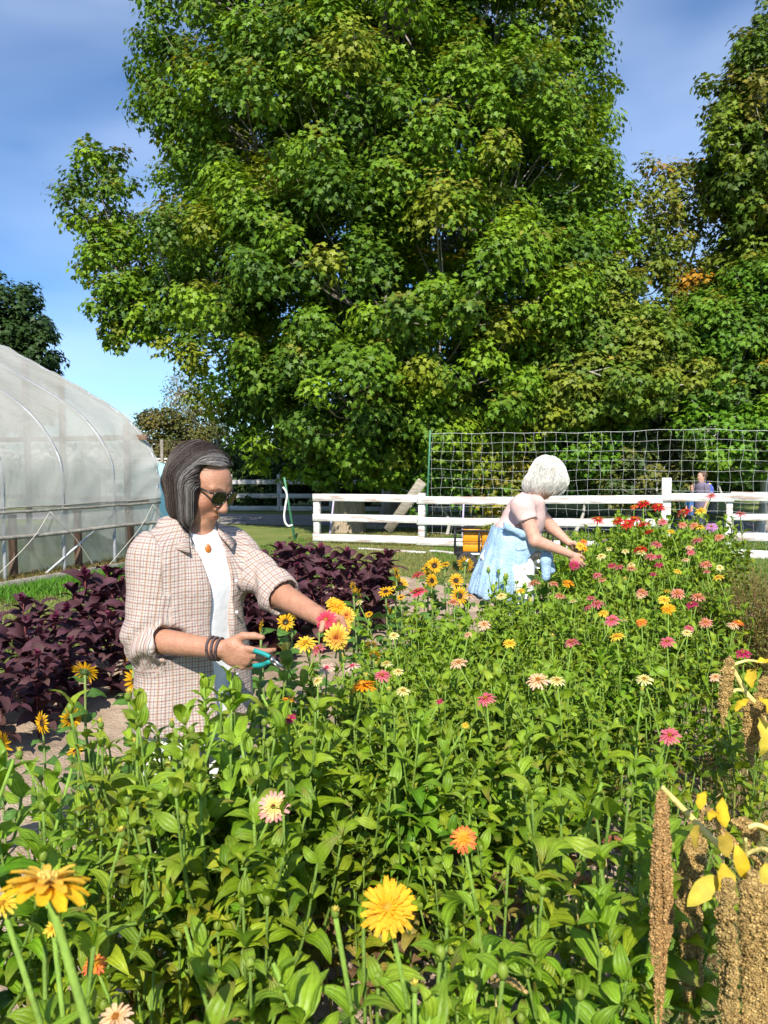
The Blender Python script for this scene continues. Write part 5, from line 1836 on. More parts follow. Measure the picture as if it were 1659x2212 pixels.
def hand_sdf(S, W, h, t, p, curl, thumb, k_=1.0, spread=.0):
    """W wrist, h towards the fingers, t thumb side, p out of the palm; curl = (base, mid, tip) per finger in degrees"""
    h, t, p = nrm(h), nrm(t), nrm(p)
    Q = np.stack([h, t, p], 1)
    W = A(W, float)
    S.ell(W + h * .050 * k_, A([.054, .040, .0155]) * k_, Q, .012)
    S.ell(W + h * .040 * k_ + t * .022 * k_ + p * .006 * k_, A([.034, .017, .015]) * k_, Q, .012)   # ball of the thumb
    tips = []
    for i, (o_, l_) in enumerate(((.030, .92), (.010, 1.0), (-.011, .95), (-.030, .76))):
        a_ = W + (h * (.090 - .006 * abs(i - 1)) + t * o_) * k_
        d0 = nrm(h + t * (1.5 - i) * spread)
        ang, pts, rr_ = 0.0, [a_], [.0098]
        for L_, c_, r_ in zip((.043, .027, .021), curl[i], (.0088, .0080, .0066)):
            ang += R(c_)
            dd = d0 * math.cos(ang) + p * math.sin(ang)
            pts.append(pts[-1] + dd * L_ * l_ * k_)
            rr_.append(r_)
        S.chain(pts, A(rr_) * k_, .003)
        tips.append(pts[-1])
    b_ = W + (h * .030 + t * .030 + p * .006) * k_
    pts = [b_]
    for dd, L_ in zip(thumb, (.040, .032, .024)):
        v = nrm(h * dd[0] + t * dd[1] + p * dd[2])
        pts.append(pts[-1] + v * L_ * k_)
    S.chain(pts, A([.0135, .0115, .0098, .0078]) * k_, .006)
    return tips, pts[-1]


def skinmat(name, c1, c2):
    m = mat(name, c1, c2, 38, .5, .18, 130, spec=.35, attr=True, lo=.3, hi=.75)
    p = [n for n in m.node_tree.nodes if n.type == 'BSDF_PRINCIPLED'][0]
    p.inputs['Subsurface Weight'].default_value = .12
    p.inputs['Subsurface Radius'].default_value = (.01, .004, .002)
    p.inputs['Subsurface Scale'].default_value = .6
    return m


M['skin_tan'] = skinmat('skin_tanned', (.39, .185, .112), (.49, .25, .16))
M['skin_fair'] = skinmat('skin_fair', (.56, .29, .20), (.66, .38, .28))
M['hair'] = mat('hair', (.9, .9, .9), (1.1, 1.1, 1.1), 20, .5, attr=True, spec=.22)
M['tee'] = mat('white_cotton', (.78, .78, .78), (.82, .82, .82), 30, .85, .25, 18)
M['black'] = mat('black_plastic', (.012, .011, .011), (.02, .018, .016), 20, .2, spec=.6)
M['lens'] = mat('dark_lens', (.018, .013, .010), (.03, .022, .016), 5, .06, spec=.8)
M['pants'] = mat('white_twill', (.72, .71, .68), (.80, .79, .76), 30, .85, .3, 20)
M['shoe'] = mat('grey_shoe', (.10, .10, .11), (.2, .2, .21), 30, .7)
M['teal'] = mat('teal_plastic', (.01, .26, .24), (.015, .33, .30), 20, .35)
M['steel'] = mat('steel', (.35, .34, .33), (.5, .5, .5), 30, .3, metal=.9)
M['amber'] = mat('amber_stone', (.42, .10, .015), (.6, .2, .03), 30, .2, spec=.7)
M['beads'] = mat('dark_beads', (.05, .035, .04), (.12, .08, .08), 300, .4)


def plaid():
    m, n, p, o = newmat('checked_cotton')
    p.inputs['Roughness'].default_value = .88
    p.inputs['Specular IOR Level'].default_value = .2
    a = n.nodes.new('ShaderNodeAttribute')
    a.attribute_name = 'pat'
    s = n.nodes.new('ShaderNodeSeparateXYZ')
    n.links.new(a.outputs['Vector'], s.inputs[0])

    def stripe(src, period, width, shift=0.0, soft=.12):
        x = n.nodes.new('ShaderNodeMath'); x.operation = 'MULTIPLY_ADD'
        x.inputs[1].default_value = 1 / period; x.inputs[2].default_value = shift + 50
        n.links.new(src, x.inputs[0])
        f = n.nodes.new('ShaderNodeMath'); f.operation = 'FRACT'
        n.links.new(x.outputs[0], f.inputs[0])
        d = n.nodes.new('ShaderNodeMath'); d.operation = 'SUBTRACT'; d.inputs[1].default_value = .5
        n.links.new(f.outputs[0], d.inputs[0])
        b = n.nodes.new('ShaderNodeMath'); b.operation = 'ABSOLUTE'
        n.links.new(d.outputs[0], b.inputs[0])
        r = n.nodes.new('ShaderNodeMapRange')
        r.inputs['From Min'].default_value = width / 2 + soft / 2
        r.inputs['From Max'].default_value = width / 2 - soft / 2
        n.links.new(b.outputs[0], r.inputs['Value'])
        return r.outputs['Result']

    cur = None
    def mixin(fac, col, amt):
        nonlocal cur
        x = n.nodes.new('ShaderNodeMixRGB')
        k = n.nodes.new('ShaderNodeMath'); k.operation = 'MULTIPLY'; k.inputs[1].default_value = amt
        n.links.new(fac, k.inputs[0])
        n.links.new(k.outputs[0], x.inputs['Fac'])
        if cur is None:
            x.inputs['Color1'].default_value = (.57, .50, .44, 1)
        else:
            n.links.new(cur, x.inputs['Color1'])
        x.inputs['Color2'].default_value = (*col, 1)
        cur = x.outputs['Color']
    U, Vv = s.outputs['X'], s.outputs['Y']
    mixin(stripe(Vv, .0180, .46), (.46, .29, .235), .62)
    mixin(stripe(U, .0180, .46), (.46, .29, .235), .5)
    mixin(stripe(U, .036, .14, .28), (.55, .34, .14), .3)
    mixin(stripe(U, .0090, .22, .5), (.08, .075, .10), .6)
    mixin(stripe(Vv, .0090, .22, .5), (.08, .075, .10), .6)
    n.links.new(cur, p.inputs['Base Color'])
    t = n.nodes.new('ShaderNodeTexCoord')
    z = n.nodes.new('ShaderNodeTexNoise')
    z.inputs['Scale'].default_value = 26
    z.inputs['Detail'].default_value = 5
    z.inputs['Distortion'].default_value = .8
    n.links.new(t.outputs['Object'], z.inputs['Vector'])
    b = n.nodes.new('ShaderNodeBump')
    b.inputs['Strength'].default_value = .55
    b.inputs['Distance'].default_value = .012
    n.links.new(z.outputs['Fac'], b.inputs['Height'])
    n.links.new(b.outputs[0], p.inputs['Normal'])
    return m


M['plaid'] = plaid()


def strands(S, starts, steps, ds, flow, zend, rad, cols, parent, name, org, lift=.002, wave=0.0, zpull=-9.0):
    """hair strands that run down over the implicit hair volume S"""
    D = S.D

    def samp(P):
        q = (P - S.lo) / S.h
        i = np.clip(np.floor(q).astype(int), 0, A(D.shape) - 2)
        f = np.clip(q - i, 0, 1)
        r = 0
        for a_ in (0, 1):
            for b_ in (0, 1):
                for c_ in (0, 1):
                    r = r + D[i[:, 0] + a_, i[:, 1] + b_, i[:, 2] + c_] * np.abs(1 - a_ - f[:, 0]) * np.abs(1 - b_ - f[:, 1]) * np.abs(1 - c_ - f[:, 2])
        return r

    def grad(P, e=.005):
        return nrm(np.stack([samp(P + A(v) * e) - samp(P - A(v) * e) for v in ((1, 0, 0), (0, 1, 0), (0, 0, 1))], 1))
    P = A(starts, float).copy()
    n_ = len(P)
    for _ in range(4):
        P -= grad(P) * samp(P)[:, None] * .8
    path = [P.copy()]
    ph = rng.uniform(0, 6.28, n_)
    for k in range(steps):
        N = grad(P)
        v = flow(P)
        v = v - N * np.minimum((v * N).sum(1, keepdims=True), 0) * 1.0
        v = v - N * np.maximum((v * N).sum(1, keepdims=True), 0) * .9
        v = nrm(v)
        if wave:
            v = nrm(v + np.cross(N, v) * (wave * np.sin(k * .8 + ph))[:, None])
        P = P + v * ds
        d = samp(P)
        P = P - grad(P) * np.where(d < lift, d - lift, np.clip(d - lift, 0, .004) * (P[:, 2] > zpull))[:, None] * .8
        path.append(P.copy())
    path = np.stack(path, 1)
    g = G()
    zend = A(zend)
    for i in range(n_):
        q = path[i]
        m_ = q[:, 2] > zend[i]
        e = len(q) if m_.all() else int(np.argmin(m_))
        if e < 4: continue
        q = q[:e]
        g.add(*tube(q, np.linspace(1, .35, e) * rad[i], 3, cap=False), cols[i])
    return g.build(name, M['hair'], parent, origin=org)


# ---------------------------------------------------------------- the man in the checked shirt
B1 = A([-.612, 2.44, 0.0])
T1 = rotz(R(45))
lp = lambda x, y, z: B1 + T1 @ A([x, y, 0.0]) + A([0, 0, z])
man = thing('person', 'person with long grey hair and sunglasses in an open checked shirt, cutting flowers at left', 'person', B1)
Q1 = headframe(R(66), R(24), R(-3))
H1 = at(432, 1048, 2.44)
SR = at(331, 1206, 2.33); ER = at(312, 1380, 2.30); WR = at(473, 1402, 2.21)
SL_ = at(503, 1183, 2.55); EL = at(603, 1283, 2.42); WL = at(697, 1336, 2.27)
S = SDF((-1.0, 2.0, -.02), (-.02, 2.85, 1.76), .0042)
S.loft(B1, T1, [(.78, 0, .0, .165, .115), (.95, 0, 0, .155, .105), (1.1, 0, 0, .145, .10), (1.25, 0, 0, .155, .105), (1.36, 0, .0, .14, .085), (1.42, 0, .01, .07, .06)], .03)
NB = lp(0, .02, 1.40)
S.cap(NB, H1 + Q1 @ A([0, .02, -.03]), .058, .052, .02)
head_sdf(S, H1, Q1, 1.0)
S.cap(SR, ER, .050, .043, .03)
S.cap(ER, WR, .043, .027, .012)
S.cap(SL_, EL, .050, .043, .03)
S.cap(EL, WL, .042, .027, .012)
hR = nrm(at(585, 1440, 2.17) - WR)
tR = nrm(A([.28, -.25, 1.0]) - hR * (A([.28, -.25, 1.0]) @ hR))
pR = -np.cross(hR, tR)
if pR[1] < 0: pR = -pR
tipsR, thR = hand_sdf(S, WR, hR, tR, pR, ((16, 26, 18), (30, 40, 26), (40, 48, 30), (46, 52, 32)), ((.72, .62, .25), (.95, .22, .25), (.98, .05, .2)), 1.02)
hL = nrm(at(742, 1352, 2.22) - WL)
tL = nrm(A([-.1, -.6, .9]) - hL * (A([-.1, -.6, .9]) @ hL))
pL = np.cross(hL, tL)
if pL[2] > 0: pL = -pL
tipsL, thL = hand_sdf(S, WL, hL, tL, pL, ((40, 60, 35), (48, 62, 38), (52, 64, 40), (56, 66, 40)), ((.6, .5, .6), (.5, .1, .85), (.3, -.3, .9)), 1.0)
for q in (-1, 1):
    S.cap(lp(q * .085, .01, .80), lp(q * .09, .0, .48), .082, .058, .02)
    S.cap(lp(q * .09, .0, .48), lp(q * .095, .03, .09), .056, .038, .012)
    S.cap(lp(q * .095, .035, .045), lp(q * .10, -.13, .035), .04, .032, .015)
V, F = S.mesh(1)
loc = (V - H1) @ Q1
col = np.ones((len(V), 3))
lip = np.exp(-((loc[:, 0] / .02) ** 2 + ((loc[:, 1] + .1) / .02) ** 2 + ((loc[:, 2] + .067) / .008) ** 2))
col *= 1 - lip[:, None] * A([.12, .42, .38])
chk = np.exp(-(((np.abs(loc[:, 0]) - .045) / .022) ** 2 + ((loc[:, 1] + .07) / .04) ** 2 + ((loc[:, 2] + .035) / .022) ** 2))
col *= 1 - chk[:, None] * A([0, .18, .16])
brow = np.exp(-(((np.abs(loc[:, 0]) - .030) / .017) ** 4 + ((loc[:, 1] + .09) / .03) ** 2 + ((loc[:, 2] - .027 + .12 * np.abs(np.abs(loc[:, 0]) - .03)) / .005) ** 2))
col *= 1 - brow[:, None] * .72
arm = (wob(V * A([1, 1, 1]), 60, 8) > 1.15)
col *= np.where(arm, .86, 1.0)[:, None]
mk('body', V - B1, F, M['skin_tan'], man, col=col)

# white tee
S = SDF((-.9, 2.15, .74), (-.3, 2.75, 1.47), .006)
S.loft(B1, T1, [(.80, 0, -.0, .176, .125), (.95, 0, -.0, .168, .119), (1.1, 0, -.002, .160, .114), (1.25, 0, -.002, .168, .118), (1.34, 0, 0, .152, .100), (1.40, 0, .008, .10, .078), (1.425, 0, .012, .078, .07)], .02)
S.cap(lp(0, -.03, 1.47), lp(0, .01, 1.36), .066, .05, .01, sub=True)
V, F = S.mesh(2)
N = normals(V, F)
lo_ = (V - B1) @ T1
V = V + N * (.004 * np.sin(26 * (lo_[:, 0] + .35 * lo_[:, 2]) + 1.5 * np.sin(9 * lo_[:, 2])) * np.clip((1.36 - lo_[:, 2]) * 4, 0, 1))[:, None]
mk('tee_shirt', V - B1, F, M['tee'], man)

# checked shirt
S = SDF((-1.0, 1.98, .74), (-.1, 2.85, 1.50), .005)
S.loft(B1, T1, [(.785, 0, .0, .205, .152), (.88, 0, .0, .196, .146), (1.02, 0, 0, .182, .135), (1.12, 0, 0, .176, .130), (1.25, 0, 0, .182, .132), (1.33, 0, 0, .165, .112), (1.385, 0, .008, .11, .085), (1.43, 0, .02, .078, .072)], .02)
S.cap(lp(-.05, .02, 1.398), SR + A([0, 0, .012]), .054, .056, .07)
S.cap(lp(.05, .01, 1.388), SL_, .050, .053, .04)
eR = ER + nrm(WR - ER) * .068
S.cap(SR, ER, .052, .064, .09)
S.cap(ER, eR, .066, .060, .012, flat=True)
S.cap(eR - nrm(WR - ER) * .045, eR + nrm(WR - ER) * .006, .066, .064, .004, flat=True)
eL = EL + nrm(WL - EL) * .02
S.cap(SL_, EL, .055, .062, .06)
S.cap(EL - nrm(eL - SL_) * .03, eL, .064, .060, .012, flat=True)
S.cap(eL - nrm(WL - EL) * .045, eL + nrm(WL - EL) * .004, .066, .065, .004, flat=True)


def opening(X, Y, Z):
    x = (X - B1[0]) * T1[0, 0] + (Y - B1[1]) * T1[1, 0] + 0 * Z
    y = (X - B1[0]) * T1[0, 1] + (Y - B1[1]) * T1[1, 1] + 0 * Z
    zz = Z + 0 * x
    zt = [.76, .9, 1.05, 1.25, 1.33, 1.37, 1.40, 1.46]
    l_ = np.interp(zz, zt, [-.005, -.012, -.018, -.015, -.03, -.046, -.06, -.062])
    r_ = np.interp(zz, zt, [.04, .058, .066, .068, .064, .058, .055, .062])
    return np.maximum(np.maximum(l_ - x, x - r_), y + .03 - .06 * (zz > 2))


sfn(S, opening, S.lo, S.lo + S.h * S.n, sub=True, k=.004)
S.cap(lp(0, -.03, 1.50), lp(0, .012, 1.34), .066, .056, .006, sub=True)
S.cap(lp(0, .02, 1.50), lp(0, .012, 1.39), .064, .060, .004, sub=True)
S.cap(ER + nrm(WR - ER) * .055, ER + nrm(WR - ER) * .2, .053, .05, .003, sub=True, flat=True)
S.cap(eL - nrm(WL - EL) * .02, eL + nrm(WL - EL) * .1, .054, .052, .003, sub=True, flat=True)
V, F = S.mesh(2)
N = normals(V, F)
lo_ = (V - B1) @ T1


def seg_uv(V, a, b, r):
    d = nrm(b - a)
    t = (V - a) @ d
    rad = V - a - t[:, None] * d
    u = nrm(np.cross(d, [0.3, 1, 0]))
    v = np.cross(d, u)
    return t, np.arctan2(rad @ v, rad @ u) * r, np.linalg.norm(V - a - np.clip(t, 0, np.linalg.norm(b - a))[:, None] * d, axis=1)


tr_, ur, dr_ = seg_uv(V, SR, ER, .066)
tl, ul, dl = seg_uv(V, SL_, EL, .064)
tf, uf, df = seg_uv(V, ER, eR, .062)
tor = np.sqrt((lo_[:, 0] / .19) ** 2 + (lo_[:, 1] / .14) ** 2)
isR = (np.minimum(dr_, df) < .09) & ((lo_[:, 0] < -.158) | ((tor > 1.03) & (tr_ > .1)))
isL = (dl < .085) & ((lo_[:, 0] > .165) | ((tor > 1.05) & (tl > .06)))
u = np.arctan2(lo_[:, 0], -lo_[:, 1] + .02) * .16
v = lo_[:, 2] + .08 * np.clip(np.abs(lo_[:, 0]) - .1, 0, .1)
u = np.where(isR, ur, u); v = np.where(isR, np.where((df < dr_) & (tf > 0), tf + .31, tr_), v)
u = np.where(isL, ul, u); v = np.where(isL, tl, v)
w_ = V * A([1, 1, .35])
fold_t = .007 * np.sin(30 * (lo_[:, 0] + .25 * np.sin(5 * lo_[:, 2])) + 3 * lo_[:, 2]) * np.clip((1.3 - lo_[:, 2]) * 3, .2, 1) + .006 * wob(V * A([1, 1, .6]), 18, 8, 5)
ringf = .007 * np.sin(70 * tr_ + 2.5 * np.sin(ur * 30)) * np.exp(-((tr_ - .27) / .09) ** 2) + .003 * wob(V, 28, 8, 2)
ringl = .0065 * np.sin(66 * tl + 2.5 * np.sin(ul * 34)) * np.exp(-((tl - .16) / .11) ** 2) + .003 * wob(V, 28, 8, 12)
V = V + N * np.where(isR, ringf, np.where(isL, ringl, fold_t))[:, None]
shirt = mk('shirt', V - B1, F, M['plaid'], man, att=np.stack([u, v, 0 * u], 1))
# collar flaps
for pts in ([lp(-.072, .030, 1.435), lp(-.064, -.035, 1.425), lp(-.052, -.066, 1.395), lp(-.075, -.112, 1.345), lp(-.118, -.070, 1.365), lp(-.112, -.01, 1.395), lp(-.10, .035, 1.405)],
            [lp(.072, .030, 1.435), lp(.066, -.035, 1.425), lp(.056, -.066, 1.395), lp(.072, -.112, 1.350), lp(.112, -.075, 1.365), lp(.112, -.01, 1.395), lp(.10, .035, 1.405)]):
    P = A(pts)
    ctr = P.mean(0) + A([0, 0, .006])
    n_ = len(P)
    up = nrm(np.cross(P[3] - P[0], P[5] - P[0]))
    if up[2] < 0: up = -up
    V = np.vstack([P + up * .006, [ctr + up * .006], P - up * .001, [ctr - up * .001]])
    F3 = [[i, (i + 1) % n_, n_] for i in range(n_)] + [[n_ + 1 + (i + 1) % n_, n_ + 1 + i, 2 * n_ + 1] for i in range(n_)]
    F4 = [[i, n_ + 1 + i, n_ + 1 + (i + 1) % n_, (i + 1) % n_] for i in range(n_)]
    lv = (V - B1) @ T1
    mk('collar', V - B1, [A(F3), A(F4)], M['plaid'], shirt, att=np.stack([lv[:, 0] + lv[:, 1], lv[:, 2] * 1.3, 0 * lv[:, 0]], 1), smooth=False)
for z in (1.25, 1.15, 1.05, .95, .86):
    V, F = ell(lp(.075, -.133, z), (.0055, .0055, .0055), 8, 6)
    mk('button', V - B1, F, M['tee'], shirt)

# trousers and shoes
S = SDF((-1.0, 2.1, .03), (-.2, 2.8, .92), .008)
S.loft(B1, T1, [(.74, 0, 0, .17, .12), (.9, 0, 0, .165, .115)], .02)
for q in (-1, 1):
    S.cap(lp(q * .085, .01, .80), lp(q * .09, 0, .48), .100, .082, .02)
    S.cap(lp(q * .09, 0, .48), lp(q * .095, .02, .08), .082, .07, .012)
V, F = S.mesh(2)
V = V + normals(V, F) * (.005 * wob(V * A([1, 1, .5]), 22, 8, 7))[:, None]
mk('trousers', V - B1, F, M['pants'], man)
for q in (-1, 1):
    S = SDF(lp(q * .098, -.05, .05) - .22, lp(q * .098, -.05, .05) + .22, .008)
    S.cap(lp(q * .095, .03, .05), lp(q * .10, -.135, .045), .052, .045, .02)
    S.cap(lp(q * .095, .03, .05), lp(q * .095, .03, .10), .05, .046, .02)
    S.half(lp(0, 0, .005), (0, 0, -1))
    V, F = S.mesh(1)
    mk('shoe', V - B1, F, M['shoe'], man)

# hair: a bob to the collar, combed from the crown
S = SDF(H1 - A([.20, .20, .26]), H1 + A([.20, .20, .20]), .004)
hp_ = lambda x, y, z: H1 + Q1 @ A([x, y, z])
S.ell(hp_(0, .020, .042), (.084, .106, .090), Q1, .01)
S.ell(hp_(-.040, -.012, .070), (.042, .046, .040), Q1, .03)
S.ell(hp_(.035, -.014, .074), (.042, .044, .036), Q1, .03)
def hairline(X, Y, Z):
    l = [(X - H1[0]) * Q1[0, i] + (Y - H1[1]) * Q1[1, i] + (Z - H1[2]) * Q1[2, i] for i in range(3)]
    return np.maximum(l[1] + .048 - .25 * np.abs(l[0]), l[2] - .088)


sfn(S, hairline, S.lo, S.lo + S.h * S.n, sub=True, k=.012)

S.cap(at(396, 1030, 2.40), at(397, 1085, 2.40), .057, .050, .03)
S.cap(at(405, 1045, 2.352), at(404, 1110, 2.345), .034, .024, .03)
S.cap(at(415, 1050, 2.36), at(412, 1118, 2.35), .024, .016, .02)
S.cap(at(385, 1040, 2.50), at(392, 1088, 2.50), .055, .045, .03)

V, F = S.mesh(1)
N = normals(V, F)
ang = np.arctan2(V[:, 1] - H1[1], V[:, 0] - H1[0])
V = V - N * .0035
lz = (V - H1) @ Q1
gcol = A([.020, .016, .015]) * (1 + .25 * np.sin(ang * 60))[:, None]
hair = mk('hair', V - B1, F, M['hair'], man, col=gcol)
n_ = 3000
d0 = nrm(rng.normal(size=(n_, 3)) * A([1, 1, .6]) + A([0, .25, .75]))
lf = lambda P: (P - H1) @ Q1
st0 = H1 + (d0 * A([.086, .107, .092]) + A([0, .02, .042])) @ Q1.T
keep_ = ~((lf(st0)[:, 1] < -.030) & (lf(st0)[:, 2] < .096)) & (lf(st0)[:, 1] > -.075)
st0 = st0[keep_]
fx = np.stack([at(x_, y_, d_) for x_, y_, d_ in zip(rng.uniform(396, 424, 240), rng.uniform(1015, 1052, 240), rng.uniform(2.30, 2.36, 240))])
st0 = np.vstack([st0, fx])
side = np.where(lf(st0)[:, 0] < .030, -1.0, 1.0)


def flow1(P):
    l_ = lf(P)
    s_ = side * np.clip(1.2 - np.abs(P[:, 2] - H1[2] - .09) * 0, 0, 1.2)
    top = np.clip((P[:, 2] - (H1[2] - .01)) / .10, 0, 1)
    fr = np.clip((-.015 - l_[:, 1]) / .04, 0, 1)[:, None] * np.clip((l_[:, 2] - .0) / .03, 0, 1)[:, None]
    v = A([0, 0, -1.0]) * (1.05 - .5 * top)[:, None] + (Q1[:, 0][None] * s_[:, None] * .9 + Q1[:, 1][None] * .55) * top[:, None]
    low = np.clip((H1[2] - .055 - P[:, 2]) / .05, 0, 1)[:, None]
    v = v + low * A([.07, -.04, 0]) * np.sin(P[:, 1:2] * 260 + P[:, 0:1] * 190)
    return v * (1 - fr) + fr * (Q1[:, 0][None] * s_[:, None] * .95 + Q1[:, 1][None] * .75 + A([0, 0, -.35]))


l0 = lf(st0)
grey = np.clip(.03 + .85 * np.exp(-((l0[:, 1] + .075) / .035) ** 2) * (rng.uniform(size=len(st0)) < .75) + .5 * (rng.uniform(size=len(st0)) < .10), 0, 1)
cols = A([.024, .016, .013]) * (1 - grey)[:, None] + A([.26, .245, .235]) * grey[:, None]
cols = cols * rng.uniform(.8, 1.25, (len(st0), 1)) + A([.012, .006, .003]) * rng.uniform(size=(len(st0), 1))
zend1 = H1[2] - (.10 + .06 * np.clip((st0[:, 0] - (H1[0] - .09)) / .1, 0, 1)) + rng.normal(size=len(st0)) * .012
strands(S, st0, 48, .0085, flow1, zend1, rng.uniform(.0006, .0011, len(st0)), cols, hair, 'hair_strands', B1, .0015, zpull=H1[2] - .045)
pick = rng.permutation(len(st0))[:260]
side = side[pick]
strands(S, st0[pick], 46, .0085, flow1, zend1[pick] + rng.normal(size=260) * .02, rng.uniform(.0005, .0010, 260), cols[pick] * 1.2, hair, 'loose_strands', B1, .006, wave=.12, zpull=H1[2] - .045)

# sunglasses
gl_ = thing('tmp', None, None)
bpy.data.objects.remove(gl_)
g = G()
lens_g = G()
for q in (-1, 1):
    a_ = np.arange(28) * 2 * np.pi / 28
    ca, sa = np.cos(a_), np.sin(a_)
    ex = np.sign(ca) * np.abs(ca) ** .75 * .0265
    ez = np.sign(sa) * np.abs(sa) ** .75 * .0215
    bow = lambda x: -.110 + .9 * x * x * 3.2
    P = A([[q * .034 + x, bow(q * .034 + x), .002 + z] for x, z in zip(ex, ez)])
    rim = np.vstack([P, P[:2]]) @ Q1.T + H1
    g.add(*tube(rim, .0026, 6, cap=False))
    Vl = np.vstack([P, [[q * .034, bow(.034) - .001, .002]]]) @ Q1.T + H1
    lens_g.add(Vl, A([[i, (i + 1) % 28, 28] for i in range(28)]))
    V, F = tube(curve(A([hp_(q * .058, -.098, .014), hp_(q * .071, -.085, .014), hp_(q * .076, -.03, .012), hp_(q * .079, .02, .006)]), 5), .0032, 6)
    g.add(V, F)
V, F = tube(A([hp_(-.011, -.115, .010), hp_(0, -.1175, .013), hp_(.011, -.115, .010)]), .003, 6)
g.add(V, F)
gf = g.build('sunglasses', M['black'], man, origin=B1)
lens_g.build('lens', M['lens'], gf, origin=B1)

# necklace, bracelets
P = A([lp(.066 * math.sin(a_), .012 - .070 * math.cos(a_) - .02 * math.exp(-(a_ / .6) ** 2), 1.400 - .040 * math.exp(-(a_ / .8) ** 2)) for a_ in np.linspace(-2.2, 2.2, 40)])
V, F = tube(P, .0028, 6)
nk = mk('necklace', V - B1, F, M['beads'], man)
pp = at(440, 1166, 2.33)
V, F = ell(lp(0.0, -.092, 1.352), (.012, .007, .017), 14, 10, T1)
mk('pendant', V - B1, F, M['amber'], nk)
for k, t_ in enumerate((-.022, -.010, .003)):
    c = WR + nrm(WR - ER) * t_
    ax_ = nrm(WR - ER)
    u_ = nrm(np.cross(ax_, [0, 0, 1])); v_ = np.cross(ax_, u_)
    P = A([c + (u_ * math.cos(q) + v_ * math.sin(q)) * (.0325 - .0005 * k) + ax_ * .004 * math.sin(q + k) for q in np.linspace(0, 2 * np.pi, 40)])
    g = G()
    g.add(*tube(P, .003, 6, cap=False))
    for p_ in P[::1]:
        g.add(*ell(p_, (.0046, .0046, .0046), 6, 4))
    g.build('bracelet', M['beads'], man, origin=B1)

# pruning shears in the right hand
c0 = at(549, 1405, 2.165); c1 = at(588, 1424, 2.15); c2 = at(615, 1447, 2.14)
shears = thing('pruning_shears', 'pruning shears with a teal handle in the hand of the man', 'shears', c1)
V, F = tube(curve([c0, (c0 + c1) / 2 + A([0, 0, .004]), at(583, 1419, 2.15)], 6), np.linspace(.0075, .0065, 13), 8)
mk('handle', V - c1, F, M['teal'], shears)
V, F = tube(curve([at(548, 1438, 2.20), at(568, 1436, 2.185), at(583, 1428, 2.155)], 6), np.linspace(.0075, .007, 13), 8)
mk('handle', V - c1, F, M['teal'], shears)
V, F = ell(c1, (.008, .012, .008), 10, 6)
mk('pivot', V - c1, F, M['steel'], shears)
for a_, b_, w0 in ((c1, c2, .010), (c1 + A([-.004, 0, -.004]), at(611, 1452, 2.145), .007)):
    d = b_ - a_
    s_ = nrm(np.cross(d, [0, 1, 0]))
    V = A([a_ - s_ * w0 * .5, a_ + s_ * w0 * .5, a_ + d * .6 + s_ * w0 * .55, b_, a_ + d * .6 - s_ * w0 * .3])
    V = np.vstack([V - A([0, .0012, 0]), V + A([0, .0012, 0])])
    mk('blade', V - c1, [A([[0, 1, 2, 3, 4], [9, 8, 7, 6, 5]]), A([[i, i + 5, (i + 1) % 5 + 5, (i + 1) % 5] for i in range(5)])], M['steel'], shears, smooth=False)

# bouquet in the left hand: every cut flower is a thing
grip = WL + hL * .085 + pL * .025
for x, y, dd, c, dpx, dr, lab in ((705, 1339, 2.17, 'raspberry', 47, A([-.15, -.85, .5]), 'cut pink zinnia, leftmost bloom of the bouquet in his hand'),
                                 (726, 1350, 2.215, 'magenta', 34, A([.1, -.6, .7]), 'cut deep pink zinnia tucked in the middle of the bouquet in his hand'),
                                 (748, 1330, 2.23, 'striped yellow', 43, A([.15, -.9, .4]), 'cut streaky yellow zinnia at the right of the bouquet in his hand'),
                                 (728, 1311, 2.24, 'golden', 44, A([.1, -.6, .8]), 'cut golden zinnia at the top of the bouquet in his hand'),
                                 (741, 1356, 2.19, 'striped yellow', 40, A([.3, -.8, .4]), 'cut small streaky yellow zinnia behind the lowest of the bouquet'),
                                 (727, 1377, 2.13, 'striped yellow', 60, A([0, -1, .12]), 'cut big streaky yellow zinnia, lowest of the bouquet in his hand'),
                                 (716, 1300, 2.26, 'yellow', 30, A([-.3, -.5, .8]), 'cut yellow zinnia peeking out topmost behind the bouquet in his hand')):
    p = at(x, y, dd)
    r = thing('cut_zinnia', lab, 'zinnia', grip, group='cut zinnias in the bouquet of the man')
    q = p - nrm(dr) * .02 - grip
    V, F = tube(curve([q, q * .5 + A([0, 0, -.01]), A([0, 0, 0]), -q * .5 + A([.0, .01, -.06])], 5), .0026, 6)
    mk('stem', V, F, M['stem'], r, col=A([.2, .3, .08]))
    head(c, r, p - grip, dpx * dd / 1659, dr)
# bud held before the bracelet belongs to the bed (built there)

# ---------------------------------------------------------------- the white haired woman, bending to the right
W0 = 5.5
B2 = A([at(1098, 1190, W0)[0], W0, 0.0])
woman = thing('person', 'person with short white hair and denim shirt tied at the waist, bending over the flowers', 'person', B2)
FW = A([math.cos(R(8)), math.sin(R(8)), 0])          # the way she faces: to the right
LF = A([-FW[1], FW[0], 0])                          # her left, away from the camera
T2 = np.stack([LF, -FW, A([0, 0, 1.0])], 1)
X2 = lambda x, y, Y=W0: at(x, y, Y)
w0 = lambda x, y, s=0.0: at(x, y, W0) + LF * s
H2 = w0(1184, 1036)
Q2 = headframe(R(104), R(42), 0)
sR, eR2, wR2 = X2(1128, 1092, 5.33), X2(1156, 1168, 5.27), X2(1232, 1197, 5.30)
sL, eL2, wL2 = X2(1150, 1092, 5.67), X2(1192, 1140, 5.66), X2(1228, 1172, 5.60)
hip = w0(1095, 1195); neck = w0(1158, 1075)
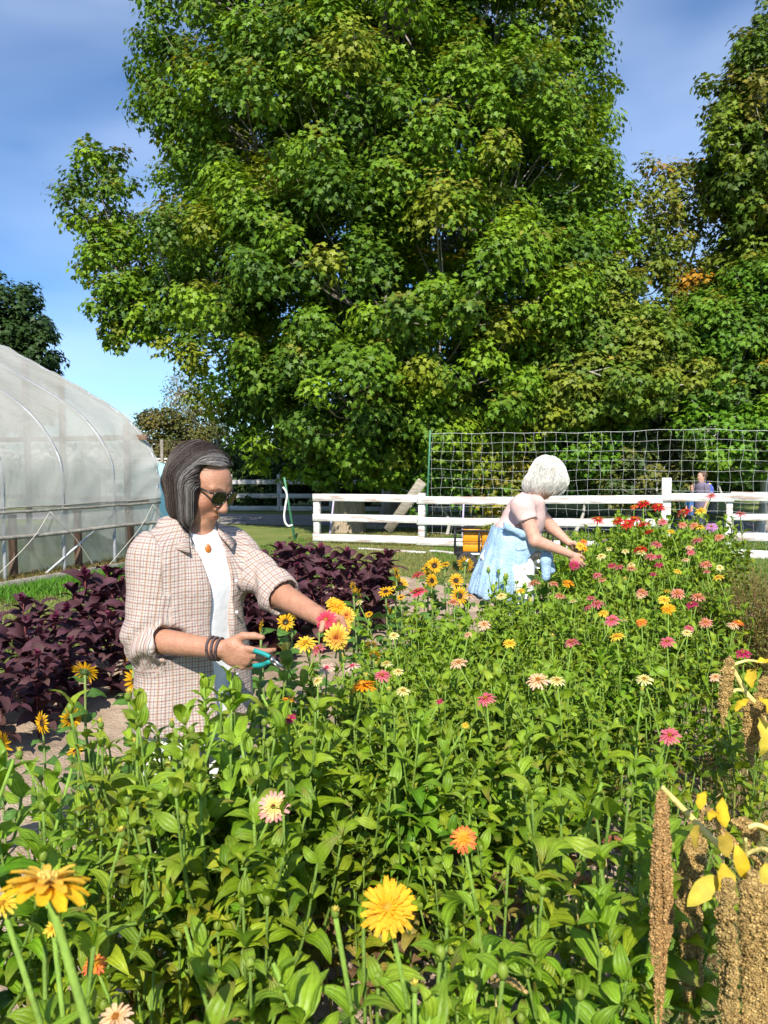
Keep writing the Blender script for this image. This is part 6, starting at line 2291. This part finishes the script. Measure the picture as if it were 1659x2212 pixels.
TB = [(-.02, .0, 0, .17, .165), (.10, 0, .0, .165, .165), (.20, 0, .0, .155, .160), (.30, 0, 0, .155, .155), (.40, 0, .005, .165, .14), (.46, 0, .01, .15, .115), (.52, 0, .02, .07, .07)]
ax2 = nrm(neck - hip)
L2 = np.linalg.norm(neck - hip)
yb = nrm(np.cross(ax2, LF))
Q3 = np.stack([LF, yb, ax2], 1)
tb = A(TB)
tb[:, 0] *= L2 / .52
S = SDF(B2 + A([-.42, -.42, -.02]) * A([1, 1, 1]), B2 + A([.62, .42, 1.82]), .006)
S.loft(hip, Q3, tb * A([1, 1, 1, .93, .93]), .03)
S.cap(neck - ax2 * .03, H2 + Q2 @ A([0, .03, -.02]), .058, .052, .02)
head_sdf(S, H2, Q2, .98)
S.cap(sR, eR2, .056, .046, .03); S.cap(eR2, wR2, .046, .027, .012)
S.cap(sL, eL2, .056, .046, .03); S.cap(eL2, wL2, .046, .027, .012)
hh = nrm(X2(1256, 1226, 5.30) - wR2)
tt = nrm(A([.7, -.2, .5]) - hh * (A([.7, -.2, .5]) @ hh))
ph_ = np.cross(hh, tt)
if ph_[1] < 0: ph_ = -ph_
hand_sdf(S, wR2, hh, tt, ph_, ((15, 30, 20), (25, 35, 25), (30, 40, 25), (36, 42, 25)), ((.8, .5, .5), (.95, .1, .5), (.9, -.1, .5)), .95)
hh2 = nrm(X2(1258, 1192, 5.58) - wL2)
tt2 = nrm(A([.4, -.6, .7]) - hh2 * (A([.4, -.6, .7]) @ hh2))
pp2 = np.cross(hh2, tt2)
if pp2[2] > 0: pp2 = -pp2
hand_sdf(S, wL2, hh2, tt2, pp2, ((35, 45, 30), (40, 50, 30), (45, 52, 30), (48, 55, 30)), ((.7, .4, .6), (.7, .1, .8), (.5, -.1, .8)), .95)
for q in (-1, 1):
    k0 = w0(1108, 1225, .1 * q)
    S.cap(k0, A([k0[0] + .03, k0[1], .50]), .10, .07, .03)
    S.cap(A([k0[0] + .03, k0[1], .50]), A([k0[0] - .01, k0[1], .08]), .065, .042, .02)
    S.cap(A([k0[0] - .01, k0[1], .045]), A([k0[0] + .15, k0[1], .035]), .04, .033, .015)
V, F = S.mesh(1)
col = np.ones((len(V), 3))
mk('body', V - B2, F, M['skin_fair'], woman, col=col)
M['pink'] = mat('pale_pink_jersey', (.66, .44, .40), (.72, .50, .46), 30, .88, .2, 20)
S = SDF(B2 + A([-.4, -.42, .85]), B2 + A([.5, .42, 1.62]), .007)
S.loft(hip, Q3, tb, .02)
S.cap(neck - ax2 * .04 + LF * -.06, sR, .062, .075, .04); S.cap(neck - ax2 * .04 + LF * .06, sL, .062, .075, .04)
cR, cL = sR + (eR2 - sR) * .42, sL + (eL2 - sL) * .45
S.cap(sR, cR, .074, .070, .03, flat=False)
S.cap(sL, cL, .074, .070, .03)
S.cap(cR, cR + (eR2 - sR) * .6, .11, .11, .004, sub=True, flat=True)
S.cap(cL, cL + (eL2 - sL) * .6, .11, .11, .004, sub=True, flat=True)
S.cap(neck - ax2 * .02 + FW * .03, neck + ax2 * .12 + FW * .06, .072, .07, .01, sub=True)
V, F = S.mesh(2)
N = normals(V, F)
t_ = (V - hip) @ ax2
V = V + N * (.006 * np.sin(48 * t_ + 9 * ((V - hip) @ yb) + 2 * wob(V, 9)) * np.exp(-((t_ - .18) / .11) ** 2) + .003 * wob(V, 20, 8, 4))[:, None]
mk('tee_shirt', V - B2, F, M['pink'], woman)
# white trousers
S = SDF(B2 + A([-.3, -.4, .03]), B2 + A([.4, .4, 1.12]), .009)
S.loft(hip, Q3, [(-.12, 0, 0, .165, .16), (.06, 0, 0, .165, .162)], .03)
for q in (-1, 1):
    k0 = w0(1108, 1225, .1 * q)
    S.cap(k0, A([k0[0] + .03, k0[1], .5]), .125, .10, .03)
    S.cap(A([k0[0] + .03, k0[1], .5]), A([k0[0] - .01, k0[1], .09]), .10, .08, .02)
V, F = S.mesh(2)
V = V + normals(V, F) * (.005 * wob(V, 18, 8, 9))[:, None]
mk('trousers', V - B2, F, M['pants'], woman)
for q in (-1, 1):
    k0 = w0(1108, 1225, .1 * q)
    S = SDF(A([k0[0] - .15, k0[1] - .15, -.02]), A([k0[0] + .3, k0[1] + .15, .2]), .01)
    S.cap(A([k0[0] - .01, k0[1], .05]), A([k0[0] + .16, k0[1], .045]), .052, .045, .02)
    V, F = S.mesh(1)
    mk('shoe', V - B2, F, M['shoe'], woman)
# denim shirt knotted round the waist
M['denim'] = mat('washed_denim', (.28, .43, .60), (.42, .57, .72), 14, .9, .5, 60, detail=8)
S = SDF(B2 + A([-.52, -.46, .38]), B2 + A([.46, .46, 1.34]), .0075)
rows = []
for yd, xl, xr, ry_ in ((1330, 1035, 1108, .17), (1300, 1022, 1122, .19), (1280, 1018, 1132, .215), (1240, 1030, 1152, .225), (1200, 1044, 1165, .215), (1165, 1058, 1172, .20), (1135, 1068, 1177, .185)):
    zc = 1.62 + (1000 - yd) / 1659 * W0
    xc = ((xl + xr) / 2 - 829.5) / 1659 * W0 - hip[0]
    hw2 = (xr - xl) / 2 / 1659 * W0 + .012
    rows.append((zc - hip[2], 0, -xc, ry_ * 1.0, hw2))
S.loft(hip, np.stack([LF, -FW, A([0, 0, 1.0])], 1), rows, .02)
inner = [(r_[0] - .001, r_[1], r_[2], r_[3] - .016, r_[4] - .016) for r_ in rows]
inner[0] = (rows[0][0] - .05,) + inner[0][1:]
inner[-1] = (rows[-1][0] + .05,) + inner[-1][1:]
S.loft(hip, np.stack([LF, -FW, A([0, 0, 1.0])], 1), inner, .004, sub=True)


def front_gap(X, Y, Z):
    f_ = (X - hip[0]) * FW[0] + (Y - hip[1]) * FW[1] + 0 * Z
    s_ = (X - hip[0]) * LF[0] + (Y - hip[1]) * LF[1] + 0 * Z
    zz = Z + 0 * f_
    zt = [.4, .75, .95, 1.0, 1.06, 1.4]
    lim = np.interp(zz, zt, [.02, .075, .10, .15, .5, .5])
    return lim - f_


sfn(S, front_gap, S.lo, S.lo + S.h * S.n, sub=True, k=.006)
# slanted waist line (high behind, low at the knot) and pointed tails
wp, wq = w0(1066, 1122), w0(1172, 1168)
wn = nrm(np.cross(LF, wq - wp)); wn = wn if wn[2] > 0 else -wn
S.half(wp, wn)
# hem: pointed tail behind
S.half(w0(1019, 1283), nrm(A([-.45, -.15, -1.0])))
V, F = S.mesh(2)
N = normals(V, F)
lv = (V - hip) @ T2
an = np.arctan2(lv[:, 0], lv[:, 1])
zz = V[:, 2]
kn = w0(1162, 1176, -.12)
dk = np.linalg.norm(V - kn, axis=1)
V = V + N * ((.010 * np.sin(9 * an + 2.2 * np.sin(4 * zz)) + .005 * np.sin(21 * an + 5 * zz)) * np.clip((1.12 - zz) * 3, .15, 1) + .005 * np.sin(60 * dk + 3 * an) * np.exp(-dk * 5))[:, None]
den = mk('denim_shirt', V - B2, F, M['denim'], woman)
g = G()
S = SDF(kn - .3, kn + .3, .008)
S.ell(kn + FW * .02, (.045, .05, .035), None, .015)
S.cap(w0(1066, 1128, -.19), w0(1110, 1148, -.20), .022, .024, .02); S.cap(w0(1110, 1148, -.20), kn, .026, .026, .02)
S.cap(w0(1100, 1180, -.2), kn, .02, .026, .02)
S.chain([kn + FW * .01, w0(1163, 1205, -.16), w0(1162, 1240, -.17)], (.025, .035, .032), .02)
S.chain([kn + FW * .03, w0(1174, 1200, -.08), w0(1182, 1228, -.07)], (.025, .038, .034), .02)
V, F = S.mesh(2)
V = V + normals(V, F) * (.004 * wob(V * A([1, 1, .4]), 45, 8, 3))[:, None]
mk('sleeve_knot', V - B2, F, M['denim'], den)
# hair
S = SDF(H2 - A([.30, .26, .30]), H2 + A([.26, .26, .24]), .005)
h2 = lambda x, y, z: H2 + Q2 @ A([x, y, z])
S.ell(h2(0, .030, .045), (.105, .124, .104), Q2, .01)
S.ell(w0(1160, 1042), (.080, .082, .078), None, .07)
S.cap(w0(1152, 1050, -.04), w0(1154, 1056, -.04), .050, .04, .05)
S.cap(w0(1152, 1050, .04), w0(1154, 1056, .04), .050, .04, .05)
S.cap(w0(1182, 1044, -.07), w0(1180, 1056, -.065), .042, .03, .05)
S.cap(w0(1206, 1040, -.05), w0(1202, 1050, -.05), .045, .032, .05)
S.cap(w0(1205, 1040, .05), w0(1200, 1050, .05), .045, .032, .05)
V, F = S.mesh(1)
N = normals(V, F)
V = V + N * (-.010 + .012 * wob(V * A([1, 1, .5]), 30, 8, 3))[:, None]
hair2 = mk('hair', V - B2, F, M['hair'], woman, col=A([.78, .75, .69]))
n_ = 1700
d0 = nrm(rng.normal(size=(n_, 3)) + A([0, .2, .3]))
st0 = H2 + (d0 * A([.103, .120, .099]) + A([0, .015, .05])) @ Q2.T
lf2 = lambda P: (P - H2) @ Q2
st0 = st0[~((lf2(st0)[:, 1] < -.06) & (lf2(st0)[:, 2] < .03))]
cen2 = h2(0, .06, .14)


def flow2(P):
    v = nrm(P - cen2)
    return v * .6 + A([0, 0, -.75])


cols = A([.90, .87, .79]) * rng.uniform(.6, 1.05, (len(st0), 1))
strands(S, st0, 34, .009, flow2, H2[2] - rng.uniform(.01, .115, len(st0)), rng.uniform(.0012, .0026, len(st0)), cols, hair2, 'hair_strands', B2, rng.uniform(.001, .012, len(st0)), wave=.75, zpull=H2[2] - .03)
# flowers in her hands
for x, y, dd, c, dpx, dr, lab in ((1253, 1180, 5.5, 'yellow', 22, A([.2, -.8, .5]), 'cut yellow zinnia upper left in the hand of the white haired woman'), (1262, 1183, 5.52, 'golden', 20, A([.6, -.6, .5]), 'cut golden zinnia upper right in the hand of the white haired woman'),
                                 (1262, 1170, 5.55, 'coral', 18, A([.2, -.4, .9]), 'cut orange red zinnia topmost in the hand of the white haired woman'), (1250, 1203, 5.46, 'yellow', 24, A([.1, -.7, .7]), 'cut yellow zinnia lowest in the far hand of the white haired woman'),
                                 (1240, 1221, 5.25, 'magenta', 24, A([-.3, -.9, .3]), 'purple pink zinnia being picked by the near hand of the white haired woman')):
    p = at(x, y, dd)
    gp = wL2 + hh2 * .08 if dd > 5.4 else wR2 + hh * .09
    r = thing('cut_zinnia', lab, 'zinnia', gp, group='cut zinnias in the hands of the woman')
    V, F = tube(curve([p - gp, (p - gp) * .5, A([0, 0, 0]), A([-.02, 0, -.06])], 4), .003, 5)
    mk('stem', V, F, M['stem'], r, col=A([.2, .3, .08]))
    head(c, r, p - gp, dpx * dd / 1659, dr)

# ---------------------------------------------------------------- two walkers far behind the fence
def walker(name, lab, x, ytop, d, h_, cols, rz, pack):
    p = at(x, ytop, d)
    b = A([p[0], p[1], 0.0])
    f = h_ / 1.7
    r = thing('person', lab, 'person', b, rz)
    S = SDF(A([-.4, -.4, -.02]) * f, A([.4, .4, 1.74]) * f, .016 * f)
    S.loft((0, 0, 0), np.eye(3), A([(.82, 0, 0, .15, .10), (1.1, 0, 0, .14, .10), (1.36, 0, 0, .17, .10), (1.44, 0, 0, .07, .06)]) * f, .03)
    S.cap(A([0, 0, 1.42]) * f, A([0, 0, 1.52]) * f, .05 * f, None, .02)
    head_sdf(S, A([0, 0, 1.58]) * f, np.eye(3), f)
    for q in (-1, 1):
        S.cap(A([q * .18, 0, 1.36]) * f, A([q * .22, .02, 1.08]) * f, .05 * f, .042 * f, .02)
        S.cap(A([q * .22, .02, 1.08]) * f, A([q * .20, -.08, .84]) * f, .04 * f, .03 * f, .02)
        S.chain(A([[q * .2, -.08, .84], [q * .2, -.1, .74]]) * f, A([.035, .025]) * f)
        S.cap(A([q * .08, 0, .82]) * f, A([q * .09, -.08 * q, .46]) * f, .085 * f, .06 * f, .02)
        S.cap(A([q * .09, -.08 * q, .46]) * f, A([q * .09, .02 - .1 * q, .07]) * f, .058 * f, .04 * f, .02)
        S.cap(A([q * .09, .02 - .1 * q, .04]) * f, A([q * .09, -.12 - .1 * q, .035]) * f, .04 * f, .03 * f, .02)
    V, F = S.mesh(1)
    mk('body', V, F, M['skin_fair'], r, col=A([1, 1, 1]))
    S = SDF(A([-.4, -.4, .7]) * f, A([.4, .4, 1.6]) * f, .018 * f)
    S.loft((0, 0, 0), np.eye(3), A([(.80, 0, 0, .17, .12), (1.1, 0, 0, .16, .12), (1.36, 0, 0, .18, .12), (1.45, 0, 0, .08, .075)]) * f, .03)
    for q in (-1, 1):
        S.cap(A([q * .18, 0, 1.36]) * f, A([q * .22, .02, 1.08]) * f, .065 * f, .058 * f, .02)
    V, F = S.mesh(1)
    mk('top', V, F, mat('walker_top', cols[0], None, 12, .9), r)
    S = SDF(A([-.3, -.4, .0]) * f, A([.3, .4, .95]) * f, .018 * f)
    S.loft((0, 0, 0), np.eye(3), A([(.76, 0, 0, .165, .12), (.9, 0, 0, .155, .11)]) * f, .03)
    for q in (-1, 1):
        S.cap(A([q * .08, 0, .82]) * f, A([q * .09, -.08 * q, .46]) * f, .10 * f, .075 * f, .02)
        S.cap(A([q * .09, -.08 * q, .46]) * f, A([q * .09, .02 - .1 * q, .09]) * f, .075 * f, .06 * f, .02)
    V, F = S.mesh(1)
    mk('trousers', V, F, mat('walker_trousers', cols[1], None, 12, .9), r)
    S = SDF(A([-.2, -.2, 1.3]) * f, A([.2, .25, 1.8]) * f, .012 * f)
    S.ell(A([0, .03, 1.62]) * f, A([.09, .11, .095]) * f, None, .01)
    S.cap(A([0, .075, 1.60]) * f, A([0, .08, 1.44]) * f, .06 * f, .04 * f, .02)
    V, F = S.mesh(1)
    V = V + normals(V, F) * (.006 * wob(V * A([1, 1, .3]), 50))[:, None]
    mk('hair', V, F, M['hair'], r, col=A(cols[2]))
    if pack:
        S = SDF(A([-.25, .02, .9]) * f, A([.25, .40, 1.5]) * f, .016 * f)
        S.ell(A([0, .20, 1.22]) * f, A([.15, .10, .22]) * f, None, .02)
        S.ell(A([0, .28, 1.14]) * f, A([.11, .05, .11]) * f, None, .02)
        V, F = S.mesh(1)
        m, n, p_, o = newmat('floral_fabric')
        t = n.nodes.new('ShaderNodeTexCoord'); vz = n.nodes.new('ShaderNodeTexVoronoi'); vz.inputs['Scale'].default_value = 16
        rp = n.nodes.new('ShaderNodeValToRGB'); rp.color_ramp.interpolation = 'CONSTANT'
        e = rp.color_ramp.elements
        e[0].color = (.05, .10, .45, 1); e[1].position = .3; e[1].color = (.75, .12, .22, 1)
        for ps, c_ in ((.5, (.8, .55, .08, 1)), (.65, (.7, .3, .55, 1)), (.82, (.1, .3, .6, 1))):
            x_ = e.new(ps); x_.color = c_
        sp = n.nodes.new('ShaderNodeSeparateColor')
        n.links.new(t.outputs['Object'], vz.inputs['Vector']); n.links.new(vz.outputs['Color'], sp.inputs[0]); n.links.new(sp.outputs[0], rp.inputs['Fac']); n.links.new(rp.outputs[0], p_.inputs['Base Color'])
        p_.inputs['Roughness'].default_value = .85
        bo = mk('backpack', V, F, m)
        bo.location = b; bo.rotation_euler = (0, 0, rz)
        tag(bo, 'brightly flowered backpack worn by the adult walking behind the fence', 'backpack')
    return r


walker('adult', 'adult with brown hair and dark clothes walking behind the fence at right', 1516, 1019, 15.4, 1.45, ((.16, .13, .19), (.05, .05, .09), (.10, .055, .035)), R(-70), True)
walker('child', 'small child in blue walking beside the adult behind the fence at right', 1499, 1045, 15.6, 1.2, ((.06, .16, .42), (.08, .09, .16), (.16, .09, .05)), R(-60), False)

# ---------------------------------------------------------------- garden wagon with crates
cw = gnd(1005, 1236)
M['wagon'] = mat('black_steel', (.012, .012, .013), (.03, .03, .032), 20, .5, metal=.3)
M['rubber'] = mat('rubber', (.025, .025, .026), (.06, .058, .055), 20, .85, .3)
M['crate'] = mat('yellow_plastic', (.72, .30, .012), (.80, .36, .02), 6, .45)
wg = thing('wagon', 'black steel mesh garden wagon on rubber tyres before the white fence', 'wagon', (cw[0], cw[1] + .25, 0), R(-6))
g = G()
Lw, Ww = 1.42, .62
x0 = -.13
for y in (-Ww / 2, Ww / 2):
    for z in (.30, .62):
        g.add(*beam((x0, y, z), (x0 + Lw, y, z), .03, .035))
    g.add(*beam((x0, y, .46), (x0 + Lw, y, .46), .008, .012))
    for x in np.linspace(x0, x0 + Lw, 5):
        g.add(*bevbox((x, y, .46), (.028, .028, .33), .003))
for x in (x0, x0 + Lw):
    for z in (.30, .46, .62):
        g.add(*beam((x, -Ww / 2, z), (x, Ww / 2, z), .03 if z != .46 else .01, .035 if z != .46 else .012))
g.build('side_frame', M['wagon'], wg)
g = G()
g.add(*bevbox((x0 + Lw / 2, 0, .295), (Lw - .02, Ww - .02, .012), .002))
g.add(*bevbox((x0 + Lw / 2, -Ww / 2 - .02, .285), (Lw, .012, .05), .002))
g.add(*beam((x0 + .18, -.3, .18), (x0 + .18, .3, .18), .03, .03)); g.add(*beam((x0 + Lw - .2, -.3, .18), (x0 + Lw - .2, .3, .18), .03, .03))
for x in (x0 + .18, x0 + Lw - .2):
    for y in (-.22, .22):
        g.add(*beam((x, y, .18), (x + .05, y, .29), .025, .03, up=(1, 0, 0)))
g.add(*tube(curve([(x0 + Lw, 0, .22), (x0 + Lw + .15, 0, .25), (x0 + Lw + .3, 0, .6)], 5), .014, 8))
g.build('bed_frame', M['wagon'], wg)
V, F = bevbox((x0 + .30, -Ww / 2 - .0275, .285), (.13, .003, .026), .0005)
mk('name_plate', V, F, M['tee'], wg)
for x in (x0 + .18, x0 + Lw - .2):
    for y in (-.30, .30):
        V, F = lathe([(.085, -.045), (.125, -.05), (.15, -.035), (.158, 0), (.15, .035), (.125, .05), (.085, .045)], 28)
        Rm = A([[1, 0, 0], [0, 0, 1], [0, -1, 0.0]])
        wh = mk('wheel', V @ Rm.T + A([x, y, .16]), F, M['rubber'], wg)
        V, F = lathe([(.0, -.03), (.03, -.035), (.035, -.015), (.075, -.02), (.088, -.04), (.088, .04), (.075, .02), (.035, .015), (.03, .035), (0, .03)], 24)
        mk('rim', V @ Rm.T + A([x, y, .16]), F, M['steel'], wh)


def crate(loc, rz, lab):
    r = thing('crate', lab, 'crate', loc, rz, 'yellow crates on the wagon')
    g = G()
    L_, W_, H_ = .25, .36, .155
    for y in (-W_ / 2, W_ / 2):
        g.add(*bevbox((0, y, H_ / 2), (L_, .012, H_), .003))
        for x in (-.08, 0, .08):
            g.add(*bevbox((x, y * 1.035, H_ / 2 - .015), (.012, .012, H_ - .03), .002))
    for x in (-L_ / 2, L_ / 2):
        g.add(*bevbox((x, 0, H_ / 2), (.012, W_ - .014, H_), .003))
    g.add(*bevbox((0, 0, .008), (L_ - .014, W_ - .014, .012), .002))
    g.build('shell', M['crate'], r)
    g = G()
    for y in (-W_ / 2 - .006, W_ / 2 + .006):
        g.add(*bevbox((0, y, H_ - .012), (L_ + .02, .016, .022), .003))
    for x in (-L_ / 2 - .006, L_ / 2 + .006):
        g.add(*bevbox((x, 0, H_ - .012), (.016, W_ - .02, .022), .003))
    g.build('rim', M['crate'], r)


cr_ = Matrix.Rotation(R(-6), 3, 'Z')
for x, z, lab in ((.12, .302, 'lower left'), (.12, .458, 'upper left'), (.40, .302, 'lower right'), (.40, .458, 'upper right')):
    q = cr_ @ Vector((x, -.08, 0))
    crate((cw[0] + q.x, cw[1] + .25 + q.y, z), R(-6), f'yellow plastic crate, {lab} of four stacked on the black wagon')
q = cr_ @ Vector((.46, 0, 0))
r = thing('cut_greens', 'bunch of pale green cuttings lying on top of the yellow crates', 'cuttings', (cw[0] + q.x, cw[1] + .25 + q.y, .60))
g = G()
n_ = 120
foliage(g, ZL, ZLc, rng.normal(size=(n_, 3)) * A([.11, .08, .02]) + A([0, 0, .04]), rng.uniform(0, 6.28, n_), rng.uniform(-.2, .9, n_), rng.uniform(.05, .10, n_), A([[.25, .32, .06]]) * rng.uniform(.7, 1.2, (n_, 1)))
g.build('foliage', M['zleaf'], r)
g = G()
for k in range(7):
    g.add(*tube(A([[-.12 + .04 * k, -.05, .012 + .003 * k], [.02 + .03 * k, .05, .03 + .003 * k]]), .003, 5), (.3, .35, .1))
g.build('stem', M['stem'], r)
